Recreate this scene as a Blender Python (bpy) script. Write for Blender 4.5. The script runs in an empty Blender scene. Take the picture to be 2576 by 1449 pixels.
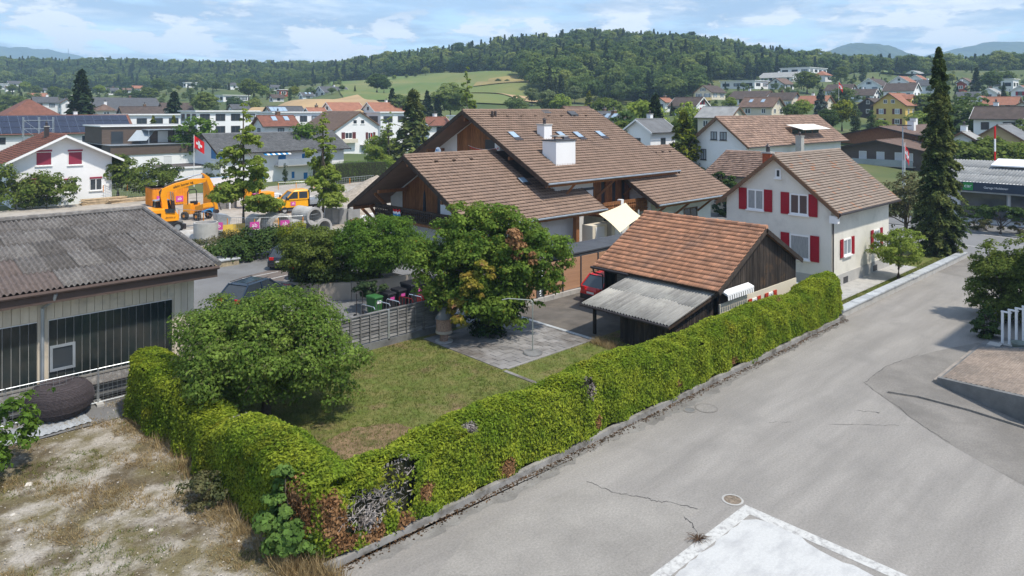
import bpy, bmesh, math, random
import numpy as np
from mathutils import Vector, Matrix
R = math.radians
random.seed(7); rng = np.random.default_rng(7)
S = bpy.context.scene
COL = S.collection
# ------------------------------------------------------------------ camera
# World axes: x = "a" (along the side road, away to the right), y = "b" (away to the left). Camera 11 m up over the origin.
F, CX, HY, CH = 1800.0, 1288.0, 275.0, 11.0          # focal length, horizon etc. in pixels of a 2576 px wide picture
_n = math.hypot(.728, .685); CC, SS = .728 / _n, .685 / _n
cam = bpy.data.objects.new('camera', bpy.data.cameras.new('camera')); COL.objects.link(cam)
cam.location = (0, 0, CH); cam.rotation_euler = (R(90), 0, -math.atan2(SS, CC))
cam.data.sensor_width = 36; cam.data.lens = F / 2576 * 36
cam.data.shift_y = -(724.5 - HY) / 2576
cam.data.clip_start = .5; cam.data.clip_end = 30000
S.camera = cam
# ------------------------------------------------------------------ sky, sun, exposure
SUN_EL, SUN_DIR = R(60), (0.16, -0.987)              # horizontal direction towards the sun
W = bpy.data.worlds.new('World'); S.world = W; W.use_nodes = True
nt = W.node_tree; nd = nt.nodes; nd.clear()
def wn(t, **k):
    n = nd.new(t)
    for a, b in k.items(): setattr(n, a, b)
    return n
out = wn('ShaderNodeOutputWorld'); bg = wn('ShaderNodeBackground'); bg2 = wn('ShaderNodeBackground'); mixs = wn('ShaderNodeMixShader')
sky = wn('ShaderNodeTexSky', sky_type='NISHITA'); sky.sun_disc = False
sky.sun_elevation = SUN_EL; sky.sun_rotation = math.atan2(SUN_DIR[0], SUN_DIR[1]); sky.altitude = 400; sky.air_density = 1.0; sky.dust_density = .6; sky.ozone_density = 2.0
bg.inputs['Strength'].default_value = .118
tc = wn('ShaderNodeTexCoord'); sep = wn('ShaderNodeSeparateXYZ'); nt.links.new(tc.outputs['Generated'], sep.inputs[0])
def wm(op, a, b=None, clamp=False):
    n = wn('ShaderNodeMath', operation=op, use_clamp=clamp)
    for i, v in enumerate((a, b)):
        if v is None: continue
        if isinstance(v, (int, float)): n.inputs[i].default_value = v
        else: nt.links.new(v, n.inputs[i])
    return n.outputs[0]
zc = wm('ADD', wm('MAXIMUM', sep.outputs[2], 0.0), .055)
comb = wn('ShaderNodeCombineXYZ')                                    # a cloud layer overhead: direction / height
nt.links.new(wm('DIVIDE', sep.outputs[0], zc), comb.inputs[0]); nt.links.new(wm('DIVIDE', sep.outputs[1], zc), comb.inputs[1])
def wnoise(scale, detail, rough, off):
    mp = wn('ShaderNodeMapping'); mp.inputs['Location'].default_value = off
    nt.links.new(comb.outputs[0], mp.inputs[0])
    n = wn('ShaderNodeTexNoise'); n.inputs['Scale'].default_value = scale; n.inputs['Detail'].default_value = detail; n.inputs['Roughness'].default_value = rough
    nt.links.new(mp.outputs[0], n.inputs['Vector']); return n.outputs['Fac']
def wramp(v, a, b, lo=0., hi=1.):
    n = wn('ShaderNodeMapRange'); n.clamp = True; n.interpolation_type = 'SMOOTHSTEP'
    for i, x in enumerate((a, b, lo, hi)): n.inputs[i + 1].default_value = x
    nt.links.new(v, n.inputs[0]); return n.outputs[0]
n1 = wnoise(.62, 9, .6, (3.1, 1.7, 0)); n2 = wnoise(.23, 4, .5, (9.2, 4.0, 0)); n3 = wnoise(1.1, 9, .65, (0, 7, 2))
# low cumulus towards the horizon: noise in direction space
mp = wn('ShaderNodeMapping'); mp.inputs['Scale'].default_value = (1, 1, 3.0); nt.links.new(tc.outputs['Generated'], mp.inputs[0])
nc = wn('ShaderNodeTexNoise'); nc.inputs['Scale'].default_value = 9; nc.inputs['Detail'].default_value = 9; nc.inputs['Roughness'].default_value = .62
nt.links.new(mp.outputs[0], nc.inputs['Vector'])
cum = wm('MULTIPLY', wramp(nc.outputs['Fac'], .475, .55), wm('MULTIPLY', wramp(sep.outputs[2], .02, .05), wramp(sep.outputs[2], .16, .10)))
veil = wm('MULTIPLY', wramp(n1, .39, .55), wramp(n2, .27, .47))
mask = wm('MINIMUM', wm('ADD', wm('MULTIPLY', veil, .8), wm('MULTIPLY', cum, .9)), .95)
shade = wn('ShaderNodeMix', data_type='RGBA'); nt.links.new(wm('ADD', wramp(n3, .42, .70), wm('MULTIPLY', cum, 1.0), True), shade.inputs[0])
shade.inputs[6].default_value = (.34, .46, .64, 1); shade.inputs[7].default_value = (.95, .97, 1.0, 1)
nt.links.new(shade.outputs[2], bg2.inputs['Color']); bg2.inputs['Strength'].default_value = .66
nt.links.new(sky.outputs[0], bg.inputs['Color'])
nt.links.new(mask, mixs.inputs[0]); nt.links.new(bg.outputs[0], mixs.inputs[1]); nt.links.new(bg2.outputs[0], mixs.inputs[2]); nt.links.new(mixs.outputs[0], out.inputs['Surface'])
sl = bpy.data.lights.new('sun', 'SUN'); sl.energy = 2.55; sl.angle = R(2.5); sl.color = (1, .93, .82)
sun = bpy.data.objects.new('sun', sl); COL.objects.link(sun); sun.location = (0, -40, 80)
_d = Vector((SUN_DIR[0] * math.cos(SUN_EL), SUN_DIR[1] * math.cos(SUN_EL), math.sin(SUN_EL)))
sun.rotation_euler = (-_d).to_track_quat('-Z', 'Y').to_euler()
S.view_settings.view_transform = 'Standard'; S.view_settings.look = 'None'; S.view_settings.gamma = 1; S.view_settings.use_curve_mapping = False
S.view_settings.exposure = .95
S.render.engine = 'CYCLES'; S.cycles.max_bounces = 6; S.cycles.diffuse_bounces = 4; S.cycles.transparent_max_bounces = 8; S.cycles.volume_bounces = 1
# ------------------------------------------------------------------ pixel -> place helpers
def g(x, y, z=0.):                 # point at height z seen at pixel x, y
    Y = F * (CH - z) / (y - HY); X = (x - CX) / F * Y
    return Vector((CC * X + SS * Y, -SS * X + CC * Y, z))
def pa(x, y, a):                   # point on the wall plane a = const
    u = (x - CX) / F; b = a * (-SS * u + CC) / (CC * u + SS); Y = SS * a + CC * b
    return Vector((a, b, CH - (y - HY) * Y / F))
def pb(x, y, b):
    u = (x - CX) / F; a = b * (CC * u + SS) / (-SS * u + CC); Y = SS * a + CC * b
    return Vector((a, b, CH - (y - HY) * Y / F))
def cw(X, Y, z=0.): return Vector((CC * X + SS * Y, -SS * X + CC * Y, z))       # camera-frame ground coords -> world
# ------------------------------------------------------------------ materials
MATS = {}
def P(name, col, rough=.75, var=.12, scale=2.5, col2=None, bump=0., bscale=18., island=0., metal=0., spec=.3, alpha=1., transl=0., course=0., detail=6, ramp=(.35, .65), dirt=None, stretch=None, odd=None, speck=0., objvar=0.):
    if name in MATS: return MATS[name]
    m = bpy.data.materials.new(name); m.use_nodes = True; t = m.node_tree; N = t.nodes; L = t.links
    b = N['Principled BSDF']; MATS[name] = m
    b.inputs['Roughness'].default_value = rough; b.inputs['Metallic'].default_value = metal; b.inputs['Specular IOR Level'].default_value = spec
    geo = N.new('ShaderNodeNewGeometry'); pos = geo.outputs['Position']
    if stretch:
        mp = N.new('ShaderNodeMapping'); mp.inputs['Scale'].default_value = stretch; L.new(pos, mp.inputs[0]); pos = mp.outputs[0]
    nz = N.new('ShaderNodeTexNoise'); nz.inputs['Scale'].default_value = scale; nz.inputs['Detail'].default_value = detail; nz.inputs['Roughness'].default_value = .6
    L.new(pos, nz.inputs['Vector'])
    mr = N.new('ShaderNodeMapRange'); mr.inputs[1].default_value = ramp[0]; mr.inputs[2].default_value = ramp[1]; L.new(nz.outputs['Fac'], mr.inputs[0])
    mx = N.new('ShaderNodeMix'); mx.data_type = 'RGBA'; L.new(mr.outputs[0], mx.inputs[0])
    c1 = col if col2 else tuple(c * (1 - var) for c in col); c2 = col2 or tuple(min(1, c * (1 + var)) for c in col)
    mx.inputs[6].default_value = (*c1, 1); mx.inputs[7].default_value = (*c2, 1)
    c = mx.outputs[2]
    if dirt:                                    # (colour, scale, lo, hi)
        n2 = N.new('ShaderNodeTexNoise'); n2.inputs['Scale'].default_value = dirt[1]; n2.inputs['Detail'].default_value = 8; n2.inputs['Roughness'].default_value = .65; L.new(geo.outputs['Position'], n2.inputs['Vector'])
        r2 = N.new('ShaderNodeMapRange'); r2.inputs[1].default_value = dirt[2]; r2.inputs[2].default_value = dirt[3]; L.new(n2.outputs['Fac'], r2.inputs[0])
        x2 = N.new('ShaderNodeMix'); x2.data_type = 'RGBA'; L.new(r2.outputs[0], x2.inputs[0]); L.new(c, x2.inputs[6]); x2.inputs[7].default_value = (*dirt[0], 1); c = x2.outputs[2]
    if objvar:                                  # each tree its own tone
        oj = N.new('ShaderNodeObjectInfo'); r5 = N.new('ShaderNodeMapRange'); r5.inputs[3].default_value = 1 - objvar; r5.inputs[4].default_value = 1 + objvar; L.new(oj.outputs['Random'], r5.inputs[0])
        r6 = N.new('ShaderNodeMapRange'); r6.inputs[3].default_value = .515; r6.inputs[4].default_value = .475; L.new(oj.outputs['Random'], r6.inputs[0])
        h5 = N.new('ShaderNodeHueSaturation'); L.new(r5.outputs[0], h5.inputs['Value']); L.new(r6.outputs[0], h5.inputs['Hue']); L.new(c, h5.inputs['Color']); c = h5.outputs[0]
    if speck:                                   # fine grain
        n4 = N.new('ShaderNodeTexNoise'); n4.inputs['Scale'].default_value = 16; n4.inputs['Detail'].default_value = 6; n4.inputs['Roughness'].default_value = .8; L.new(geo.outputs['Position'], n4.inputs['Vector'])
        r4 = N.new('ShaderNodeMapRange'); r4.inputs[1].default_value = .3; r4.inputs[2].default_value = .7; r4.inputs[3].default_value = 1 - speck; r4.inputs[4].default_value = 1 + speck; L.new(n4.outputs['Fac'], r4.inputs[0])
        h4 = N.new('ShaderNodeHueSaturation'); L.new(r4.outputs[0], h4.inputs['Value']); L.new(c, h4.inputs['Color']); c = h4.outputs[0]
    if island or odd:
        oi = N.new('ShaderNodeObjectInfo'); ad = N.new('ShaderNodeMath'); ad.operation = 'ADD'; L.new(geo.outputs['Random Per Island'], ad.inputs[0]); L.new(oi.outputs['Random'], ad.inputs[1])
        fr = N.new('ShaderNodeMath'); fr.operation = 'FRACT'; L.new(ad.outputs[0], fr.inputs[0])
    if odd:                                     # a few pieces of another colour: (colour, share)
        gt = N.new('ShaderNodeMath'); gt.operation = 'LESS_THAN'; gt.inputs[1].default_value = odd[1]; L.new(fr.outputs[0], gt.inputs[0])
        x3 = N.new('ShaderNodeMix'); x3.data_type = 'RGBA'; L.new(gt.outputs[0], x3.inputs[0]); L.new(c, x3.inputs[6]); x3.inputs[7].default_value = (*odd[0], 1); c = x3.outputs[2]
    if island:
        m2 = N.new('ShaderNodeMapRange'); m2.inputs[3].default_value = 1 - island; m2.inputs[4].default_value = 1 + island; L.new(fr.outputs[0], m2.inputs[0])
        hs = N.new('ShaderNodeHueSaturation'); L.new(m2.outputs[0], hs.inputs['Value']); L.new(c, hs.inputs['Color']); c = hs.outputs[0]
    L.new(c, b.inputs['Base Color'])
    h = None
    if bump:
        nb = N.new('ShaderNodeTexNoise'); nb.inputs['Scale'].default_value = bscale; nb.inputs['Detail'].default_value = 5; L.new(geo.outputs['Position'], nb.inputs['Vector']); h = nb.outputs['Fac']
    if course:                                  # relief of far tile courses
        sx = N.new('ShaderNodeSeparateXYZ'); L.new(geo.outputs['Position'], sx.inputs[0])
        dv = N.new('ShaderNodeMath'); dv.operation = 'DIVIDE'; dv.inputs[1].default_value = course; L.new(sx.outputs[2], dv.inputs[0])
        fc = N.new('ShaderNodeMath'); fc.operation = 'FRACT'; L.new(dv.outputs[0], fc.inputs[0])
        iv = N.new('ShaderNodeMath'); iv.operation = 'SUBTRACT'; iv.inputs[0].default_value = 1; L.new(fc.outputs[0], iv.inputs[1]); h = iv.outputs[0]; bump = bump or .5
    if h is not None:
        bp = N.new('ShaderNodeBump'); bp.inputs['Strength'].default_value = bump; bp.inputs['Distance'].default_value = .05; L.new(h, bp.inputs['Height']); L.new(bp.outputs[0], b.inputs['Normal'])
    if transl:
        tr = N.new('ShaderNodeBsdfTranslucent'); L.new(c, tr.inputs['Color']); ms = N.new('ShaderNodeMixShader'); ms.inputs[0].default_value = transl
        o = N['Material Output']; L.new(b.outputs[0], ms.inputs[1]); L.new(tr.outputs[0], ms.inputs[2]); L.new(ms.outputs[0], o.inputs['Surface'])
    if alpha < 1: b.inputs['Alpha'].default_value = alpha
    return m
def leafmat(name, c1, c2, scale=.8, island=.45, transl=.3, odd=None, dirt=None, objvar=0.):
    return P(name, c1, objvar=objvar, rough=.6, col2=c2, scale=scale, island=island, transl=min(.5, transl + .1), spec=.08, odd=odd, ramp=(.38, .62), detail=3, dirt=dirt)
M = dict(
    white=P('white_render', (.70, .70, .70), .85, .05, .6, bump=.15, bscale=30, dirt=((.50, .50, .49), .7, .55, .8)),
    white2=P('bright_white_render', (.80, .80, .80), .85, .03, .5),
    cream=P('cream_render', (.66, .60, .48), .85, .05, .6), yellow=P('yellow_render', (.62, .44, .13), .85, .06, .6), tan=P('tan_render', (.50, .38, .22), .85, .06, .6),
    housewhite=P('old_cream_white_render', (.70, .675, .60), .9, .06, .5, bump=.2, bscale=40, dirt=((.54, .52, .46), .9, .52, .8)),
    plinth=P('grey_plinth', (.42, .41, .39), .9, .1, 1.2, bump=.2),
    glass=P('window_glass', (.035, .045, .055), .08, .1, .5, spec=.8), glass2=P('pale_window_glass', (.30, .34, .38), .12, .1, .5, spec=.8),
    skylight=P('skylight_glass', (.32, .42, .52), .1, .1, .5, spec=.9), curtain=P('net_curtain', (.30, .31, .31), .9, .25, 14, stretch=(6, 6, .2)),
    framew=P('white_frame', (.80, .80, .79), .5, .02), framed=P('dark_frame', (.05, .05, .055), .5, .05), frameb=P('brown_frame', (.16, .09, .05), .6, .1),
    red=P('red_shutter', (.30, .006, .018), .5, .08, 3), redsh=P('dark_red_roller', (.27, .03, .06), .55, .08, 30, stretch=(.1, .1, 1)), blue=P('blue_shutter', (.02, .17, .42), .5, .1, 3),
    brownsh=P('brown_shutter', (.11, .028, .026), .6, .1), greysh=P('grey_shutter', (.24, .29, .34), .6, .1), whitesh=P('pale_roller_blind', (.62, .63, .64), .6, .04, 30, stretch=(.1, .1, 1)), orsh=P('orange_red_shutter', (.45, .05, .025), .6, .1),
    gutter=P('dark_gutter', (.06, .05, .05), .4, .1, metal=.3), zinc=P('zinc', (.42, .46, .50), .4, .12, 2, metal=.6), steel=P('galvanised_steel', (.50, .53, .55), .38, .08, metal=.7), chrome=P('chrome_tube', (.75, .75, .75), .2, .02, metal=1),
    wood=P('chalet_wood', (.25, .105, .040), .7, .35, 3, stretch=(6, 6, .6), island=.2), wooddk=P('dark_chalet_wood', (.052, .033, .022), .75, .3, 3, island=.15),
    barnwood=P('weathered_black_planks', (.04, .031, .025), .9, .5, 2, stretch=(9, 9, .7), island=.45, dirt=((.12, .065, .03), 1.1, .54, .8)),
    concrete=P('concrete', (.42, .41, .385), .9, .14, 1.2, bump=.2, bscale=25, dirt=((.20, .20, .19), 1.2, .52, .75)), darkconc=P('stained_concrete', (.17, .17, .165), .9, .3, 1.0, bump=.25, bscale=20),
    beige=P('beige_concrete', (.40, .35, .29), .9, .08, 1.0), stone=P('stone_coping', (.40, .42, .43), .8, .14, 3, island=.14, bump=.2),
    rubber=P('tyre', (.02, .02, .021), .85, .2), rim=P('wheel_rim', (.55, .56, .58), .35, .05, metal=.7),
    orange=P('machine_orange', (.85, .33, .01), .42, .05, 1.5), orangec=P('container_orange', (.75, .27, .012), .55, .1, 1.5), black=P('black_plastic', (.018, .018, .022), .5, .15), blackpaint=P('black_car_paint', (.012, .014, .02), .12, .05, spec=.7), bluepaint=P('dark_blue_car_paint', (.02, .035, .06), .12, .05, spec=.7), redpaint=P('red_car_paint', (.55, .012, .016), .15, .03, spec=.6), silver=P('silver_car_paint', (.55, .58, .62), .2, .04, spec=.6, metal=.4),
    yellowpaint=P('yellow_van_paint', (.82, .38, .012), .25, .03, spec=.5), tail=P('tail_light', (.55, .01, .012), .2, .05, spec=.6), head=P('head_light', (.75, .78, .8), .1, .03, spec=.8), plate=P('number_plate', (.8, .8, .78), .5, .02), bluep=P('blue_plastic', (.03, .25, .55), .5, .05), greenp=P('green_bin_plastic', (.035, .13, .035), .5, .1), pink=P('pink_sticker', (.60, .08, .34), .5, .03), redp=P('red_plastic', (.6, .02, .015), .4, .05), signw=P('sign_white', (.85, .85, .85), .5, .02),
    iron=P('rusty_brown_steel', (.22, .10, .06), .8, .3), pvblue=P('solar_panel', (.022, .026, .05), .15, .15, 1, spec=.8), grav=P('gravel_heap', (.36, .31, .25), .95, .25, 3, bump=.6, bscale=9), lumber=P('pale_lumber', (.50, .38, .24), .8, .2, 3, island=.2),
    bark=P('bark', (.10, .08, .06), .9, .35, 6, bump=.5, bscale=22), deadtwig=P('dead_grey_twigs', (.36, .33, .31), .9, .25, 4),
    fabric=P('cream_sail_cloth', (.78, .68, .47), .85, .03), awnw=P('white_awning_cloth', (.80, .76, .68), .8, .03), flagred=P('red_flag_cloth', (.60, .012, .015), .8, .05), flagw=P('white_flag_cloth', (.82, .82, .82), .8, .03), umb=P('folded_parasol_cloth', (.035, .04, .05), .9, .2),
    dkroof=P('dark_grey_roofing', (.075, .08, .088), .6, .15, 1.5), brick=P('orange_brick', (.33, .075, .028), .85, .2, 5, bump=.3),
    fencewood=P('grey_fence_wood', (.17, .165, .16), .9, .35, 2.5, stretch=(.8, .8, 7), island=.3), screen=P('tan_screen_board', (.43, .25, .15), .7, .07, 2, stretch=(.4, .4, 6), island=.05), anthr=P('anthracite_metal', (.06, .065, .072), .45, .08),
)
ROOFS = dict(
    brown=P('brown_tiles', (.25, .172, .128), .8, .08, 1.3, island=.12, dirt=((.19, .138, .11), .55, .5, .9)),
    brownfar=P('brown_tiles_far', (.15, .098, .075), .85, .2, 1.0, course=.16, bump=.6), darkbrown=P('dark_brown_tiles_far', (.085, .064, .054), .85, .2, 1.0, course=.16, bump=.6),
    house=P('old_brown_plain_tiles', (.30, .24, .195), .85, .07, 1.5, island=.13, odd=((.44, .22, .13), .035), dirt=((.24, .185, .15), .7, .5, .9)),
    salmon=P('salmon_tiles', (.30, .20, .15), .82, .16, 1.4, island=.28), barn=P('red_clay_barn_tiles', (.41, .205, .12), .85, .16, 1.8, island=.22, dirt=((.22, .14, .105), .8, .48, .8)),
    orangefar=P('orange_tiles_far', (.30, .135, .085), .85, .15, 1.0, course=.16, bump=.5), greyfar=P('grey_tiles_far', (.085, .088, .094), .8, .15, 1.0, course=.16, bump=.5), grey=P('grey_tiles', (.15, .155, .16), .8, .15, 1.2, island=.15),
    redbrown=P('red_brown_tiles', (.20, .085, .058), .85, .2, 1.3, island=.25), paleg=P('pale_grey_sheet_far', (.30, .30, .29), .85, .15, .8), flat=P('gravel_flat_roof', (.36, .36, .35), .9, .12, 1), dkflat=P('brown_flat_roof', (.10, .085, .075), .9, .2, 1),
)
# ------------------------------------------------------------------ objects
def tag(o, label=None, cat=None, group=None, kind=None):
    for k, v in (('label', label), ('category', cat), ('group', group), ('kind', kind)):
        if v: o[k] = v
    return o
def thing(name, label, cat, loc=(0, 0, 0), rotz=0., group=None, scale=1.):
    o = bpy.data.objects.new(name, None); COL.objects.link(o); o.location = loc; o.rotation_euler = (0, 0, rotz); o.empty_display_size = .3
    if scale != 1.: o.scale = (scale,) * 3 if isinstance(scale, (int, float)) else scale
    return tag(o, label, cat, group)
def link(me, name, mat, parent=None):
    if mat and not me.materials: me.materials.append(mat)
    o = bpy.data.objects.new(name, me); COL.objects.link(o); o.parent = parent
    return o
def wloc(o):
    v = Vector((0, 0, 0))
    while o: v += o.location; o = o.parent
    return v
class MB:
    def __init__(s): s.v = []; s.f = []
    def add(s, vs, fs):
        k = len(s.v); s.v += [tuple(v) for v in vs]; s.f += [tuple(i + k for i in f) for f in fs]; return s
    def box(s, a, b, bev=0.):
        x0, y0, z0 = (min(a[i], b[i]) for i in range(3)); x1, y1, z1 = (max(a[i], b[i]) for i in range(3))
        return s.add([(x0, y0, z0), (x1, y0, z0), (x1, y1, z0), (x0, y1, z0), (x0, y0, z1), (x1, y0, z1), (x1, y1, z1), (x0, y1, z1)],
                     [(0, 3, 2, 1), (4, 5, 6, 7), (0, 1, 5, 4), (1, 2, 6, 5), (2, 3, 7, 6), (3, 0, 4, 7)])
    def quad(s, *p): return s.add(p, [tuple(range(len(p)))])
    def slab(s, pts, t):              # thick sheet: polygon pts (3-D), extruded by vector t
        n = len(pts); pts = [Vector(p) for p in pts]; t = Vector(t)
        return s.add(pts + [p + t for p in pts], [tuple(range(n))[::-1], tuple(range(n, 2 * n))] + [(i, (i + 1) % n, n + (i + 1) % n, n + i) for i in range(n)])
    def tube(s, path, r, n=6, cap=True):
        path = [Vector(p) for p in path]; m = len(path); rs = r if isinstance(r, (list, tuple)) else [r] * m
        vs = []; fs = []
        for i, p in enumerate(path):
            d = (path[min(i + 1, m - 1)] - path[max(i - 1, 0)]).normalized()
            q = d.to_track_quat('Z', 'Y')
            for k in range(n):
                t = 2 * math.pi * k / n; vs.append(p + q @ Vector((math.cos(t) * rs[i], math.sin(t) * rs[i], 0)))
        for i in range(m - 1):
            for k in range(n): fs.append((i * n + k, i * n + (k + 1) % n, (i + 1) * n + (k + 1) % n, (i + 1) * n + k))
        if cap: fs += [tuple(range(n))[::-1], tuple(range((m - 1) * n, m * n))]
        return s.add(vs, fs)
    def beam(s, p, q, w, h=None):     # rectangular bar
        p, q = Vector(p), Vector(q); h = h or w; d = (q - p).normalized()
        u = d.cross(Vector((0, 0, 1))); u = u.normalized() if u.length > 1e-3 else Vector((1, 0, 0)); v = u.cross(d)
        c = [u * (w / 2) + v * (h / 2), u * (-w / 2) + v * (h / 2), u * (-w / 2) - v * (h / 2), u * (w / 2) - v * (h / 2)]
        return s.add([p + k for k in c] + [q + k for k in c], [(3, 2, 1, 0), (4, 5, 6, 7), (0, 1, 5, 4), (1, 2, 6, 5), (2, 3, 7, 6), (3, 0, 4, 7)])
    def lathe(s, c, prof, n=20):      # prof: (radius, z)
        c = Vector(c); vs = []; fs = []
        for r, z in prof:
            for k in range(n): t = 2 * math.pi * k / n; vs.append(c + Vector((r * math.cos(t), r * math.sin(t), z)))
        for i in range(len(prof) - 1):
            for k in range(n): fs.append((i * n + k, i * n + (k + 1) % n, (i + 1) * n + (k + 1) % n, (i + 1) * n + k))
        return s.add(vs, fs)
    def loft(s, secs, caps=True):     # list of equally long rings
        n = len(secs[0]); vs = [v for r in secs for v in r]; fs = []
        for i in range(len(secs) - 1):
            for k in range(n): fs.append((i * n + k, i * n + (k + 1) % n, (i + 1) * n + (k + 1) % n, (i + 1) * n + k))
        if caps: fs += [tuple(range(n))[::-1], tuple(range((len(secs) - 1) * n, len(secs) * n))]
        return s.add(vs, fs)
    def mesh(s, name, mat, off=None, smooth=False):
        me = bpy.data.meshes.new(name)
        v = s.v if off is None else [(a - off[0], b - off[1], c - off[2]) for a, b, c in s.v]
        me.from_pydata(v, [], s.f); me.materials.append(mat)
        bm = bmesh.new(); bm.from_mesh(me); bmesh.ops.recalc_face_normals(bm, faces=bm.faces); bm.to_mesh(me); bm.free()
        if smooth: me.polygons.foreach_set('use_smooth', [True] * len(me.polygons))
        return me
    def build(s, name, mat, parent=None, local=False, bev=0., smooth=False):
        off = None if (local or parent is None) else wloc(parent)
        me = s.mesh(name, mat, off, smooth)
        if bev:
            bm = bmesh.new(); bm.from_mesh(me)
            bmesh.ops.bevel(bm, geom=[e for e in bm.edges if len(e.link_faces) == 2 and e.calc_face_angle(0) > .5], offset=bev, segments=2, affect='EDGES', profile=.5); bm.to_mesh(me); bm.free()
        return link(me, name, mat, parent)
def box(name, a, b, mat, parent=None, **k): return MB().box(a, b).build(name, mat, parent, **k)
def copy_obj(o, parent=None, mat4=None, name=None):
    c = o.copy(); COL.objects.link(c); c.parent = parent
    if mat4 is not None: c.matrix_local = mat4
    return c
def text_mesh(txt, size, mat, depth=.01):
    cu = bpy.data.curves.new('lettering', 'FONT'); cu.body = txt; cu.size = size; cu.align_x = 'CENTER'; cu.align_y = 'CENTER'; cu.extrude = depth; cu.resolution_u = 3
    o = bpy.data.objects.new('lettering_source', cu); COL.objects.link(o); bpy.context.view_layer.update()
    me = bpy.data.meshes.new_from_object(o.evaluated_get(bpy.context.evaluated_depsgraph_get()))
    bpy.data.objects.remove(o); bpy.data.curves.remove(cu); me.materials.clear(); me.materials.append(mat); me.name = 'lettering'; return me
def lettering(txt, size, mat, parent, mat4):
    o = link(text_mesh(txt, size, mat), 'lettering', None, parent); o.matrix_local = mat4; return o
def face_mat(p, xdir, up):            # local frame: x = reading direction, y = up
    x = Vector(xdir).normalized(); y = Vector(up).normalized(); z = x.cross(y).normalized(); y = z.cross(x)
    m = Matrix((x, y, z)).transposed().to_4x4(); m.translation = p; return m
def nmesh(name, V, Fq, mat, smooth=False):     # fast mesh from numpy: V (n,3), Fq (m,k)
    me = bpy.data.meshes.new(name); n, k = Fq.shape
    me.vertices.add(len(V)); me.vertices.foreach_set('co', V.astype(np.float32).ravel())
    me.loops.add(n * k); me.loops.foreach_set('vertex_index', Fq.astype(np.int32).ravel())
    me.polygons.add(n); me.polygons.foreach_set('loop_start', np.arange(0, n * k, k, dtype=np.int32))
    try: me.polygons.foreach_set('loop_total', np.full(n, k, dtype=np.int32))
    except Exception: pass
    if smooth: me.polygons.foreach_set('use_smooth', np.ones(n, dtype=bool))
    me.update(calc_edges=True)
    if mat: me.materials.append(mat)
    return me
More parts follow.
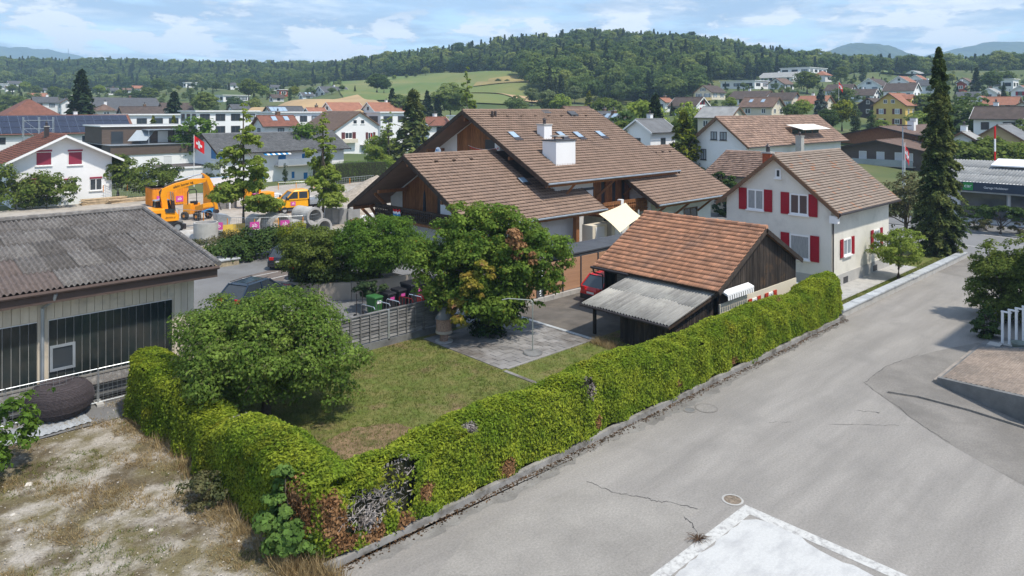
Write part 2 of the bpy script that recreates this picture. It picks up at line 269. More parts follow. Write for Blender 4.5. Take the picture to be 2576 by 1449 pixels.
# ------------------------------------------------------------------ far houses (pixel extents in the photograph, distance in metres from the usual size of a house)
# x0, x1, y of ridge, y of base (0 = on the flat valley floor), distance, ridge axis, wall, roof, shape, shutters, label
FAR = [
 (1966, 2077, 171, 203, 400, 'a', 'white2', 'paleg', 'f', None, 'long white flat-roofed house highest on the slope, just under the wood'),
 (1915, 2016, 181, 205, 380, 'b', 'white2', 'paleg', 'g', None, 'low white house with pale roof left of the highest long flat house'),
 (1934, 1995, 196, 226, 330, 'a', 'white', 'brownfar', 'g', None, 'white house with steep brown roof below the two highest pale-roofed houses'),
 (2048, 2091, 178, 206, 360, 'a', 'white', 'orangefar', 'h', None, 'small white house with red-brown hipped roof right of the highest long house'),
 (2158, 2242, 197, 231, 320, 'a', 'white2', 'darkbrown', 'g', 'greysh', 'white house with broad low gable and grey shutters, mid slope'),
 (2240, 2303, 191, 217, 345, 'a', 'white2', 'orangefar', 'g', None, 'white gabled house with orange roof beside the house with turquoise blind'),
 (2287, 2331, 188, 211, 360, 'a', 'white2', 'orangefar', 'g', 'blue', 'small white house with turquoise-blue shutters and orange roof high on the slope'),
 (2310, 2368, 200, 235, 300, 'b', 'white2', 'greyfar', 'g', None, 'white house with smooth grey roof just left of the tall spruce'),
 (2230, 2308, 208, 252, 265, 'b', 'white2', 'darkbrown', 'gb', None, 'white house with brown roof and stacked balconies above the yellow house'),
 (2144, 2207, 223, 257, 270, 'b', 'white2', 'darkbrown', 'g', None, 'white house with dark roof right of the flagpole on the slope'),
 (2082, 2150, 211, 238, 290, 'b', 'white', 'darkbrown', 'g', None, 'house half hidden by trees with wide dark brown roof, mid slope'),
 (2160, 2232, 246, 300, 225, 'a', 'darkwood', 'darkbrown', 'g', None, 'old dark timber barn left of the yellow house'),
 (1937, 2007, 232, 277, 230, 'b', 'cream', 'darkbrown', 'g', 'greysh', 'cream gabled house with dark roof and pale chimney pipe, centre of the slope'),
 (2012, 2090, 240, 275, 220, 'b', 'cream', 'orangefar', 'g', None, 'cream house with reddish roof and dark chimney behind the blue spruce'),
 (1869, 1964, 244, 294, 180, 'b', 'cream', 'brownfar', 'gs', None, 'cream house with steep flared brown roof and two skylights'),
 (1839, 1945, 228, 263, 240, 'b', 'white', 'darkbrown', 'g', None, 'wide white house with dark hipped roof behind the flared brown roof'),
 (1750, 1822, 214, 250, 260, 'a', 'cream', 'darkbrown', 'g', 'greysh', 'cream house with blue-grey shutters at the edge of the yellow meadow'),
 (1691, 1776, 244, 292, 195, 'b', 'white2', 'darkbrown', 'g', 'red', 'white house with red shutters and mossy dark roof below the yellow meadow'),
 (1653, 1692, 246, 282, 215, 'a', 'white', 'orangefar', 'g', None, 'bright salmon-roofed house left of the white house with red shutters'),
 (1820, 1925, 203, 224, 335, 'b', 'white2', 'paleg', 'f', None, 'modern flat white house with long dark window band at the foot of the wood'),
 (1757, 1870, 268, 0, 140, 'b', 'cream', 'paleg', 'g', None, 'long low building with pale grey sheet roof and white chimney block'),
 (1570, 1700, 300, 0, 105, 'a', 'white2', 'grey', 'g', None, 'white gabled house with grey roof behind the dark conifer right of the chalet'),
 (1509, 1584, 288, 0, 128, 'b', 'white', 'greyfar', 'gs', None, 'house with dark grey roof and one skylight just right of the chalet ridge'),
 (1398, 1500, 268, 0, 112, 'a', 'white', 'brownfar', 'g', None, 'house behind the chalet showing only its brown ridge'),
 (1480, 1560, 280, 0, 170, 'a', 'white', 'greyfar', 'g', None, 'grey-roofed house right behind the trees at the chalet ridge end'),
 (2455, 2580, 268, 0, 118, 'b', 'white2', 'darkbrown', 'g', None, 'large dark brown roofed house at the right edge behind the spruce'),
 (2452, 2600, 314, 0, 98, 'a', 'tan', 'grey', 'g', None, 'tan house with low dark grey roof at the right edge'),
 (2396, 2462, 332, 0, 92, 'a', 'white', 'paleg', 'g', None, 'small pale house with grey roof and chimney behind the garage hall'),
 (2482, 2560, 243, 283, 200, 'b', 'white', 'orangefar', 'g', None, 'orange-roofed house at the right edge behind the dark brown roof'),
 (2448, 2495, 242, 268, 215, 'a', 'white2', 'orangefar', 'g', None, 'small white gable with two arched windows right of the spruce'),
 (2466, 2522, 221, 250, 250, 'a', 'white2', 'paleg', 'g', None, 'white house with pale roof and dark blue blinds upper right'),
 (2544, 2600, 214, 244, 235, 'a', 'white2', 'orangefar', 'g', 'red', 'white house with red windows and orange roof at the right edge'),
 (2408, 2472, 230, 252, 260, 'b', 'white', 'greyfar', 'g', None, 'house with slate-blue roof right of the spruce trunk'),
 (2408, 2432, 203, 232, 300, 'a', 'rust', 'greyfar', 'g', None, 'narrow orange-red house right of the spruce tip'),
 (2498, 2562, 198, 228, 290, 'a', 'white2', 'paleg', 'f', None, 'white modern house with dark band upper right'),
 (2275, 2331, 177, 194, 420, 'a', 'white2', 'paleg', 'g', None, 'white hall with pale roof right under the vineyard'),
 (2405, 2450, 195, 215, 350, 'a', 'white', 'brownfar', 'g', None, 'small brown-roofed house high at right below the trees'),
 (2540, 2620, 255, 296, 160, 'a', 'white', 'greyfar', 'g', None, 'dark roofed house cut by the right edge above the brown roof'),
 # left half
 (-20, 160, 249, 0, 185, 'b', 'white', 'redbrown', 'h', None, 'big red-brown hipped roof at the left edge with tall chimney'),
 (0, 303, 290, 0, 140, 'a', 'white', 'redbrown', 'pv', None, 'building with a long roof covered in solar panels'),
 (270, 480, 287, 0, 172, 'a', 'white2', 'flat', 'f', None, 'long low white building behind the timber-clad flat house'),
 (458, 645, 278, 0, 152, 'a', 'white2', 'flat', 'f', 'band', 'modern white three-storey flat-roofed house with dark window bands'),
 (228, 395, 245, 308, 255, 'a', 'white', 'greyfar', 'gb', None, 'row of terraced houses with dark grey roofs and white dormers'),
 (85, 140, 243, 295, 255, 'a', 'white', 'greyfar', 'g', None, 'dark grey roof just left of the big left spruce'),
 (145, 190, 246, 298, 250, 'b', 'white', 'greyfar', 'g', None, 'white house with dark grey roof at the foot of the big left spruce'),
 (232, 290, 262, 0, 195, 'b', 'cream', 'brownfar', 'h', None, 'brown hipped roof right of the big left spruce'),
 (303, 406, 268, 0, 200, 'a', 'white', 'darkbrown', 'g', None, 'long mossy brown roof with white gable in the left middle'),
 (405, 478, 258, 300, 220, 'a', 'white', 'darkbrown', 'g', None, 'small brown roof behind the dark conifer in the left middle'),
 (640, 745, 291, 0, 128, 'a', 'white', 'redbrown', 'gs', None, 'red-brown tiled roof with black flue behind the slender left tree'),
 (655, 798, 281, 0, 178, 'a', 'white2', 'flat', 'f', 'band', 'flat-roofed white apartment house with blue-grey columns'),
 (813, 912, 257, 300, 225, 'a', 'white2', 'orangefar', 'g', None, 'orange-roofed row house with steep white gable, left one of two'),
 (913, 1020, 257, 302, 222, 'a', 'white2', 'orangefar', 'g', None, 'orange-roofed row house with white cross gable, right one of two'),
 (768, 818, 271, 308, 200, 'a', 'white2', 'orangefar', 'g', None, 'small orange-roofed house left of the two row houses'),
 (676, 754, 267, 305, 208, 'a', 'white', 'greyfar', 'pv', None, 'grey-roofed house with four bright solar panels'),
 (928, 1024, 281, 0, 172, 'a', 'white2', 'flat', 'f', 'band', 'flat white apartment block behind the white house with brown shutters'),
 (1050, 1132, 295, 0, 148, 'a', 'white2', 'redbrown', 'g', None, 'low red-brown roof left behind the chalet gable'),
 (1130, 1200, 290, 0, 165, 'a', 'white2', 'flat', 'f', None, 'flat white building peeping over the chalet gable'),
 (796, 876, 217, 244, 330, 'a', 'white2', 'greyfar', 'g', None, 'grey-roofed farmhouse with red-roofed annex at the meadow edge'),
 (680, 712, 238, 256, 300, 'a', 'white', 'darkbrown', 'g', None, 'small dark-roofed house at the edge of the grain field'),
 (698, 722, 225, 242, 330, 'a', 'rust', 'paleg', 'f', None, 'little red flat-roofed house above the grain field'),
 (754, 786, 232, 250, 320, 'a', 'white2', 'greyfar', 'gs', None, 'small white house with black roof beside the columnar dark tree'),
 (679, 704, 213, 230, 400, 'a', 'white', 'greyfar', 'g', None, 'grey-roofed house high among trees above the little red house'),
 (574, 599, 207, 226, 400, 'a', 'white2', 'greyfar', 'h', None, 'pale pink-white villa with hipped roof on the left slope'),
 (548, 622, 240, 256, 330, 'a', 'white2', 'paleg', 'f', None, 'long white flat house with glass front on the left slope'),
 (578, 624, 262, 288, 250, 'a', 'white', 'greyfar', 'g', None, 'plain grey gabled roof right of the round left trees'),
 (463, 492, 209, 220, 430, 'a', 'white2', 'paleg', 'f', None, 'white modern villa on the left slope below the wood'),
 (268, 295, 220, 239, 400, 'a', 'white2', 'greyfar', 'g', None, 'white house with grey roof right above the big left spruce shoulder'),
 (309, 327, 221, 236, 420, 'a', 'white', 'brownfar', 'g', None, 'tiny brown-roofed house between trees on the left slope'),
 (333, 358, 215, 232, 430, 'a', 'cream', 'orangefar', 'g', None, 'tiny orange-roofed cream house on the left slope'),
 (146, 182, 239, 256, 380, 'a', 'cream', 'orangefar', 'f', None, 'low orange-brown building left of the big left spruce'),
 (72, 116, 234, 248, 400, 'a', 'cream', 'orangefar', 'g', None, 'row of pale orange roofs on the far left slope'),
 (22, 50, 203, 219, 480, 'a', 'white2', 'greyfar', 'g', None, 'white house with grey roof highest on the far left slope'),
 (-5, 18, 210, 226, 470, 'a', 'white2', 'greyfar', 'f', None, 'white flat house cut by the left edge on the far slope'),
 (14, 34, 216, 232, 450, 'a', 'white2', 'darkbrown', 'g', None, 'little white house near the left edge below the highest one'),
 (98, 116, 221, 234, 460, 'a', 'white2', 'greyfar', 'g', None, 'tiny white house in trees on the far left slope'),
]
M['darkwood'] = M['barnwood']; M['rust'] = P('rust_red_render', (.36, .07, .035), .85, .1)
# ------------------------------------------------------------------ terrain
CTRL = []      # x pixel, distance, height
for x in (-1800, -900, -300, 0, 400, 800, 1200, 1600, 2000, 2400, 3000, 3900):
    for Y in (20, 45, 70, 95, 118): CTRL.append((x, Y, 0))
for x in (-300, 0, 400, 700): CTRL.append((x, 150, 0)); CTRL.append((x, 185, 0))
for x in (800, 1100, 1300): CTRL.append((x, 150, 0)); CTRL.append((x, 178, 1))
CTRL += [(-300, 300, 8), (0, 300, 9), (300, 300, 7), (500, 300, 8), (0, 600, 27), (-300, 600, 27), (300, 600, 26), (500, 560, 24), (700, 560, 27),
 (-300, 900, 58), (0, 900, 58), (300, 900, 57), (500, 900, 53), (700, 900, 52), (850, 900, 50), (990, 900, 50), (-900, 900, 58), (-900, 600, 27),
 (900, 230, 10.5), (650, 230, 11), (800, 260, 14), (850, 330, 20), (950, 300, 17), (1000, 265, 14), (1200, 300, 17), (1100, 400, 25), (1250, 450, 34), (1000, 480, 32), (1100, 500, 36), (900, 480, 29), (800, 430, 25),
 (1160, 640, 52), (1300, 640, 60), (1500, 620, 63), (1700, 620, 61), (1850, 620, 54), (1950, 620, 47), (2050, 620, 40), (2300, 620, 38), (2576, 620, 39), (3200, 620, 38), (1050, 660, 46),
 (1300, 380, 24.5), (1400, 290, 13), (1550, 290, 12.5), (1700, 300, 13.5), (1650, 260, 10), (1800, 400, 27), (2000, 430, 30), (2200, 430, 33), (2400, 430, 34), (2600, 430, 34), (3200, 430, 34),
 (1500, 450, 38), (1700, 450, 39), (1350, 220, 6), (1500, 200, 4), (1200, 220, 7), (2576, 300, 17), (3200, 300, 17)]
CTRL += [(2256, 205, 6.0), (2256, 185, 4.6), (2330, 195, 5), (2180, 195, 5.5), (2400, 195, 5), (2256, 225, 8.5)]
for x in (-900, 0, 500, 1000, 1500, 2000, 2600, 3300): CTRL += [(x, 1300, 30), (x, 2500, 20)]
for (x0, x1, yr, yb, Y, ax, *_r) in FAR:
    if yb: CTRL.append(((x0 + x1) / 2, Y + 6, CH - (yb - HY) * Y / F))
    else: CTRL.append(((x0 + x1) / 2, Y + 6, 0))
_C = np.array([((x - CX) / F, math.log(Y), h) for x, Y, h in CTRL])
def terr(X, Y):
    X = np.atleast_1d(np.asarray(X, float)); Y = np.atleast_1d(np.asarray(Y, float)); Yc = np.maximum(Y, 15)
    u = np.clip(X / Yc, -1.8, 1.8); l = np.log(Yc)
    d = ((u[:, None] - _C[None, :, 0]) / .16) ** 2 + ((l[:, None] - _C[None, :, 1]) / .2) ** 2
    w = 1 / (d + .004) ** 2.0
    h = (w * _C[None, :, 2]).sum(1) / w.sum(1)
    r = np.hypot(X, Y); k = np.clip((r - 95) / 45, 0, 1); k = k * k * (3 - 2 * k)
    return h * k - .15 * (1 - k)
def tz(X, Y): return float(terr([X], [Y])[0])
def axis(lo, hi, n): t = np.linspace(-1, 1, n); return t
gx = np.unique(np.concatenate([np.sinh(np.linspace(-4.2, 4.2, 190)) * 84, [-2800, 2800]])); gy = np.unique(np.concatenate([np.linspace(-140, 90, 18), 90 + np.sinh(np.linspace(0, 4.2, 150)) * 78, [2900]]))
GX, GY = np.meshgrid(gx, gy); GZ = terr(GX.ravel(), GY.ravel())
V = np.stack([CC * GX.ravel() + SS * GY.ravel(), -SS * GX.ravel() + CC * GY.ravel(), GZ], 1)
ni, nj = len(gx), len(gy); ii, jj = np.meshgrid(np.arange(ni - 1), np.arange(nj - 1)); k = (jj * ni + ii).ravel()
grass_far = P('meadow_ground', (.085, .12, .035), .95, col2=(.13, .135, .05), scale=.05, dirt=((.055, .09, .03), .02, .45, .65), bump=.3, bscale=2)
tag(link(nmesh('ground', V, np.stack([k, k + 1, k + ni + 1, k + ni], 1), grass_far, True), 'ground', None), kind='structure')
def hit(x, y):                        # where the pixel ray meets the terrain
    u = (x - CX) / F; Y = np.linspace(60, 1600, 1500); h = terr(u * Y, Y); z = CH - (y - HY) * Y / F
    i = np.argmax(h >= z); return u * Y[i], Y[i]
def field(name, pts, mat, n=14, off=.5):   # draped sheet between four corners given in camera ground coords
    pts = [np.array(p) for p in pts]; vs = []
    for j in range(n + 1):
        for i in range(n + 1):
            s, t = i / n, j / n; p = (pts[0] * (1 - s) + pts[1] * s) * (1 - t) + (pts[3] * (1 - s) + pts[2] * s) * t; vs.append(p)
    vs = np.array(vs); z = terr(vs[:, 0], vs[:, 1]) + off
    V = np.stack([CC * vs[:, 0] + SS * vs[:, 1], -SS * vs[:, 0] + CC * vs[:, 1], z], 1); q = np.array([j * (n + 1) + i for j in range(n) for i in range(n)])
    return tag(link(nmesh(name, V, np.stack([q, q + 1, q + n + 2, q + n + 1], 1), mat, True), name, None), kind='structure')
wheat = P('ripe_wheat', (.40, .28, .15), .95, .1, .06, stretch=(1, 3, 1)); meadow = P('green_meadow', (.105, .16, .045), .95, col2=(.19, .19, .065), scale=.022, detail=8); dry = P('dry_meadow', (.26, .21, .085), .95, .2, .04); vine = P('vineyard', (.10, .14, .05), .95, .3, .12, stretch=(1, 4, 1))
def pxl(*ps): return [hit(x, y) for x, y in ps]
field('meadow', [((870 - CX) / F * 262, 262), ((1330 - CX) / F * 262, 262), ((1325 - CX) / F * 470, 470), ((830 - CX) / F * 470, 470)], meadow, 24)
field('wheat_field', [((610 - CX) / F * 212, 212), ((1010 - CX) / F * 226, 226), ((900 - CX) / F * 285, 285), ((690 - CX) / F * 262, 262)], wheat, 16, .7)
field('wheat_strip', [((1180 - CX) / F * 292, 292), ((1420 - CX) / F * 285, 285), ((1430 - CX) / F * 318, 318), ((1195 - CX) / F * 322, 322)], wheat, 14, .9)
field('dry_strip', [((1190 - CX) / F * 345, 345), ((1330 - CX) / F * 350, 350), ((1330 - CX) / F * 420, 420), ((1230 - CX) / F * 410, 410)], dry, 14, .9)
field('dry_slope', [((1640 - CX) / F * 228, 228), ((1790 - CX) / F * 250, 250), ((1790 - CX) / F * 305, 305), ((1650 - CX) / F * 262, 262)], dry, 14, .8)
field('vineyard', [((2215 - CX) / F * 405, 405), ((2375 - CX) / F * 405, 405), ((2375 - CX) / F * 455, 455), ((2225 - CX) / F * 455, 455)], vine, 14, 1.2)
# ------------------------------------------------------------------ near ground sheets
def sheet(name, pts, z, mat, thick=.0):
    m = MB()
    if thick: m.slab([(p[0], p[1], z - thick) for p in pts], (0, 0, thick))
    else: m.quad(*[(p[0], p[1], z) for p in pts])
    return tag(m.build(name, mat), kind='structure')
def grid_sheet(name, a0, a1, b0, b1, n, m_, amp, z, mat):
    A, B = np.meshgrid(np.linspace(a0, a1, n), np.linspace(b0, b1, m_)); r = np.random.default_rng(3)
    Z = z + amp * r.standard_normal(A.shape); Z[0] = Z[-1] = z; Z[:, 0] = Z[:, -1] = z
    k = np.array([j * n + i for j in range(m_ - 1) for i in range(n - 1)])
    return tag(link(nmesh(name, np.stack([A.ravel(), B.ravel(), Z.ravel()], 1), np.stack([k, k + 1, k + n + 1, k + n], 1), mat, True), name, None), kind='structure')
asph = P('old_pale_asphalt', (.272, .255, .232), .9, .13, .8, speck=.28, stretch=(.18, 1.3, 1), bump=.25, bscale=60, dirt=((.215, .203, .186), .5, .5, .8), detail=12)
asph2 = P('darker_asphalt', (.215, .20, .18), .9, .16, .6, speck=.3, bump=.3, bscale=55, dirt=((.145, .135, .122), .5, .5, .8), detail=12)
park = P('grey_parking_asphalt', (.185, .185, .185), .9, .1, .4, bump=.2, bscale=55, dirt=((.13, .125, .12), .3, .5, .75), detail=10)
roadm = P('road_asphalt', (.20, .20, .20), .9, .06, .3, bump=.15, bscale=50)
brownasph = P('brown_driveway', (.12, .108, .095), .95, .2, .8, bump=.3, bscale=40, dirt=((.17, .15, .125), .7, .5, .7), detail=10)
gravel = P('pale_gravel', (.40, .36, .31), .95, .15, 1.5, bump=.4, bscale=20, dirt=((.28, .24, .19), .4, .5, .7))
lawnm = P('dry_lawn', (.115, .148, .028), .95, col2=(.19, .175, .058), scale=1.3, speck=.35, bump=.6, bscale=45, dirt=((.21, .145, .08), .34, .54, .66), detail=12, ramp=(.4, .66))
waste = P('stony_waste_ground', (.38, .345, .295), .95, col2=(.16, .135, .07), scale=.8, speck=.45, bump=.7, bscale=30, dirt=((.11, .085, .05), .55, .50, .62), detail=14, ramp=(.42, .58))
paint = P('white_road_paint', (.52, .515, .49), .7, .08, 3, dirt=((.30, .29, .28), 7, .48, .66)); slabw = P('whitened_concrete', (.40, .40, .395), .85, col2=(.51, .51, .495), scale=1.3, stretch=(1, 2.2, 1), ramp=(.3, .55), speck=.1, dirt=((.30, .295, .29), 1.1, .6, .8), bump=.1, detail=12)
sheet('asphalt_lot', [(8.5, -70), (61.5, -70), (61.5, 15.62), (8.5, 15.62)], 0, asph)
grid_sheet('waste_ground', -45, 8.5, -8, 30.3, 130, 90, .018, .0, waste)
sheet('asphalt_lot_near', [(-45, -70), (8.5, -70), (8.5, -8), (-45, -8)], 0, asph)
sheet('lawn', [(8.5, 15.62), (30.6, 15.62), (30.6, 22.2), (26.05, 22.2), (26.05, 28.15), (8.5, 28.15)], .05, lawnm)
sheet('house_garden', [(30.6, 15.62), (61.5, 15.62), (61.5, 30), (30.6, 30)], .03, lawnm)
sheet('driveway', [(26.05, 22.2), (44, 22.2), (44, 36.6), (26.05, 36.6)], .055, brownasph)
sheet('garden_path', [(38.9, 16.9), (54.5, 16.9), (54.5, 18.4), (38.9, 18.4)], .06, M['concrete'])
sheet('parking_area', [(-14, 28.15), (26.05, 28.15), (26.05, 54), (-14, 54)], .02, park)
sheet('chalet_court', [(26.05, 36.6), (75, 36.6), (75, 60), (26.05, 60)], .02, park)
sheet('gravel_site', [(6, 58), (75, 60), (62, 100), (6, 93)], .03, gravel)
sheet('grass_verge', [(-14, 54), (26.05, 54), (26.05, 58.5), (-14, 58.2)], .04, lawnm)
sheet('main_road', [(61.5, -160), (73.4, -160), (73.4, 230), (61.5, 230)], .0, roadm)
sheet('far_pavement', [(73.4, -160), (80, -160), (80, 40), (73.4, 40)], .06, park, .1)
for i, (a, w) in enumerate(((72.9, .16), (62.0, .16))): sheet('road_edge_line', [(a, -90), (a + w, -90), (a + w, 60), (a, 60)], .006, paint)
for k in range(9): sheet('lane_dash', [(66.3, 40 - k * 7), (66.46, 40 - k * 7), (66.46, 37 - k * 7), (66.3, 37 - k * 7)], .006, paint)
for k in range(9): sheet('lane_dash', [(69.3, 42 - k * 7), (69.44, 42 - k * 7), (69.44, 40 - k * 7), (69.3, 40 - k * 7)], .006, paint)
sheet('dark_asphalt_patch', [g(*p)[:2] for p in ((2174, 964), (2228, 921), (2350, 884), (2460, 862), (2800, 905), (2900, 1300), (2576, 1222), (2380, 1112), (2312, 1066))], .004, asph2)
sheet('road_mouth_patch', [g(*p)[:2] for p in ((2352, 683), (2418, 648), (2520, 650), (2500, 740), (2455, 705))], .004, asph2)
# painted rectangle with pale slab
def strip(a0, a1, b0, b1, z, mat, name): return sheet(name, [(a0, b0), (a1, b0), (a1, b1), (a0, b1)], z, mat)
strip(2, 18.36, 9.72, 10.05, .006, paint, 'painted_border'); strip(18.02, 18.36, -6, 9.72, .006, paint, 'painted_border')
def rough_sheet(name, poly, z, mat, r=.04, step=.25):
    pts = []; q = random.Random(5)
    for i, p in enumerate(poly):
        p, n = Vector(p), Vector(poly[(i + 1) % len(poly)]); L = (n - p).length; m = max(1, int(L / step))
        for k in range(m): v = p.lerp(n, k / m); pts.append((v.x + q.uniform(-r, r), v.y + q.uniform(-r, r)))
    return sheet(name, pts, z, mat)
rough_sheet('pale_concrete_slab', [(2, 9.66)] + [tuple(g(*p)[:2]) for p in ((1868, 1312), (1900, 1308), (1945, 1316), (2010, 1346), (2062, 1388), (2150, 1425), (2200, 1449))] + [(16.2, 4), (16.8, -6), (2, -6)], .005, slabw, .05)
rough_sheet('dry_lawn_patch', [g(*p)[:2] for p in ((800, 1128), (880, 1080), (990, 1068), (1080, 1085), (1120, 1120), (1000, 1160), (900, 1175))], .056, P('dried_out_lawn', (.22, .15, .085), .95, .25, 1.6, speck=.4, bump=.5, bscale=40, dirt=((.12, .11, .04), 1.2, .52, .66)), .12)
rough_sheet('asphalt_repair', [g(*p)[:2] for p in ((1480, 1214), (1545, 1242), (1620, 1253), (1650, 1266), (1680, 1265), (1755, 1284), (1722, 1305), (1745, 1340), (1600, 1449), (1100, 1449), (1180, 1340))], .003, P('repair_asphalt', (.275, .258, .232), .9, .12, .6, speck=.28, bump=.25, bscale=60, detail=12), .05)
rough_sheet('kerb_stain', [(8.6, 15.36), (9.5, 14.9), (14, 14.75), (18, 15.0), (23, 14.7), (28, 14.95), (38, 15.1), (38.4, 15.36)], .0035, P('stained_asphalt', (.15, .142, .13), .95, col2=(.25, .24, .222), scale=1.1, speck=.25, detail=12), .12)
# cracks, manholes, stones
crk = P('crack_tar', (.05, .048, .046), .95, .1)
def crack(name, pts, w, seed):
    q = random.Random(seed); m = MB(); P3 = []
    for i in range(len(pts) - 1):
        p, n = g(*pts[i]), g(*pts[i + 1])
        for k in range(8): v = p.lerp(n, k / 8); P3.append(Vector((v.x + q.uniform(-.05, .05), v.y + q.uniform(-.05, .05), .007)))
    P3.append(g(*pts[-1]) + Vector((0, 0, .007)))
    for i in range(len(P3) - 1):
        d = (P3[i + 1] - P3[i]).normalized(); s = Vector((-d.y, d.x, 0)) * w * q.uniform(.3, 1); m.quad(P3[i] - s, P3[i + 1] - s, P3[i + 1] + s, P3[i] + s)
    return tag(m.build(name, crk), kind='structure')
crack('asphalt_crack', [(1480, 1212), (1545, 1240), (1620, 1250), (1650, 1263), (1680, 1262), (1755, 1281)], .012, 1)
crack('asphalt_crack', [(1722, 1303), (1740, 1318), (1752, 1338)], .010, 2)
crack('asphalt_crack', [(2088, 1067), (2180, 1069), (2262, 1071)], .009, 3); crack('asphalt_crack', [(1932, 1062), (1992, 1062)], .006, 4)
crack('asphalt_crack', [(2155, 1034), (2208, 1037), (2210, 1040)], .009, 5)
crack('asphalt_joint', [(2174, 964), (2230, 921), (2310, 893)], .012, 6); crack('asphalt_joint', [(2174, 964), (2240, 1010), (2312, 1066), (2390, 1114)], .012, 7)
def disc(name, label, p, r, mats, rim=.06):
    t = thing(name, label, 'manhole cover', p)
    m = MB(); n = 20; ring = [(p.x + r * math.cos(k * 2 * math.pi / n), p.y + r * math.sin(k * 2 * math.pi / n)) for k in range(n)]; inn = [(p.x + (r - rim) * math.cos(k * 2 * math.pi / n), p.y + (r - rim) * math.sin(k * 2 * math.pi / n)) for k in range(n)]
    for k in range(n): j = (k + 1) % n; m.quad((*ring[k], .012), (*ring[j], .012), (*inn[j], .016), (*inn[k], .016))
    m.build('frame', mats[0], t); MB().quad(*[(*q, .010) for q in inn]).build('lid', mats[1], t)
disc('manhole_cover', 'round concrete manhole cover, larger of the two near the hedge foot', g(1777, 1027), .42, (asph2, asph))
disc('manhole_cover', 'small round iron manhole cover left of the larger one by the hedge', g(1735, 1032), .24, (asph2, M['darkconc']))
disc('manhole_cover', 'rusty broken manhole cover at the corner of the white painted rectangle', g(1843, 1258), .30, (M['concrete'], P('rubble_lid', (.20, .16, .12), .95, .4, 9, bump=.6)))
# ------------------------------------------------------------------ vegetation tools
def cards(name, Pn, Nn, size, asp, mat, jit=.35, r=None):
    """many leaf-sized rhombic faces at points Pn facing Nn"""
    r = r or rng; n = len(Pn); Nn = Nn + r.normal(0, jit, (n, 3)); Nn /= np.linalg.norm(Nn, axis=1, keepdims=True) + 1e-9
    t = r.normal(0, 1, (n, 3)); t -= (t * Nn).sum(1, keepdims=True) * Nn; t /= np.linalg.norm(t, axis=1, keepdims=True) + 1e-9
    b = np.cross(Nn, t); s = (size * r.uniform(.5, 1.5, n))[:, None] if np.isscalar(size) else size[:, None]
    bend = Nn * s * .18
    V = np.stack([Pn - t * s * .5, Pn + b * s * asp * .5 + bend, Pn + t * s * .5, Pn - b * s * asp * .5 + bend], 1).reshape(-1, 3)
    return nmesh(name, V, np.arange(4 * n).reshape(n, 4), mat)
def sph(n, r=None):
    r = r or rng; v = r.normal(0, 1, (n, 3)); return v / np.linalg.norm(v, axis=1, keepdims=True)
def crown_pts(blobs, nclump, nleaf, r, clump=.22, fill=.25, up=.35):
    """leaves on many small clumps sitting on / in the blobs: uneven outline, gaps, lit tops and dark hollows"""
    bl = np.array(blobs, float); wgt = bl[:, 3] * bl[:, 4] + bl[:, 4] * bl[:, 5]; idx = r.choice(len(bl), nclump, p=wgt / wgt.sum())
    d = sph(nclump, r); rad = np.where(r.random(nclump) < fill, r.uniform(.3, .8, nclump), r.uniform(.78, 1.02, nclump))
    c = bl[idx, :3] + d * bl[idx, 3:] * rad[:, None]; cr = bl[idx, 3:].mean(1) * clump * r.uniform(.6, 1.5, nclump)
    w2 = cr ** 2; k = r.choice(nclump, nleaf, p=w2 / w2.sum()); dd = sph(nleaf, r); dd[:, 2] = np.where(dd[:, 2] < -.35, -dd[:, 2], dd[:, 2])
    p = c[k] + dd * (cr[k] * r.uniform(.55, 1.1, nleaf))[:, None] * np.array([1.15, 1.15, .8])
    nrm = dd + np.array([0, 0, up]) + .4 * d[k]
    return p, nrm, c, cr
def limbs(m, base, top, r0, targets, r):
    base, top = Vector(base), Vector(top); mid = base.lerp(top, .5) + Vector((r.uniform(-.1, .1), r.uniform(-.1, .1), 0))
    m.tube([base, base.lerp(mid, .35), mid, top], [r0 * 1.25, r0, r0 * .85, r0 * .45], 8)
    for t in targets:
        t = Vector(t); s = base.lerp(top, r.uniform(.35, .9)); q = s.lerp(t, .5) + Vector((0, 0, (t - s).length * .12)); m.tube([s, q, t], [r0 * .42, r0 * .25, r0 * .08], 5)
def tree(name, label, loc, blobs, nclump, nleaf, leaf, mat, trunk_r, trunk_top, cat='tree', seed=1, asp=.6, group=None, clump=.22, fill=.25, trunk=True, cname='crown', extra=None):
    r = np.random.default_rng(seed); t = thing(name, label, cat, loc, group=group)
    p, n, c, cr = crown_pts(blobs, nclump, nleaf, r, clump, fill)
    keep = p[:, 2] > .04; p = p[keep]; n = n[keep]
    link(cards(cname, p, n, leaf, asp, mat, r=r), cname, None, t)
    if trunk:
        m = MB(); k = r.choice(len(c), min(9, len(c)), replace=False); limbs(m, (0, 0, -.1), (trunk_top[0], trunk_top[1], trunk_top[2]), trunk_r, [c[i] for i in k], r); m.build('trunk', M['bark'], t, local=True, smooth=True)
    if extra: extra(t, r)
    return t
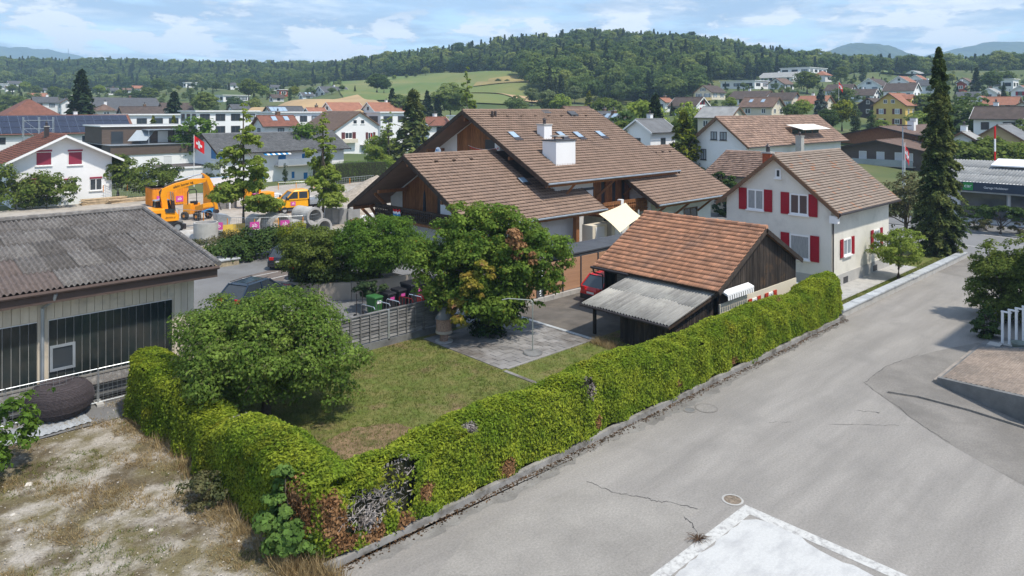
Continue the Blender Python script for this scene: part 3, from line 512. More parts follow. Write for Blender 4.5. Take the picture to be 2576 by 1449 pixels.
def conifer_mesh(h, rad, n, leaf, mat, seed, z0=.06, droop=.35, power=.9, lay=None):
    r = np.random.default_rng(seed); lay = lay or int(h * 2.2); Pn = []; Nn = []; per = max(4, n // (lay * 9))
    for i in range(lay):
        t = (i + r.uniform(0, .7)) / lay; z = h * (z0 + (1 - z0) * t); R_ = rad * (1 - t) ** power * r.uniform(.8, 1.15) + .04 * rad
        for k in range(9):
            a = r.uniform(0, 2 * math.pi); L = R_ * r.uniform(.65, 1.1); s = np.sqrt(r.random(per)) ; x = s * L; w = (1 - .6 * s) * L * .26
            lat = r.uniform(-1, 1, per) * w; zz = z - droop * x * s + r.normal(0, .04 * rad, per)
            Pn.append(np.stack([x * math.cos(a) - lat * math.sin(a), x * math.sin(a) + lat * math.cos(a), zz], 1)); Nn.append(np.tile([math.cos(a) * .45, math.sin(a) * .45, .8], (per, 1)))
    return cards('crown', np.concatenate(Pn), np.concatenate(Nn), leaf, .42, mat, jit=.45, r=r)
LM = dict(
    apple=leafmat('fruit_tree_leaves', (.12, .20, .034), (.205, .29, .058), 1.1, .45, .42, odd=((.26, .29, .11), .07)),
    maple=leafmat('hazel_leaves', (.105, .185, .03), (.20, .285, .045), .9, .45, .42, odd=((.30, .26, .03), .03), dirt=((.30, .20, .06), .42, .63, .74)),
    yellowing=leafmat('yellowing_leaves', (.20, .22, .025), (.33, .24, .05), 1.3, .45, dirt=((.36, .17, .10), 1.1, .56, .64)),
    globe=leafmat('globe_maple_leaves', (.085, .165, .025), (.145, .24, .035), 1.0, .45, .42), globe2=leafmat('olive_round_tree_leaves', (.12, .165, .034), (.175, .22, .045), 1.0, .45, .42),
    dark=leafmat('dark_leaves', (.05, .082, .024), (.085, .125, .034), 1.0, .5, .36), ivy=leafmat('ivy_leaves', (.018, .046, .012), (.04, .085, .02), 1.5, .5, .2),
    thuja=leafmat('thuja_sprays', (.19, .285, .028), (.34, .40, .042), .9, .38, .45, odd=((.12, .185, .026), .14), dirt=((.34, .31, .035), .5, .56, .72)), dead=leafmat('dead_brown_thuja', (.20, .10, .042), (.32, .185, .09), 2.0, .5, .2), deadg=leafmat('dead_grey_thuja', (.20, .17, .15), (.36, .33, .31), 2, .4, .2),
    young=leafmat('maple_sapling_leaves', (.09, .17, .036), (.16, .26, .06), 1.5, .4), ginkgo=leafmat('slender_tree_leaves', (.20, .28, .045), (.30, .37, .07), .7, .4, .42), bush=leafmat('bush_leaves', (.105, .16, .03), (.19, .235, .052), 1.1, .45, .4),
    yellowgreen=leafmat('yellow_green_leaves', (.16, .21, .02), (.26, .27, .03), .8, .4), spruce=leafmat('spruce_needles', (.075, .115, .036), (.18, .205, .06), .55, .5, .25), sprucedk=leafmat('dark_conifer_needles', (.030, .054, .022), (.055, .084, .03), .6, .5, .12), bluesp=leafmat('blue_spruce_needles', (.09, .125, .11), (.16, .20, .18), .8, .4, .12), yconi=leafmat('golden_cypress', (.095, .135, .012), (.22, .235, .02), .8, .4, .2), yew=leafmat('yew_needles', (.042, .078, .02), (.075, .12, .03), 1.2, .4, .15),
    f1=leafmat('wood_leaves_a', (.088, .148, .046), (.145, .21, .06), .03, .38, .4, objvar=.36), f2=leafmat('wood_leaves_b', (.12, .178, .05), (.19, .245, .066), .03, .38, .4, objvar=.36), f3=leafmat('wood_needles', (.042, .074, .034), (.07, .10, .042), .03, .4, .3, objvar=.3),
    pale=leafmat('willow_leaves', (.13, .175, .075), (.20, .24, .10), .3, .4), scrub=leafmat('scrub', (.095, .115, .05), (.18, .16, .075), 1.5, .5),
    straw=leafmat('dry_grass', (.30, .215, .105), (.42, .33, .18), 2, .35, .3), blade=leafmat('green_grass', (.125, .165, .032), (.21, .215, .068), 1.1, .5, .3), copper=leafmat('copper_leaves', (.05, .02, .02), (.09, .035, .03), 1, .4))
def tufts(name, pts, h, w, mat, r, n=6, lean=.35):        # upright grass blades
    Pn = np.repeat(np.array(pts), n, 0); k = len(Pn); Pn = Pn + np.concatenate([r.normal(0, w * 1.6, (k, 2)), np.zeros((k, 1))], 1)
    a = r.uniform(0, 6.283, k); hh = h * r.uniform(.4, 1.2, k); ln = r.normal(0, lean, (k, 2)) * hh[:, None]; d = np.stack([np.cos(a), np.sin(a), 0 * a], 1) * (w * r.uniform(.5, 1.2, k))[:, None] * .35
    tip = Pn + np.concatenate([ln, hh[:, None]], 1); V = np.stack([Pn - d, Pn + d, tip], 1).reshape(-1, 3)
    return nmesh(name, V, np.arange(3 * k).reshape(k, 3), mat)
# ------------------------------------------------------------------ building tools
def tile_geo(tw, tl, prof, lift=.09, th=.016):
    """one roof tile: x along the eave, y up the slope, z off the roof; prof = cross-section heights"""
    n = len(prof); xs = np.linspace(0, tw * .985, n); vs = []
    for x, z in zip(xs, prof): vs += [(x, -.03, z + lift), (x, tl * 1.05, z + .006), (x, -.03, z + lift - th)]
    fs = []
    for i in range(n - 1):
        k, j = 3 * i, 3 * (i + 1); fs += [(k, j, j + 1, k + 1), (k + 2, j + 2, j, k)]
    return np.array(vs), np.array(fs)
PROF = dict(wave=[0, .012, .03, .035, .02, .004, 0], flat=[0, 0, .002, 0], roll=[0, .034, .006, 0, .034, .006])
def tile_roof(parent, O, U, Vd, lu, lv, tw, tl, mat, prof='wave', n_ind=0, seed=1, skip=None, name='roof_tile'):
    """lay tiles on a slope from the lower corner O (world); nearest n_ind are objects of their own, the rest one part"""
    O, U, Vd = Vector(O), Vector(U).normalized(), Vector(Vd).normalized(); N = U.cross(Vd); r = np.random.default_rng(seed)
    nu = max(1, round(lu / tw)); nv = max(1, round(lv / tl)); tw = lu / nu; tl = lv / nv
    gv, gf = tile_geo(tw, tl, PROF[prof], .055 if prof == 'roll' else .09); Mx = np.array([U, Vd, N]).T; po = wloc(parent); C = []
    for j in range(nv):
        for i in range(nu):
            p = O + U * (i * tw) + Vd * (j * tl)
            if skip and skip(p + U * tw * .5 + Vd * tl * .5): continue
            C.append(p)
    C = np.array(C); d = np.linalg.norm(C - np.array([0, 0, CH]), axis=1); order = np.argsort(d); ind = order[:n_ind]; rest = order[n_ind:]
    if n_ind:
        me = nmesh(name, gv, gf, mat)
        for q in ind:
            o = link(me, name, None, parent); m = Matrix((U, Vd, N)).transposed().to_4x4(); rz = Matrix.Rotation(r.normal(0, .012), 4, 'Z') @ Matrix.Rotation(r.normal(0, .008), 4, 'X')
            m.translation = Vector(C[q]) - po + N * r.uniform(0, .006); o.matrix_local = m @ rz
    if len(rest):
        g3 = gv @ Mx.T; jit = r.normal(0, .004, (len(rest), 1, 3)); Vv = (C[rest][:, None, :] + g3[None] + jit).reshape(-1, 3) - np.array(po)
        Ff = (gf[None] + (np.arange(len(rest)) * len(gv))[:, None, None]).reshape(-1, 4)
        tag(link(nmesh(name + 's', Vv, Ff, mat), name + 's', None, parent), kind='stuff')
def box_dir(m, c, U, V, N, du, dv, dn): # oriented box, corner c
    c = Vector(c); U, V, N = U * du, V * dv, N * dn
    vs = [c, c + U, c + U + V, c + V]; return m.slab(vs, N)
def window(par, plane, k, t0, t1, z0, z1, fr=None, pane=None, shut=None, sill=True, mull=1, out=-1, sw=None, cross=0, roller=None):
    """window on the wall plane (plane 'a' or 'b' = k), from t0..t1 along the other axis"""
    fr = fr or M['framew']; pane = pane or M['glass']
    def pt(t, z, d): return (k + out * d, t, z) if plane == 'a' else (t, k + out * d, z)
    def bx(m, a0, a1, za, zb, d0, d1): return m.box(pt(a0, za, d0), pt(a1, zb, d1))
    b = .09; m = MB(); bx(m, t0, t0 + b, z0, z1, -.02, .05); bx(m, t1 - b, t1, z0, z1, -.02, .05); bx(m, t0 + b, t1 - b, z1 - b, z1, -.02, .05); bx(m, t0 + b, t1 - b, z0, z0 + b, -.02, .05)
    for i in range(mull): c = t0 + (t1 - t0) * (i + 1) / (mull + 1); bx(m, c - .045, c + .045, z0 + b, z1 - b, -.02, .045)
    for i in range(cross): c = z0 + (z1 - z0) * (i + 1) / (cross + 1); bx(m, t0 + b, t1 - b, c - .012, c + .012, -.01, .03)
    w = m.build('window', fr, par)
    m = MB(); bx(m, t0 + b * .5, t1 - b * .5, z0 + b * .5, z1 - b * .5, -.03, .015); m.build('pane', pane, w)
    if sill: m = MB(); bx(m, t0 - .06, t1 + .06, z0 - .09, z0 - .002, -.02, .14); m.build('sill', fr, w)
    if roller: m = MB(); bx(m, t0 + .02, t1 - .02, z1 + .002, z1 + .2, -.02, .12); m.build('roller_box', roller, w)
    if shut:
        sw = sw or (t1 - t0) * .48
        for s in (-1, 1):
            a0 = t0 - .03 - sw if s < 0 else t1 + .03; m = MB(); bx(m, a0, a0 + sw, z0 - .05, z1 + .05, .03, .075)
            for q in (.12, .5, .88): zz = z0 + (z1 - z0) * q; bx(m, a0 + .05, a0 + sw - .05, zz - .03, zz + .03, .075, .09)
            m.build('shutter', shut, w)
    return w
_ufr = MB().box((-.5, -.5, 0), (-.40, .5, .06)).box((.40, -.5, 0), (.5, .5, .06)).box((-.40, .40, 0), (.40, .5, .06)).box((-.40, -.5, 0), (.40, -.40, .06)).box((-.04, -.40, 0), (.04, .40, .05))
_UF = {}
def fwin(par, plane, k, t, z, w, h, fr, pane, shut=None, out=-1):       # small shared-mesh window for farther houses
    key = (fr.name, pane.name, shut.name if shut else '')
    if key not in _UF: _UF[key] = (_ufr.mesh('window', fr), MB().box((-.42, -.42, -.02), (.42, .42, .02)).mesh('pane', pane), MB().box((-.25, -.52, .02), (.25, .52, .09)).mesh('shutter', shut) if shut else None)
    f, p, s = _UF[key]; po = wloc(par); pos = (Vector((k, t, z)) if plane == 'a' else Vector((t, k, z))) - po
    X = Vector((0, -1, 0)) if plane == 'a' else Vector((1, 0, 0)); Z = Vector((out, 0, 0)) if plane == 'a' else Vector((0, out, 0))
    m = Matrix((X, Vector((0, 0, 1)), Z)).transposed().to_4x4(); m.translation = pos; m = m @ Matrix.Diagonal((w, h, 1, 1))
    o = link(f, 'window', None, par); o.matrix_local = m; q = link(p, 'pane', None, o)
    if s:
        for sg in (-1, 1): e = link(s, 'shutter', None, o); e.matrix_local = Matrix.Translation((sg * .76, 0, 0))
    return o
def gable_walls(m, a0, a1, b0, b1, z0, zw, zr, axis, rm):
    """walls of a gabled box; zw = wall height at the eaves sides, zr under the ridge at rm"""
    if axis == 'a': e = [(b0, z0), (b1, z0), (b1, zw), (rm, zr), (b0, zw)]; m.slab([(a0, y, z) for y, z in e], (a1 - a0, 0, 0))
    else: e = [(a0, z0), (a1, z0), (a1, zw), (rm, zr), (a0, zw)]; m.slab([(x, b0, z) for x, z in e], (0, b1 - b0, 0))
def house(name, label, a0, a1, b0, b1, z0, ze, zr, axis, wall, roof, oe=.6, og=.5, rm=None, cat='house', tiles=None, n_ind=0, prof='wave', edge=None, gut=True, th=.14, plinth=None, seed=1, skip=None, loc=None, ridgecap=True, bothtile=False):
    edge = edge or M['wooddk']; t = thing(name, label, cat, loc or ((a0 + a1) / 2, (b0 + b1) / 2, z0))
    rm = rm if rm is not None else ((b0 + b1) / 2 if axis == 'a' else (a0 + a1) / 2)
    lo, hi = (b0, b1) if axis == 'a' else (a0, a1); sl = (zr - ze) / (rm - lo + oe); zw = ze + sl * oe - th * 1.1
    m = MB(); gable_walls(m, a0, a1, b0, b1, z0 - 1.2, zw, zr - th * 1.3, axis, rm); t['wall'] = 1; w = m.build('wall', wall, t); del t['wall']
    if plinth: q = MB(); q.box((a0 - .03, b0 - .03, z0 - .5), (a1 + .03, b1 + .03, z0 + plinth)); q.build('plinth', M['plinth'], t)
    g0, g1 = (a0 - og, a1 + og) if axis == 'a' else (b0 - og, b1 + og)
    def pt(al, ac, z): return Vector((al, ac, z)) if axis == 'a' else Vector((ac, al, z))
    for s, e in ((-1, lo - oe), (1, hi + oe)):
        zee = zr - sl * abs(e - rm)
        d = (pt(0, rm, zr) - pt(0, e, zee)); n = d.cross(pt(1, 0, 0)).normalized(); n = n if n.z > 0 else -n
        m = MB(); m.slab([pt(g0, e, zee) - n * th, pt(g1, e, zee) - n * th, pt(g1, rm, zr) - n * th, pt(g0, rm, zr) - n * th], n * (th - (.0 if not tiles else .02)))
        tl = tiles and (s < 0 or bothtile)
        m.build('roof', roof if not tl else edge, t)
        if tl:
            O, U = (pt(g0, e, zee), pt(1, 0, 0)) if (axis == 'a') == (s < 0) else (pt(g1, e, zee), pt(-1, 0, 0))
            tile_roof(t, O - n * .015, U, d, g1 - g0, d.length, tiles[0], tiles[1], roof, prof, n_ind, seed, skip)
        for gg in (g0, g1): # barge boards
            q = MB(); q.slab([pt(gg, e, zee - th - .12), pt(gg, rm, zr - th - .12), pt(gg, rm, zr + .02), pt(gg, e, zee + .02)], pt(-.05 if gg == g0 else .05, 0, 0)); q.build('barge_board', edge, t)
        if gut: q = MB(); q.tube([pt(g0 - .02, e + s * .07, zee - .05), pt(g1 + .02, e + s * .07, zee - .05)], .07, 7); q.build('gutter', M['gutter'], t)
    if ridgecap: q = MB(); q.tube([pt(g0, rm, zr + .01), pt(g1, rm, zr + .01)], .10, 8); q.build('ridge_cap', roof, t)
    return t
def chimney(par, a, b, z0, z1, w, d, mat, cap=None, pot=True, capm=None):
    c = MB().box((a - w / 2, b - d / 2, z0), (a + w / 2, b + d / 2, z1)).build('chimney', mat, par)
    MB().box((a - w / 2 - .07, b - d / 2 - .07, z1), (a + w / 2 + .07, b + d / 2 + .07, z1 + .1)).build('chimney_cap', capm or M['concrete'], c)
    if pot: MB().lathe((a, b, z1 + .1), [(.14, 0), (.12, .35), (.2, .36), (.02, .55)], 10).build('chimney_pot', M['gutter'], c)
    return c
def downpipe(par, pts, r=.05, mat=None): return MB().tube(pts, r, 7).build('downpipe', mat or M['gutter'], par)
# ------------------------------------------------------------------ white house with red shutters (right of centre)
A0, A1, B0, B1 = 44.0, 53.5, 18.4, 25.45
wh = house('white_house', 'white plastered house with dark red shutters and brown tiled gable roof', A0, A1, B0, B1, 0, 4.72, 8.05, 'a', M['housewhite'], ROOFS['house'], oe=.6, og=.35, tiles=(.19, .21), n_ind=300, prof='flat', edge=M['frameb'], plinth=.75, seed=11)
for (x0, y0, x1, y1, mat, mu) in ((1880, 478, 1922, 525, 'curtain', 1), (1987, 490, 2034, 537, 'glass', 1), (1987, 594, 2038, 647, 'curtain', 0)):
    p, q = pa(x0, y1, A0), pa(x1, y0, A0); window(wh, 'a', A0, q.y, p.y, p.z, q.z, shut=M['red'], pane=M[mat], mull=mu, sw=.55)
p, q = pa(1951, 447, A0), pa(1965, 425, A0); window(wh, 'a', A0, q.y, p.y, p.z, q.z, mull=0)
for (x0, y0, x1, y1) in ((2120, 597, 2140, 645), (2196, 575, 2212, 622)):
    p, q = pb(x0, y1, B0), pb(x1, y0, B0); window(wh, 'b', B0, p.x, q.x, p.z, q.z, shut=M['red'], pane=M['glass2'], sw=.42)
for x in (2126, 2200):
    p = pb(x, 700, B0); box('basement_window', (p.x - .35, B0 - .05, .12), (p.x + .35, B0 + .02, .5), M['framed'], wh)
box('vent_grille', (A0 - .06, 24.3, .35), (A0 + .02, 24.8, .62), M['whitesh'], wh)
downpipe(wh, [(A0 - .3, B0 - .66, 4.62), (A0 - .25, B0 - .5, 4.45), (A0 + .05, B0 - .09, 4.05), (A0 + .05, B0 - .09, .1)])
chimney(wh, 46.2, 23.6, 6.4, 8.0, .5, .55, M['brick'])
MB().box((A0 - .30, B0 - .5, 4.1), (A0, B0, 4.55)).build('eave_return', M['framew'], wh)
# ------------------------------------------------------------------ barn with clay roof and lean-to
RA, EA, BG, BL, ZR, ZE = 34.4, 29.75, 17.65, 25.25, 4.95, 2.52
bn = thing('barn', 'old timber barn with red clay tile roof and corrugated lean-to', 'barn', (33, 21.4, 0))
sl = (ZR - ZE) / (RA - EA); WA0, WA1 = EA + .55, 38.2; zw = ZE + sl * .55 - .15; zw1 = ZR - sl * (WA1 - RA) - .15
MB().slab([(WA0, BG + .3, .0), (WA1, BG + .3, .0), (WA1, BG + .3, zw1), (RA, BG + .3, ZR - .15), (WA0, BG + .3, zw)], (0, .08, 0)).build('gable_wall', M['barnwood'], bn)
box('base_wall', (WA0, BG + .22, -.3), (WA1, BG + .29, 1.78), M['cream'], bn)
MB().slab([(WA0, BL - .5, 0), (WA1, BL - .5, 0), (WA1, BL - .5, zw1), (RA, BL - .5, ZR - .15), (WA0, BL - .5, zw)], (0, .08, 0)).build('back_gable_wall', M['barnwood'], bn)
box('rear_wall', (WA1, BG + .3, 0), (WA1 + .08, BL - .42, zw1), M['barnwood'], bn)
pl = MB().box((0, 0, 0), (.155, .03, 1)).mesh('plank', M['barnwood'])
x = WA0 + .02; k = 0
while x < WA1 - .12:                                          # vertical gable planks, each its own board
    zt = (ZE + sl * (x + .08 - EA) if x < RA else ZR - sl * (x + .08 - RA)) - .22
    o = link(pl, 'plank', None, bn); o.matrix_local = Matrix.Translation(Vector((x, BG + .265 + random.uniform(-.008, .008), 1.79)) - bn.location) @ Matrix.Diagonal((random.uniform(.92, 1.02), 1, max(.1, zt - 1.79), 1)); x += .165
for (a, b) in ((33.25, 1.05), (34.95, 1.05)):
    w = window(bn, 'b', BG + .22, a, a + .5, .85, 1.5, fr=M['framew'], pane=M['glass'], shut=M['orsh'], sw=.33, sill=False)
# roof: battens plane, clay tiles, ridge tiles
d = Vector((RA - EA, 0, ZR - ZE)); n = Vector((-d.z, 0, d.x)).normalized()
MB().slab([(EA, BG, ZE) - n * .1 if False else Vector((EA, BG, ZE)) - n * .1, Vector((EA, BL, ZE)) - n * .1, Vector((RA, BL, ZR)) - n * .1, Vector((RA, BG, ZR)) - n * .1], n * .08).build('roof', M['wooddk'], bn)
tile_roof(bn, Vector((EA, BL, ZE)) - n * .01, (0, -1, 0), d, BL - BG, d.length, .205, .33, ROOFS['barn'], 'roll', 300, 21)
d2 = Vector((WA1 + .3 - RA, 0, -(WA1 + .3 - RA) * sl)); n2 = Vector((-d2.z, 0, d2.x)).normalized(); n2 = n2 if n2.z > 0 else -n2
MB().slab([Vector((RA, BG, ZR)) - n2 * .1, Vector((RA, BL, ZR)) - n2 * .1, Vector((RA, BL, ZR)) + d2 - n2 * .1, Vector((RA, BG, ZR)) + d2 - n2 * .1], n2 * .1).build('roof', ROOFS['barn'], bn)
rt = MB().tube([(0, 0, 0), (0, -.42, .02)], [.11, .125], 8).mesh('ridge_tile', ROOFS['barn'])
for i in range(int((BL - BG) / .4)): o = link(rt, 'ridge_tile', None, bn); o.matrix_local = Matrix.Translation(Vector((RA, BL - .02 - i * .4, ZR + .03 + random.uniform(-.01, .01))) - bn.location)
for dd, nn in ((d, n), (d2, n2)):
    o0 = Vector((EA, BG, ZE)) if dd is d else Vector((RA, BG, ZR))
    MB().slab([o0 - nn * .22, o0 + dd - nn * .22, o0 + dd - nn * .0, o0 - nn * .0], (0, -.05, 0)).build('barge_board', M['barnwood'], bn)
MB().tube([(EA - .08, BL + .05, ZE - .06), (EA - .08, 22.8, ZE - .06)], .07, 7).build('gutter', M['gutter'], bn)
downpipe(bn, [(EA - .08, BL - .1, ZE - .1), (EA, BL - .1, ZE - .35), (WA0 - .05, BL - .3, ZE - .5), (WA0 - .05, BL - .3, 0)])
for b in (22.95, 24.0, 24.75): box('post', (WA0, b, 0), (WA0 + .14, b + .14, 2.6), M['barnwood'], bn)
MB().beam((WA0 + .1, 22.9, 2.45), (WA0 + .1, 24.85, 2.45), .14, .18).build('beam', M['barnwood'], bn)
box('grey_board', (WA0 - .02, 23.0, 1.75), (WA0 + .02, 24.0, 2.2), M['fencewood'], bn)
# lean-to
La0, La1, Lb0, Lb1, Lz0, Lz1 = 26.2, 30.35, 17.9, 22.95, 1.62, 2.42
corr = P('weathered_fibre_cement', (.30, .29, .265), .9, .16, 2.0, stretch=(.5, 3, 1), island=.10, dirt=((.40, .385, .34), .8, .5, .75), bump=.2)
def corr_geo(w, L, pitch, amp, seg=8, th=.012):
    n = int(round(w / pitch)) * seg; xs = np.linspace(0, w, n + 1); z = amp * np.sin(xs / pitch * 2 * np.pi); vs = []
    for x, zz in zip(xs, z): vs += [(x, 0, zz), (x, L, zz), (x, 0, zz - th)]
    fs = []
    for i in range(n): k, j = 3 * i, 3 * i + 3; fs += [(k, j, j + 1, k + 1), (k + 2, j + 2, j, k)]
    return np.array(vs), np.array(fs)
def corr_sheets(par, O, U, Vd, lu, lv, nu, nv, pitch, amp, mats, seed, name='roof_sheet', pick=None):
    O, U, Vd = Vector(O), Vector(U).normalized(), Vector(Vd).normalized(); N = U.cross(Vd); r = random.Random(seed); w = lu / nu; L = lv / nv; po = wloc(par)
    w_ = round(w / pitch) * pitch or pitch; sc = w / w_; gv, gf = corr_geo(w_, L * 1.06, pitch, amp); gv[:, 0] *= sc * 1.002; mes = [nmesh(name, gv, gf, m, True) for m in mats]
    for j in range(nv):
        for i in range(nu):
            k = pick(i, j) if pick else r.randrange(len(mes)); o = link(mes[k], name, None, par); m = Matrix((U, Vd, N)).transposed().to_4x4()
            m.translation = O + U * (i * w) + Vd * (j * L) + N * (.012 * ((i + j) % 2) + .004 * i / nu) - po + N * (-.03 * j / nv); o.matrix_local = m @ Matrix.Rotation(R(-.55), 4, 'X') @ Matrix.Rotation(r.gauss(0, .003), 4, 'Z')
corr_sheets(bn, (La0, Lb1, Lz0), (0, -1, 0), (La1 - La0, 0, Lz1 - Lz0), Lb1 - Lb0, math.hypot(La1 - La0, Lz1 - Lz0), 5, 2, .168, .036, [corr, P('weathered_fibre_cement_b', (.255, .245, .225), .9, .2, 2.0, stretch=(.5, 3, 1), bump=.2, dirt=((.38, .37, .33), .9, .5, .72))], 4)
MB().slab([(La0 + .12, Lb0 + .1, Lz0 - .16), (La1, Lb0 + .1, Lz1 - .16), (La1, Lb1 - .1, Lz1 - .16), (La0 + .12, Lb1 - .1, Lz0 - .16)], (0, 0, .07)).build('lean_to_roof_boards', M['barnwood'], bn)
MB().tube([(La0 - .07, Lb1, Lz0 - .07), (La0 - .07, Lb0, Lz0 - .07)], .06, 7).build('gutter', M['gutter'], bn)
MB().slab([(La0 + .05, Lb0 + .05, Lz0 - .22), (La1, Lb0 + .05, Lz1 - .22), (La1, Lb0 + .05, Lz1 - .02), (La0 + .05, Lb0 + .05, Lz0 - .02)], (0, .04, 0)).build('barge_board', M['wooddk'], bn)
box('lean_to_front_wall', (26.85, Lb0 + .35, 0), (26.92, 20.9, 1.68), M['barnwood'], bn)
b = Lb0 + .36
while b < 20.8:
    box('plank', (26.81 + random.uniform(-.006, .006), b, .02), (26.849, b + .17, 1.66), M['barnwood'], bn); b += .18
MB().slab([(26.9, Lb0 + .33, 0), (30.3, Lb0 + .33, 0), (30.3, Lb0 + .33, 2.25), (26.9, Lb0 + .33, 1.6)], (0, .05, 0)).build('lean_to_side_wall', M['barnwood'], bn)
a = 26.92
while a < 30.1:
    box('plank', (a, Lb0 + .295 + random.uniform(-.006, .006), .02), (a + .17, Lb0 + .329, 1.58 + (a - 26.9) * .19), M['barnwood'], bn); a += .185
for b in (22.6, 20.92): box('post', (26.8, b, 0), (26.93, b + .13, 1.72), M['barnwood'], bn)
box('storage_shelf', (28.6, 21.0, .75), (29.1, 22.5, .8), M['fencewood'], bn)
# awning on the road side
aw = MB(); aw.slab([(30.4, BG + .2, 2.32), (32.9, BG + .2, 2.32), (32.9, BG - .12, 2.2), (30.4, BG - .12, 2.2)], (0, 0, .09)); aw = aw.build('awning', M['signw'], bn)
vm = MB()
for i in range(12): x0 = 30.4 + i * 2.5 / 12; vm.quad((x0 + .02, BG - .13, 2.2), (x0 + .165, BG - .13, 2.2), (x0 + .165, BG - .14, 2.0), (x0 + .02, BG - .14, 2.0))
vm.build('awning_valance', M['signw'], aw)
# ------------------------------------------------------------------ chalet
ch = thing('chalet', 'large timber chalet with stepped brown tile roofs, balconies and white chimneys', 'chalet', (47, 43, 0))
T = (.30, .375); WD = M['wooddk']
def slope(par, a0, a1, be, ze, br, zr, n_ind=0, seed=1, skip=None, tiles=True, under=True):
    sgn = 1 if br > be else -1; d = Vector((0, br - be, zr - ze)); n = Vector((0, -d.z * sgn, abs(d.y))).normalized()
    p = [Vector((a0, be, ze)), Vector((a1, be, ze)), Vector((a1, br, zr)), Vector((a0, br, zr))]
    MB().slab([q - n * .2 for q in p], n * .17).build('roof', WD if tiles else ROOFS['brown'], par)
    if tiles:
        O, U = (p[0], (1, 0, 0)) if sgn > 0 else (p[1], (-1, 0, 0)); tile_roof(par, O - n * .02, U, d, a1 - a0, d.length, *T, ROOFS['brown'], 'wave', n_ind, seed, skip)
    for a in (a0, a1): MB().slab([Vector((a, be, ze - .34)), Vector((a, br, zr - .34)), Vector((a, br, zr + .03)), Vector((a, be, ze + .03))], (-.06 if a == a0 else .06, 0, 0)).build('barge_board', WD, par)
    if sgn > 0: MB().tube([(a0, be - .08, ze - .05), (a1, be - .08, ze - .05)], .075, 7).build('gutter', M['zinc'], par); MB().beam((a0 + .1, be + .3, ze - .22), (a1 - .1, be + .3, ze - .22), .18, .24).build('eave_beam', M['wood'], par)
m0, m1, me_, mze, mr, mzr = 38.5, 55.8, 37.0, 5.46, 47.05, 10.9
slope(ch, m0, m1, me_, mze, mr, mzr, 300, 31); slope(ch, m0, m1, 2 * mr - me_, mze, mr, mzr, tiles=False)
l0, l1, le, lze, lr, lzr = 30.2, 43.9, 35.8, 3.2, 43.7, 7.6
mslope = (mzr - mze) / (mr - me_); lslope = (lzr - lze) / (lr - le)
slope(ch, l0, l1, le, lze, lr, lzr, 0, 32, skip=lambda p: p.x > m0 + .6 and p.y > 40.2); slope(ch, l0, 42, 2 * lr - le, lze, lr, lzr, tiles=False)
w0, w1, we, wze, wr, wzr = 48.7, 60.9, 34.3, 3.2, 41.6, 7.35
slope(ch, w0, w1, we, wze, wr, wzr, 0, 33, skip=lambda p: p.x < m1 - .4 and p.y > 38.6); slope(ch, 54, w1, 2 * wr - we, wze, wr, wzr, tiles=False)
for (a0, a1, b, z) in ((m0, m1, mr, mzr), (l0, m0 + 1, lr, lzr), (m1 - 1, w1, wr, wzr)):
    rr = MB().tube([(0, 0, 0), (.4, 0, .015)], [.115, .10], 8).mesh('ridge_tile', ROOFS['brown'])
    for i in range(int((a1 - a0) / .38)): o = link(rr, 'ridge_tile', None, ch); o.matrix_local = Matrix.Translation(Vector((a0 + i * .38, b, z + .02 + random.uniform(-.008, .008))) - ch.location)
sg = MB().slab([(-.12, -.10, 0), (.12, -.10, 0), (.10, .10, .0), (-.10, .10, .0)], (0, -.02, .09)).mesh('vent_tile', M['wooddk'])   # small dormer vents below the ridges
def on_slope(be, ze, s, b): return ze + (b - be) * s
for i in range(8): o = link(sg, 'vent_tile', None, ch); o.matrix_local = Matrix.Translation(Vector((m0 + 2.4 + i * 1.75, mr - 1.1, on_slope(me_, mze, mslope, mr - 1.1) + .06)) - ch.location)
for i in range(3): o = link(sg, 'vent_tile', None, ch); o.matrix_local = Matrix.Translation(Vector((l0 + 2.2 + i * 1.7, lr - 1.0, on_slope(le, lze, lslope, lr - 1.0) + .06)) - ch.location)
for i in range(4): o = link(sg, 'vent_tile', None, ch); o.matrix_local = Matrix.Translation(Vector((w1 - 5 + i * 1.2, wr - 1.0, on_slope(we, wze, (wzr - wze) / (wr - we), wr - 1) + .06)) - ch.location)
# bodies
wallc = M['white']
MB().slab([(40.6, 38.6, -.5), (40.6, 55.6, -.5), (40.6, 55.6, mze + .7), (40.6, mr, mzr - .35), (40.6, 38.6, mze + .55)], (14.2, 0, 0)).build('wall', wallc, ch)
MB().slab([(33.4, 37.4, -.5), (33.4, 50.2, -.5), (33.4, 50.2, lze + .6), (33.4, lr, lzr - .35), (33.4, 37.4, lze + .6)], (8.2, 0, 0)).build('wall', wallc, ch)
MB().slab([(50.3, 36.2, -.5), (50.3, 47.4, -.5), (50.3, 47.4, wze + .7), (50.3, wr, wzr - .35), (50.3, 36.2, wze + .7)], (9.4, 0, 0)).build('wall', wallc, ch)
# timber gable cladding boards on the lower gable and upper gable
def clad(a, b0, b1, zb, top, name='cladding_board', out=-.05, w=.16):
    b = b0
    while b < b1 - .05:
        zt = top(b + w / 2)
        if zt > zb + .1: box(name, (a + out, b, zb), (a, b + w * .95, zt), M['wood'], ch)
        b += w
clad(33.4, 41.4, 48.4, 2.55, lambda b: lzr - .4 - abs(b - lr) * lslope)
clad(40.6, 43.6, 50.3, 6.9, lambda b: mzr - .4 - abs(b - mr) * mslope)
# upper loggia: flat dark panel painting the shade of a recess, white wall piece, door
box('loggia_shade_panel', (40.5, 44.7, 6.2), (40.56, 46.4, 8.4), M['framed'], ch); box('white_door', (39.9, 43.9, 6.2), (40.55, 44.5, 8.3), M['framew'], ch)
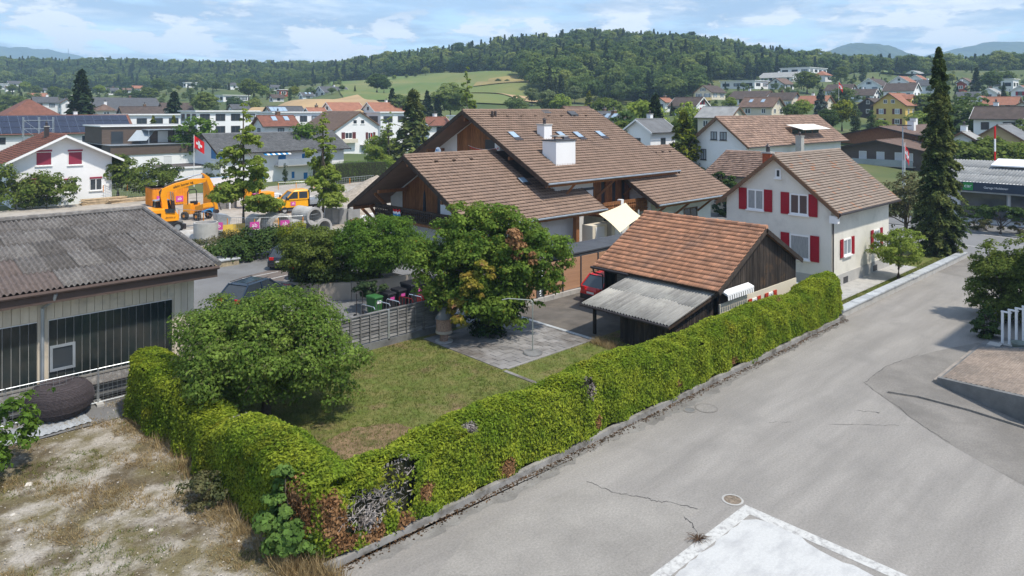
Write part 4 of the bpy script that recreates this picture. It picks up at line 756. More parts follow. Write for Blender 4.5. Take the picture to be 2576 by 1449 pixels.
# lower balcony on the gable
bal = thing_part = MB().box((31.4, 39.6, 2.3), (33.4, 49.4, 2.5)).build('balcony', M['wood'], ch)
for z in (2.62, 3.42): MB().beam((31.4, 39.6, z), (31.4, 49.4, z), .12, .14 if z < 3 else .16).build('balcony_rail', M['wooddk'], bal); MB().beam((31.4, 39.6, z), (33.4, 39.6, z), .12, .14).build('balcony_rail', M['wooddk'], bal)
bp = MB().lathe((0, 0, 0), [(.05, 0), (.09, .15), (.11, .3), (.06, .42), (.1, .55), (.07, .68), (.05, .75)], 6).mesh('baluster', M['wooddk'])
for i in range(40): o = link(bp, 'baluster', None, bal); o.matrix_local = Matrix.Translation(Vector((31.4, 39.75 + i * .245, 2.66)) - ch.location)
for i in range(8): o = link(bp, 'baluster', None, bal); o.matrix_local = Matrix.Translation(Vector((31.6 + i * .245, 39.6, 2.66)) - ch.location)
box('balcony_shade_panel', (33.3, 42.2, 2.5), (33.36, 43.7, 4.9), M['framed'], ch); box('white_wall_pier', (32.2, 40.6, 2.5), (33.38, 41.9, 5.0), M['white2'], ch)  # flat dark panel on the gable imitates the shaded depth behind the balcony
lan = MB().lathe((31.95, 41.3, 4.15), [(.05, 0), (.14, .1), (.2, .35), (.05, .45)], 6).build('wall_lantern', M['gutter'], ch); MB().beam((32.2, 41.3, 4.65), (31.95, 41.3, 4.62), .05).build('lantern_arm', M['bluep'], lan)
for b in (39.3, 48.2): MB().beam((33.4, b, 1.6), (30.6, b, on_slope(le, lze, lslope, le + 2.4) if b < 44 else 4.4), .2, .2).build('brace', M['wood'], ch)
for b, z in ((39.6, 4.5), (lr, 6.9), (47.6, 4.6), (51.2, 3.0)): MB().beam((30.5, b, z), (33.6, b, z), .2, .26).build('purlin', M['wood'], ch)
for b, z in ((41.5, 7.1), (mr, 10.1), (52.3, 7.3)): MB().beam((38.7, b, z), (41, b, z), .2, .26).build('purlin', M['wood'], ch)
for b in (52.4, 50.4): MB().beam((33.4, 50.2, .3), (31.5, b, 3.2), .18, .2).build('brace', M['wood'], ch)
# main eave: dormer wall, braces, loggia shade as a dark panel, balcony
MB().box((40.7, 38.3, 3.2), (45.2, 38.58, 5.9)).build('white_dormer_wall', M['white2'], ch)
MB().slab([(40.66, 38.24, 4.42), (45.2, 38.24, 4.42), (45.2, 38.24, 4.62), (40.66, 38.24, 4.62)], (0, -.05, 0)).build('flashing', M['dkroof'], ch)
box('loggia_shade_panel', (45.2, 38.5, 2.4), (50.4, 38.58, 5.6), M['framed'], ch)  # no recess built: dark sheet before the wall stands in for loggia shade
a = 45.3
while a < 50.2:
    if int(a * 2.2) % 3: box('cladding_board', (a, 38.44, 2.4), (a + .15, 38.5, 5.5), M['wood'], ch)
    a += .16
for a, q in ((45.6, 47.0), (49.4, 50.6), (41.2, 42.0)): MB().beam((a, 38.4, 3.6), (q, 37.2, 5.4), .16, .18).build('brace', M['wood'], ch)
ub = MB().box((44.4, 36.6, 2.35), (50.4, 38.5, 2.55)).build('balcony', M['wood'], ch)
MB().beam((44.4, 36.6, 3.4), (50.4, 36.6, 3.4), .14, .22).build('balcony_rail', M['wood'], ub); MB().beam((44.4, 36.6, 2.62), (50.4, 36.6, 2.62), .12, .14).build('balcony_rail', M['wood'], ub)
bp2 = MB().lathe((0, 0, 0), [(.06, 0), (.11, .18), (.12, .35), (.07, .45), (.11, .58), (.06, .7)], 6).mesh('baluster', M['wood'])
for i in range(22): o = link(bp2, 'baluster', None, ub); o.matrix_local = Matrix.Translation(Vector((44.55 + i * .265, 36.6, 2.68)) - ch.location)
MB().box((46.6, 36.5, 0), (46.95, 36.9, 3.6)).build('white_column', M['white2'], ch); MB().box((41.0, 36.4, 0), (41.35, 36.75, 3.3)).build('timber_post', M['wood'], ch)
MB().box((54.9, 37.6, 4.6), (55.3, 38.5, 5.6)).build('white_dormer_wall', M['white2'], ch)
for a in (50.2, 53.8, 57.5): MB().beam((a, 36.2, 1.7), (a + .6, 34.7, 3.1), .16, .18).build('brace', M['wood'], ch)
window(ch, 'b', 36.2, 55.2, 57.4, .8, 2.1, fr=M['frameb']); box('flower_boxes', (55.0, 35.9, .6), (57.6, 36.18, .8), M['frameb'], ch)
# chimneys
c1 = chimney(ch, 42.6, 39.7, 5.6, 8.45, 2.3, 1.5, M['white2'], pot=False, capm=M['dkroof']); MB().box((42.0, 39.3, 8.8), (43.3, 40.1, 8.88)).build('chimney_lid', M['concrete'], c1)
for dx in (-.5, .5): MB().beam((42.6 + dx, 39.7, 8.55), (42.6 + dx, 39.7, 8.8), .08).build('lid_leg', M['gutter'], c1)
c2 = chimney(ch, 44.2, 42.9, 7.6, 9.65, .95, .85, M['white2'], pot=True)
dk = MB().slab([(51.0, 45.9, 10.15), (52.0, 45.9, 10.15), (52.0, 46.5, 10.5), (51.0, 46.5, 10.5)], (0, 0, .35)).build('dark_roof_hatch', M['dkroof'], ch)
def skylight(par, a, b, be, ze, s, w=.8, l=1.2):
    z = on_slope(be, ze, s, b); z2 = on_slope(be, ze, s, b + l); f = MB().slab([(a, b, z + .02), (a + w, b, z + .02), (a + w, b + l, z2 + .02), (a, b + l, z2 + .02)], (0, -.04, .09)).build('skylight', M['gutter'], par)
    MB().slab([(a + .08, b + .08, z + .15), (a + w - .08, b + .08, z + .15), (a + w - .08, b + l - .1, z2 + .10), (a + .08, b + l - .1, z2 + .10)], (0, 0, .012)).build('pane', M['skylight'], f)
for a, b in ((40.4, 42.4), (46.0, 42.2), (48.1, 42.1), (51.2, 42.1)): skylight(ch, a, b, me_, mze, mslope)
skylight(ch, 38.2, 39.2, le, lze, lslope, .8, .9)
for a in (41.0, 41.35): MB().tube([(a, mr - 1.0, 9.9), (a, mr - 1.0, 10.85)], .11, 8).build('flue_pipe', M['gutter'], ch)
MB().slab([(47.9, 46.45, 10.15), (48.9, 46.45, 10.15), (48.9, 46.9, 10.4), (47.9, 46.9, 10.4)], (0, 0, .5)).build('ridge_vent_box', M['dkroof'], ch)
# satellite dish
p = pa(1100, 361, 38.2); dish = thing('satellite_dish', 'white satellite dish with blue lettering on the upper chalet balcony', 'satellite dish', (38.2, p.y, 6.1))
m = MB(); ring = []
for rr_, dd in ((.05, .10), (.25, .07), (.42, .02), (.45, 0)): ring.append([(-dd, rr_ * math.cos(t), 1.15 + rr_ * math.sin(t)) for t in [2 * math.pi * k / 20 for k in range(20)]])
ring = [[(0.1 + x * 1.0, y, z) for x, y, z in q] for q in ring]; m.loft(ring, True).build('dish', M['signw'], dish, local=True, smooth=True)
MB().tube([(.12, 0, 0), (.12, 0, 1.1)], .03, 6).build('mast', M['zinc'], dish, local=True)
lettering('BEG', .24, M['bluep'], dish, face_mat(Vector((-.01, 0, 1.32)), (0, -1, 0), (0, 0, 1)))
# things on the upper balcony
umb = thing('folded_parasol', 'folded dark parasol standing on the lower chalet balcony', 'parasol', (32.0, 43.6, 2.5)); MB().lathe((0, 0, .15), [(.05, 0), (.16, .25), (.12, 1.0), (.09, 1.9), (.02, 2.3)], 9).build('cloth', M['umb'], umb, local=True); MB().tube([(0, 0, 0), (0, 0, 2.35)], .025, 6).build('pole', M['gutter'], umb, local=True)
fl = thing('hanging_flag', 'red white and blue flag cloth hung over the lower balcony rail', 'flag', (31.28, 46.0, 3.0)); 
for i, mt in enumerate(('flagred', 'flagw', 'bluep')):
    vs = []; fs = []
    for k in range(9): y = .6 - k * .13; vs += [(-.05 - .05 * math.sin(k * 1.7), y, .36 - i * .17 - .05 * (k % 3)), (-.05 - .05 * math.sin(k * 1.7 + .4), y, .19 - i * .17 - .05 * (k % 3))]
    for k in range(8): fs.append((2 * k, 2 * k + 2, 2 * k + 3, 2 * k + 1))
    MB().add(vs, fs).build('stripe', M[mt], fl, local=True)
bt = thing('bunting', 'string of small red pennants across the upper chalet gable', 'bunting', (39.6, 45.6, 7.6)); pm = MB()
for i in range(14): y = -1.9 + i * .27; z = .25 * (y / 1.9) ** 2; pm.quad((0, y, z), (0, y + .18, z), (0, y + .09, z - .22))
pm.build('pennants', M['flagred'], bt, local=True); MB().tube([(0, -2 + i * .4, .02 + .25 * ((-2 + i * .4) / 1.9) ** 2) for i in range(11)], .012, 4).build('cord', M['framew'], bt, local=True)
# cold-store cabinets and sail under the eave
for i, (a0, a1, lab) in enumerate(((41.6, 43.3, 'white cold-store cabinet with closed door, left of the timber post'), (43.9, 46.1, 'white cold-store cabinet with closed door, right one under the sail'))):
    c = thing('cold_store_cabinet', lab, 'cabinet', ((a0 + a1) / 2, 36.0, 0), group='cold-store cabinets under the chalet eave')
    box('cabinet_body', (a0, 35.3, .0), (a1, 36.35, 2.15), M['cream'], c); box('door', (a0 + .35, 35.25, .2), (a1 - .35, 35.30, 2.0), M['white'], c); box('handle', (a0 + .42, 35.2, 1.0), (a0 + .7, 35.25, 1.06), M['zinc'], c)
    if i: box('top_unit', (a0 + .1, 35.5, 2.152), (a0 + 1.0, 36.2, 2.75), M['anthr'], c)
sail = thing('shade_sail', 'cream sail cloth stretched between chalet and court', 'shade sail', (45, 34.5, 0)); Pc = [g(1506, 538, 3.0), g(1574, 510, 3.5), g(1614, 545, 2.75), g(1560, 585, 2.15)]
n = 10; V = []; 
for j in range(n + 1):
    for i in range(n + 1):
        s, t = i / n, j / n; s2 = s; v = (Pc[0] * (1 - s) + Pc[1] * s) * (1 - t) + (Pc[3] * (1 - s) + Pc[2] * s) * t; c_ = (Pc[0] + Pc[1] + Pc[2] + Pc[3]) / 4
        pull = .07 * (4 * s * (1 - s) * (abs(t - .5) * 2) ** 2 + 4 * t * (1 - t) * (abs(s - .5) * 2) ** 2); v = v.lerp(c_, pull); V.append(v - Vector((45, 34.5, 0)))
q = np.array([j * (n + 1) + i for j in range(n) for i in range(n)]); link(nmesh('cloth', np.array(V), np.stack([q, q + 1, q + n + 2, q + n + 1], 1), M['fabric'], True), 'cloth', None, sail)
for k_, e in ((2, (0.3, .5, 0)), (3, (-.1, -.4, -.3))): MB().tube([Pc[k_], Pc[k_] + Vector(e)], .015, 4).build('rope', M['framew'], sail)
pp = Pc[2] + Vector((.3, .5, 0)); pole = thing('sail_post', 'grey post holding the far corner of the cream sail', 'post', (pp.x, pp.y, 0)); MB().tube([(0, 0, 0), (0, 0, 3.2)], .06, 8).build('post_tube', M['zinc'], pole, local=True)
# ------------------------------------------------------------------ left workshop with corrugated roof
ws = thing('workshop', 'workshop with lichen-grey corrugated roof, beige strip cladding and dark glass wall', 'workshop', (4, 36, 0))
E0, EA1, EB, EZ, RB, RZ, WB, WA = -6.0, 11.4, 29.75, 4.62, 39.8, 5.9, 30.75, 10.7
cg = [P('lichen_fibre_cement_' + k, c, .95, .22, 3.0, stretch=(1, 1, 1), bump=.5, bscale=14, dirt=(dcol, 5.5, .48, .66)) for k, c, dcol in (('a', (.125, .115, .108), (.215, .205, .195)), ('b', (.14, .13, .122), (.235, .225, .213)), ('dark', (.092, .084, .078), (.14, .13, .122)), ('brown', (.13, .105, .095), (.16, .13, .12)), ('c', (.115, .105, .098), (.19, .18, .172)))]
def pick(i, j):
    return {(13, 2): 2, (13, 1): 2, (15, 1): 2, (15, 2): 2, (14, 3): 2, (11, 3): 2, (8, 1): 2, (7, 1): 2, (12, 0): 3, (11, 1): 3, (11, 0): 3, (10, 0): 3, (9, 2): 4, (6, 1): 2, (16, 3): 4}.get((i, j), (0, 1, 4)[(i * 7 + j * 5) % 3])
dv = Vector((0, RB - EB, RZ - EZ)); corr_sheets(ws, (E0, EB, EZ), (1, 0, 0), dv, EA1 - E0, dv.length, 19, 5, .177, .045, cg, 9, pick=pick)
nn = Vector((0, -(RZ - EZ), RB - EB)).normalized(); MB().slab([Vector((E0, EB + .1, EZ)) - nn * .2, Vector((EA1 - .05, EB + .1, EZ)) - nn * .2, Vector((EA1 - .05, RB, RZ)) - nn * .2, Vector((E0, RB, RZ)) - nn * .2], nn * .1).build('roof_deck', M['wooddk'], ws)
MB().slab([Vector((E0, RB, RZ)) - nn * .2, Vector((EA1, RB, RZ)) - nn * .2, Vector((EA1, 2 * RB - EB, EZ)) - nn * .2, Vector((E0, 2 * RB - EB, EZ)) - nn * .2], (0, 0, .15)).build('roof_back', cg[0], ws)
for i in range(19): MB().tube([(E0 + i * .915, RB, RZ + .02), (E0 + i * .915 + .93, RB, RZ + .03)], [.13, .14], 8).build('ridge_tile', cg[1], ws)
for i in range(6): q0 = Vector((EA1 + .02, EB, EZ)).lerp(Vector((EA1 + .02, RB, RZ)), i / 6); q1 = Vector((EA1 + .02, EB, EZ)).lerp(Vector((EA1 + .02, RB, RZ)), (i + 1.03) / 6); MB().tube([q0 + nn * .03, q1 + nn * .045], .11, 8).build('verge_tile', cg[1], ws)
fasc = P('brown_fascia', (.085, .058, .048), .7, .1)
MB().box((E0, EB + .05, EZ - .52), (EA1 - .03, EB + .12, EZ - .09)).build('fascia', fasc, ws); MB().box((E0, EB + .12, EZ - .5), (EA1 - .03, WB, EZ - .44)).build('soffit', fasc, ws)
MB().slab([(EA1 - .1, EB + .12, EZ - .5), (EA1 - .1, RB, RZ - .5), (EA1 - .1, RB, RZ - .1), (EA1 - .1, EB + .12, EZ - .1)], (.06, 0, 0)).build('fascia', fasc, ws)
MB().tube([(E0, EB - .05, EZ - .12), (EA1, EB - .05, EZ - .12)], .075, 8).build('gutter', fasc, ws)
clm = P('beige_strip_cladding', (.62, .545, .43), .8, .06, 1.5, stretch=(3, 3, .3), dirt=((.30, .28, .25), 1.1, .55, .8), island=.07)
MB().slab([(E0, WB, -1.2), (WA, WB, -1.2), (WA, 2 * RB - WB, -1.2), (WA, 2 * RB - WB, EZ - .45), (E0, 2 * RB - WB, EZ - .45), (E0, WB, EZ - .45)][:0] or [(E0, WB, -1.2), (WA, WB, -1.2), (WA, 2 * RB - WB, -1.2), (E0, 2 * RB - WB, -1.2)], (0, 0, EZ - .45 + 1.2)).build('wall', clm, ws)
gx1 = pb(432, 760, WB).x; gx0 = pb(122, 790, WB).x; gz1, gz0 = pb(432, 752, WB).z, pb(432, 893, WB).z; gl1 = pb(93, 800, WB).x
a = E0; st = MB().box((0, 0, 0), (.245, .035, 1)).mesh('cladding_strip', clm)
while a < WA - .1:
    inwin = (gx0 - .2 < a + .12 < gx1 + .05) or (a + .12 < gl1 + .05)
    zb = gz1 + .05 if inwin else (gz0 - .35 if a < gx1 else -.2); o = link(st, 'cladding_strip', None, ws); o.matrix_local = Matrix.Translation(Vector((a, WB - .036, zb)) - ws.location) @ Matrix.Diagonal((1, 1, EZ - .52 - zb, 1)); a += .262
gm = P('dark_ribbed_glass', (.022, .03, .03), .2, .4, .7, spec=.5, dirt=((.05, .05, .045), .9, .45, .7))
def glasswall(x0, x1):
    w = box('glass_wall', (x0, WB - .02, gz0), (x1, WB + .005, gz1), M['framew'], ws); k = int((x1 - x0) / .26); d_ = (x1 - x0) / k
    for i in range(k): box('pane', (x0 + i * d_ + .008, WB - .045 - .012 * (i % 2), gz0 + .02), (x0 + (i + 1) * d_ - .008, WB - .0205, gz1 - .02), gm, w)
glasswall(gx0, gx1); glasswall(E0, gl1)
box('window_sill', (E0, WB - .10, gz0 - .07), (gx1 + .1, WB - .0, gz0 - .004), P('grey_sill', (.24, .225, .20), .9, .1), ws)
box('base_wall', (E0, WB - .07, -1), (gx1 + .3, WB - .037, gz0 - .36), M['darkconc'], ws); MB().slab([(E0, WB - .04, gz0 - .1), (gx1 + .3, WB - .04, gz0 - .1), (gx1 + .3, WB - .3, gz0 - .38), (E0, WB - .3, gz0 - .38)], (0, 0, .03)).build('sheet_strip', cg[1], ws)
p, q = pb(124, 935, WB), pb(188, 858, WB); window(ws, 'b', WB - .06, p.x, q.x, p.z, q.z, fr=M['zinc'], mull=0, sill=False)
px_ = pb(105, 800, WB).x; downpipe(ws, [(px_ + .25, EB - .02, EZ - .2), (px_ + .22, EB + .1, EZ - .45), (px_, WB - .12, EZ - .85), (px_, WB - .12, .0)], .06, M['zinc'])
# window well in front of the workshop, mesh barrier panels
pit = tag(MB().box((-6, 30.32, .004), (8.4, 30.68, .02)).build('window_well', M['darkconc']), kind='structure')
def mesh_panel(name, label, p, q, h, nv=18, nh=7, r=.007, group=None, feet=True, tape=None):
    p, q = Vector(p), Vector(q); t = thing(name, label, 'barrier', ((p + q) / 2).to_tuple(), group=group); z0 = p.z + .08
    up = Vector((0, 0, h)); f = MB(); f.tube([p + Vector((0, 0, z0 - p.z)), p + up, q + up, q + Vector((0, 0, z0 - p.z))], .021, 6); f.tube([p + Vector((0, 0, .1)), q + Vector((0, 0, .1))], .021, 6); f.build('frame', M['steel'], t)
    w = MB()
    for i in range(1, nv): x = p.lerp(q, i / nv); w.beam(x + Vector((0, 0, .1)), x + up, r)
    for i in range(1, nh): w.beam(p + up * (i / nh) + Vector((0, 0, .05)), q + up * (i / nh) + Vector((0, 0, .05)), r)
    w.build('mesh_wires', M['steel'], t)
    if feet: MB().box(tuple(p + Vector((-.12, -.3, 0))), tuple(p + Vector((.12, .3, .1)))).build('foot', M['concrete'], t)
    if tape: MB().beam(p + up * .55, p + up * .95, .06).build('orange_sleeve', M['orangec'], t)
    return t
pf0 = 29.95
for i, (x0, x1, lab) in enumerate(((8.3, 7.05, 'steel mesh barrier panel half behind the hedge end'), (7.0, 4.2, 'steel mesh barrier panel right behind the wicker ball seat'), (4.15, 1.2, 'steel mesh barrier panel left of the wicker ball, cut by the frame edge'))):
    mesh_panel('mesh_barrier', lab, (x1, pf0, 0), (x0, pf0, 0), 1.35, 14 if i else 8, 8, .008, 'steel mesh panels along the workshop')
    t0 = MB().tube([(x0, pf0, 1.35), (x0, 30.55, 1.85)], .016, 5)
# ------------------------------------------------------------------ hedge
def hedge(name, label, path, half, h, n, seed, holes=(), dead=(), green=None, bumps=.045, endcap=True, leaf=.092):
    """clipped thuja: dark woody core plus sprays over the whole surface. path: [(a, b, height)], holes: [(a, b, z, radius)] bare places"""
    r = np.random.default_rng(seed); t = thing(name, label, 'hedge', (path[0][0], path[0][1], 0)); pts = np.array(path, float)
    seg = np.linalg.norm(np.diff(pts[:, :2], axis=0), axis=1); cum = np.concatenate([[0], np.cumsum(seg)]); L = cum[-1]
    s = r.uniform(-half * .9 if endcap else 0, L + half * .9, n); sc = np.clip(s, 0, L); P2 = np.stack([np.interp(sc, cum, pts[:, i]) for i in range(3)], 1)
    k = np.clip(np.searchsorted(cum, sc, side='right') - 1, 0, len(seg) - 1); d = (pts[k + 1, :2] - pts[k, :2]) / seg[k][:, None]; nv = np.stack([-d[:, 1], d[:, 0]], 1)
    hh = P2[:, 2]; per = 2 * hh + 2 * half; q = r.uniform(0, 1, n) * per
    side = np.where(q < hh, -1, np.where(q < hh + 2 * half, 0, 1)); z = np.where(side == -1, q, np.where(side == 1, q - hh - 2 * half, hh)); lat = np.where(side == 0, q - hh - half, side * half)
    taper = 1 - .16 * (z / hh); lat = lat * np.where(side == 0, 1 - .16, taper)
    over = np.clip(np.abs(s - sc) / (half * .9), 0, 1); lat = lat * np.sqrt(1 - over ** 2 * .9); ext = s - sc
    nrm = np.stack([nv[:, 0] * side, nv[:, 1] * side, (side == 0) * 1.0 + .35], 1); nrm[:, :2] += d * (ext / half)[:, None]
    pos = np.stack([P2[:, 0] + d[:, 0] * ext + nv[:, 0] * lat, P2[:, 1] + d[:, 1] * ext + nv[:, 1] * lat, z], 1)
    rnd = np.clip((z - hh + .6) / .6, 0, 1) * np.clip((np.abs(lat) - half + .6) / .6, 0, 1); pos[:, 2] -= rnd * .3                # rounded top edge
    f = 2.2 * np.sin(pos[:, 0] * 3.6 + pos[:, 1] * 3.6) * (.4 + .6 * np.sin(pos[:, 2] * 1.3 + pos[:, 0])) + 1.2 * np.sin(pos[:, 0] * 1.1 + 1) * np.cos(pos[:, 1] * .9) + np.sin(pos[:, 0] * 2.1 + pos[:, 2]) * np.sin(pos[:, 1] * 2.7 + 1.3) + .7 * np.sin(pos[:, 0] * 5.3 + pos[:, 2] * 4) * np.cos(pos[:, 1] * 4.1 + pos[:, 2] * 3.1)
    pos += nrm / np.linalg.norm(nrm, axis=1, keepdims=True) * (bumps * f + r.normal(0, .035, n))[:, None]
    keep = pos[:, 2] > .16 + .1 * np.sin(pos[:, 0] * 3) ; dm = np.zeros(n, bool); dg = np.zeros(n, bool)
    for (a, b, zz, rad) in holes: keep &= ~((((pos - np.array([a, b, zz])) ** 2).sum(1) < rad ** 2) & (r.random(n) < .93))
    for (a, b, zz, rad, kind) in dead:
        e = ((pos - np.array([a, b, zz])) ** 2).sum(1) < (rad * r.uniform(.6, 1.15, n)) ** 2
        if kind == 'b': dm |= e
        else: dg |= e
    off = np.array(t.location)
    for nm, mk, mt in (('foliage', keep & ~dm & ~dg, green or LM['thuja']), ('brown_patch', keep & dm & ~dg, LM['dead']), ('grey_patch', keep & dg, LM['deadg'])):
        if mk.sum() > 4: o_ = link(cards(nm, pos[mk] - off, nrm[mk], leaf, .5, mt, jit=.5, r=r), nm, None, t); tag(o_, kind=None if nm == 'foliage' else 'stuff')
    core = MB(); N_ = len(path)
    for i in range(N_ - 1):
        a, b = pts[i], pts[i + 1]; dd = (b - a)[:2] / np.linalg.norm((b - a)[:2]); nn = np.array([-dd[1], dd[0]]) * (half - .22)
        def sec(p): return [(p[0] - nn[0], p[1] - nn[1], .12), (p[0] + nn[0], p[1] + nn[1], .12), (p[0] + nn[0] * .8, p[1] + nn[1] * .8, p[2] - .2), (p[0] - nn[0] * .8, p[1] - nn[1] * .8, p[2] - .2)]
        core.loft([sec(a), sec(b)])
    core.build('woody_core', P('hedge_core', (.022, .024, .010), .95, .3), t)
    return t
rr = random.Random(3)
pathR = [(12.3, 16.25, 1.95)] + [(a, 16.25 + .06 * math.sin(a), 2.08 - (.12 if 24 < a < 35 else 0) + .10 * math.sin(a * .7) + rr.uniform(-.05, .05)) for a in np.arange(13.5, 38, 1.4)] + [(38.2, 16.3, 2.15)]
hR = hedge('thuja_hedge', 'long clipped yellow-green thuja hedge along the asphalt lot', pathR, .76, 2.1, 290000, 5, holes=[(18.2, 15.6, 1.75, .33)],
    dead=[(14.4, 15.5, .4, .3, 'b'), (18.2, 15.62, 1.7, .36, 'g'), (18.6, 15.5, .5, .24, 'b'), (23.2, 15.5, .6, .2, 'b'), (27.5, 15.5, .4, .22, 'b'), (32.5, 16.0, 2.2, .3, 'b'), (13.2, 15.8, 1.9, .25, 'g')])
pathL = [(8.85, 16.4, 2.0), (8.8, 18.5, 2.15), (8.75, 20.4, 2.05), (8.7, 21.3, 1.75), (8.65, 21.9, 1.45)]
hL = hedge('thuja_hedge', 'front block of thuja hedge between waste ground and lawn', pathL, .82, 2.1, 62000, 6, dead=[(8.9, 21.4, 1.7, .4, 'g'), (8.2, 16.4, 1.2, .7, 'b')])
pathM = [(8.7, 22.9, 1.45), (8.6, 24.2, 1.75)]
hM = hedge('thuja_hedge', 'low sagging middle piece of the thuja hedge under the fruit tree', pathM, .72, 1.6, 19000, 8, dead=[(8.7, 24.3, 1.7, .35, 'g')])
pathB = [(8.5, 25.4, 2.05), (8.4, 26.8, 2.2), (8.35, 27.9, 2.15)]
hB = hedge('thuja_hedge', 'rear block of thuja hedge ending at the workshop barrier', pathB, .85, 2.1, 42000, 7, dead=[(8.5, 25.0, 1.9, .4, 'g')])
# corner thuja: half dead, bare branches
hC = hedge('corner_thuja', 'half-dead corner thuja with bare grey branches and rusty sprays', [(9.0, 16.15, 1.85), (11.7, 16.2, 1.9)], .75, 1.9, 46000, 9, holes=[(9.4, 15.5, 1.2, .38), (9.9, 15.5, 1.1, .42), (10.6, 15.55, 1.4, .52), (10.7, 15.5, .9, .36), (9.2, 15.5, .75, .25)],
    dead=[(8.75, 15.5, 1.0, .42, 'b'), (9.0, 15.45, .6, .42, 'b'), (9.8, 15.45, .35, .35, 'b'), (10.7, 15.45, .3, .3, 'b'), (8.6, 15.6, 1.45, .35, 'b'), (11.4, 15.5, .8, .3, 'b'), (9.7, 15.5, .95, .5, 'g'), (10.7, 15.5, 1.75, .3, 'g')])
m = MB(); q = random.Random(12)
for i in range(190):
    a = q.gauss(9.75, .5); z = q.uniform(.5, 1.35); p = Vector((a, q.uniform(15.6, 15.95), z)); d = Vector((q.uniform(-.5, .5), q.uniform(-.45, -.05), q.uniform(-.1, .6))); L = q.uniform(.25, .6)
    e = p + d * L; mid = p.lerp(e, .5) + Vector((q.uniform(-.05, .05), 0, q.uniform(-.05, .05))); m.tube([p, mid, e], [.02, .015, .006], 4)
    for k in range(3): f = mid.lerp(e, q.random()); m.tube([f, f + Vector((q.uniform(-.2, .2), q.uniform(-.16, .05), q.uniform(-.12, .16)))], [.009, .005], 3)
for i in range(26): a = q.uniform(10.1, 11.2); m.tube([(a, 15.85, .1), (a + q.uniform(-.1, .1), 15.78, .9), (a + q.uniform(-.25, .25), 15.85, 1.75)], [.03, .022, .012], 5)
m.build('bare_branches', M['deadtwig'], hC)
# kerb under the hedge, coping wall further on
kb = tag(MB().box((8.4, 15.36, -.2), (38.5, 15.52, .17)).build('hedge_kerb', P('dirty_kerb', (.27, .26, .245), .9, .2, 1.5, dirt=((.10, .09, .075), 1.6, .46, .66))), 'low concrete kerb along the foot of the hedge', 'kerb')
cwall = thing('coping_wall', 'low garden wall with grey stone coping beside the asphalt road', 'wall', (50, 15.7, 0)); MB().box((38.5, 15.52, -.2), (61.0, 15.9, .34)).build('wall_body', M['concrete'], cwall)
for i in range(21): box('coping_stone', (38.5 + i * 1.07, 15.46 + rr.uniform(-.015, .015), .342), (38.5 + i * 1.07 + 1.05, 15.97, .42 + rr.uniform(-.006, .01)), M['stone'], cwall)
# ------------------------------------------------------------------ trees near
def T1x(t, r):
    m = MB()
    for i in range(14): a = r.uniform(0, 6.28); m.tube([(0, 0, 1.2), (1.2 * math.cos(a), 1.2 * math.sin(a), 2.0), (2.6 * math.cos(a), 2.4 * math.sin(a), r.uniform(1.2, 3.2))], [.09, .05, .015], 5)
    m.build('branches', M['bark'], t, local=True)
lt = g(668, 1052); tree('fruit_tree', 'broad round fruit tree growing inside the hedge corner', lt, [(0, 0, 2.55, 2.5, 2.5, 1.75), (1.6, -1.4, 2.2, 1.5, 1.5, 1.35), (-.9, 1.2, 2.9, 1.8, 1.8, 1.3), (.8, .9, 3.0, 1.7, 1.6, 1.2), (1.9, .2, 1.7, 1.4, 1.3, 1.2), (-1.5, -.6, 2.2, 1.5, 1.5, 1.3), (1.6, -1.8, 1.2, 1.1, 1.0, .8)], 380, 62000, .112, LM['apple'], .17, (.1, .1, 2.6), seed=2, extra=T1x, asp=.58)
bt_ = g(1228, 842)
def ivy(t, r):
    p, n, c, cr = crown_pts([(.2, -.2, .9, 1.25, 1.25, 1.0), (.1, 0, 1.9, .8, .8, .9)], 60, 7000, r, .3, .1); k = p[:, 2] > .03; link(cards('ivy', p[k], n[k], .13, .7, LM['ivy'], r=r), 'ivy', None, t)
    p, n, c, cr = crown_pts([(-2.05, -1.2, 2.8, .5, .5, .7), (-2.3, -.7, 1.7, .55, .5, .6), (-1.7, -1.6, 3.6, .4, .4, .5)], 30, 3400, r, .35, .2); link(cards('yellowing_branch', p, n, .15, .6, LM['yellowing'], r=r), 'yellowing_branch', None, t)
    p, n, c, cr = crown_pts([(-.3, -2.3, 5.0, .55, .55, .5), (.1, -2.5, 4.3, .5, .5, .5)], 16, 1000, r, .35, .2); link(cards('browned_leaves', p, n, .15, .6, LM['dead'], r=r), 'browned_leaves', None, t)
tree('garden_tree', 'big spreading green tree with yellowing branch and ivy foot, before the chalet', bt_, [(0, 0, 3.6, 2.3, 2.3, 1.9), (1.5, -1.5, 3.9, 1.9, 1.9, 1.5), (-1.5, 1.5, 3.6, 1.8, 1.8, 1.7), (.2, .3, 5.1, 1.7, 1.7, 1.3), (-1.0, .9, 5.3, 1.2, 1.2, 1.0), (1.3, -1.2, 5.2, 1.2, 1.2, 1.0), (2.2, -2.1, 3.0, 1.1, 1.1, 1.1), (-1.6, 1.0, 2.2, 1.5, 1.5, 1.0), (1.9, -1.9, 2.1, .8, .8, .7), (-.4, -.2, 2.2, 2.0, 2.0, 1.3), (.3, -.9, 1.6, 1.5, 1.5, 1.1)], 470, 60000, .15, LM['maple'], .2, (.2, 0, 4.4), seed=3, extra=ivy, asp=.62)
r2 = g(954, 742); tree('globe_tree', 'dense round dark green ball tree above the waste bins', r2, [(0, 0, 2.95, 2.55, 2.55, 1.55), (.3, .2, 3.7, 1.7, 1.7, .85)], 300, 30000, .13, LM['globe'], .12, (0, 0, 2.6), seed=4, clump=.19, fill=.12)
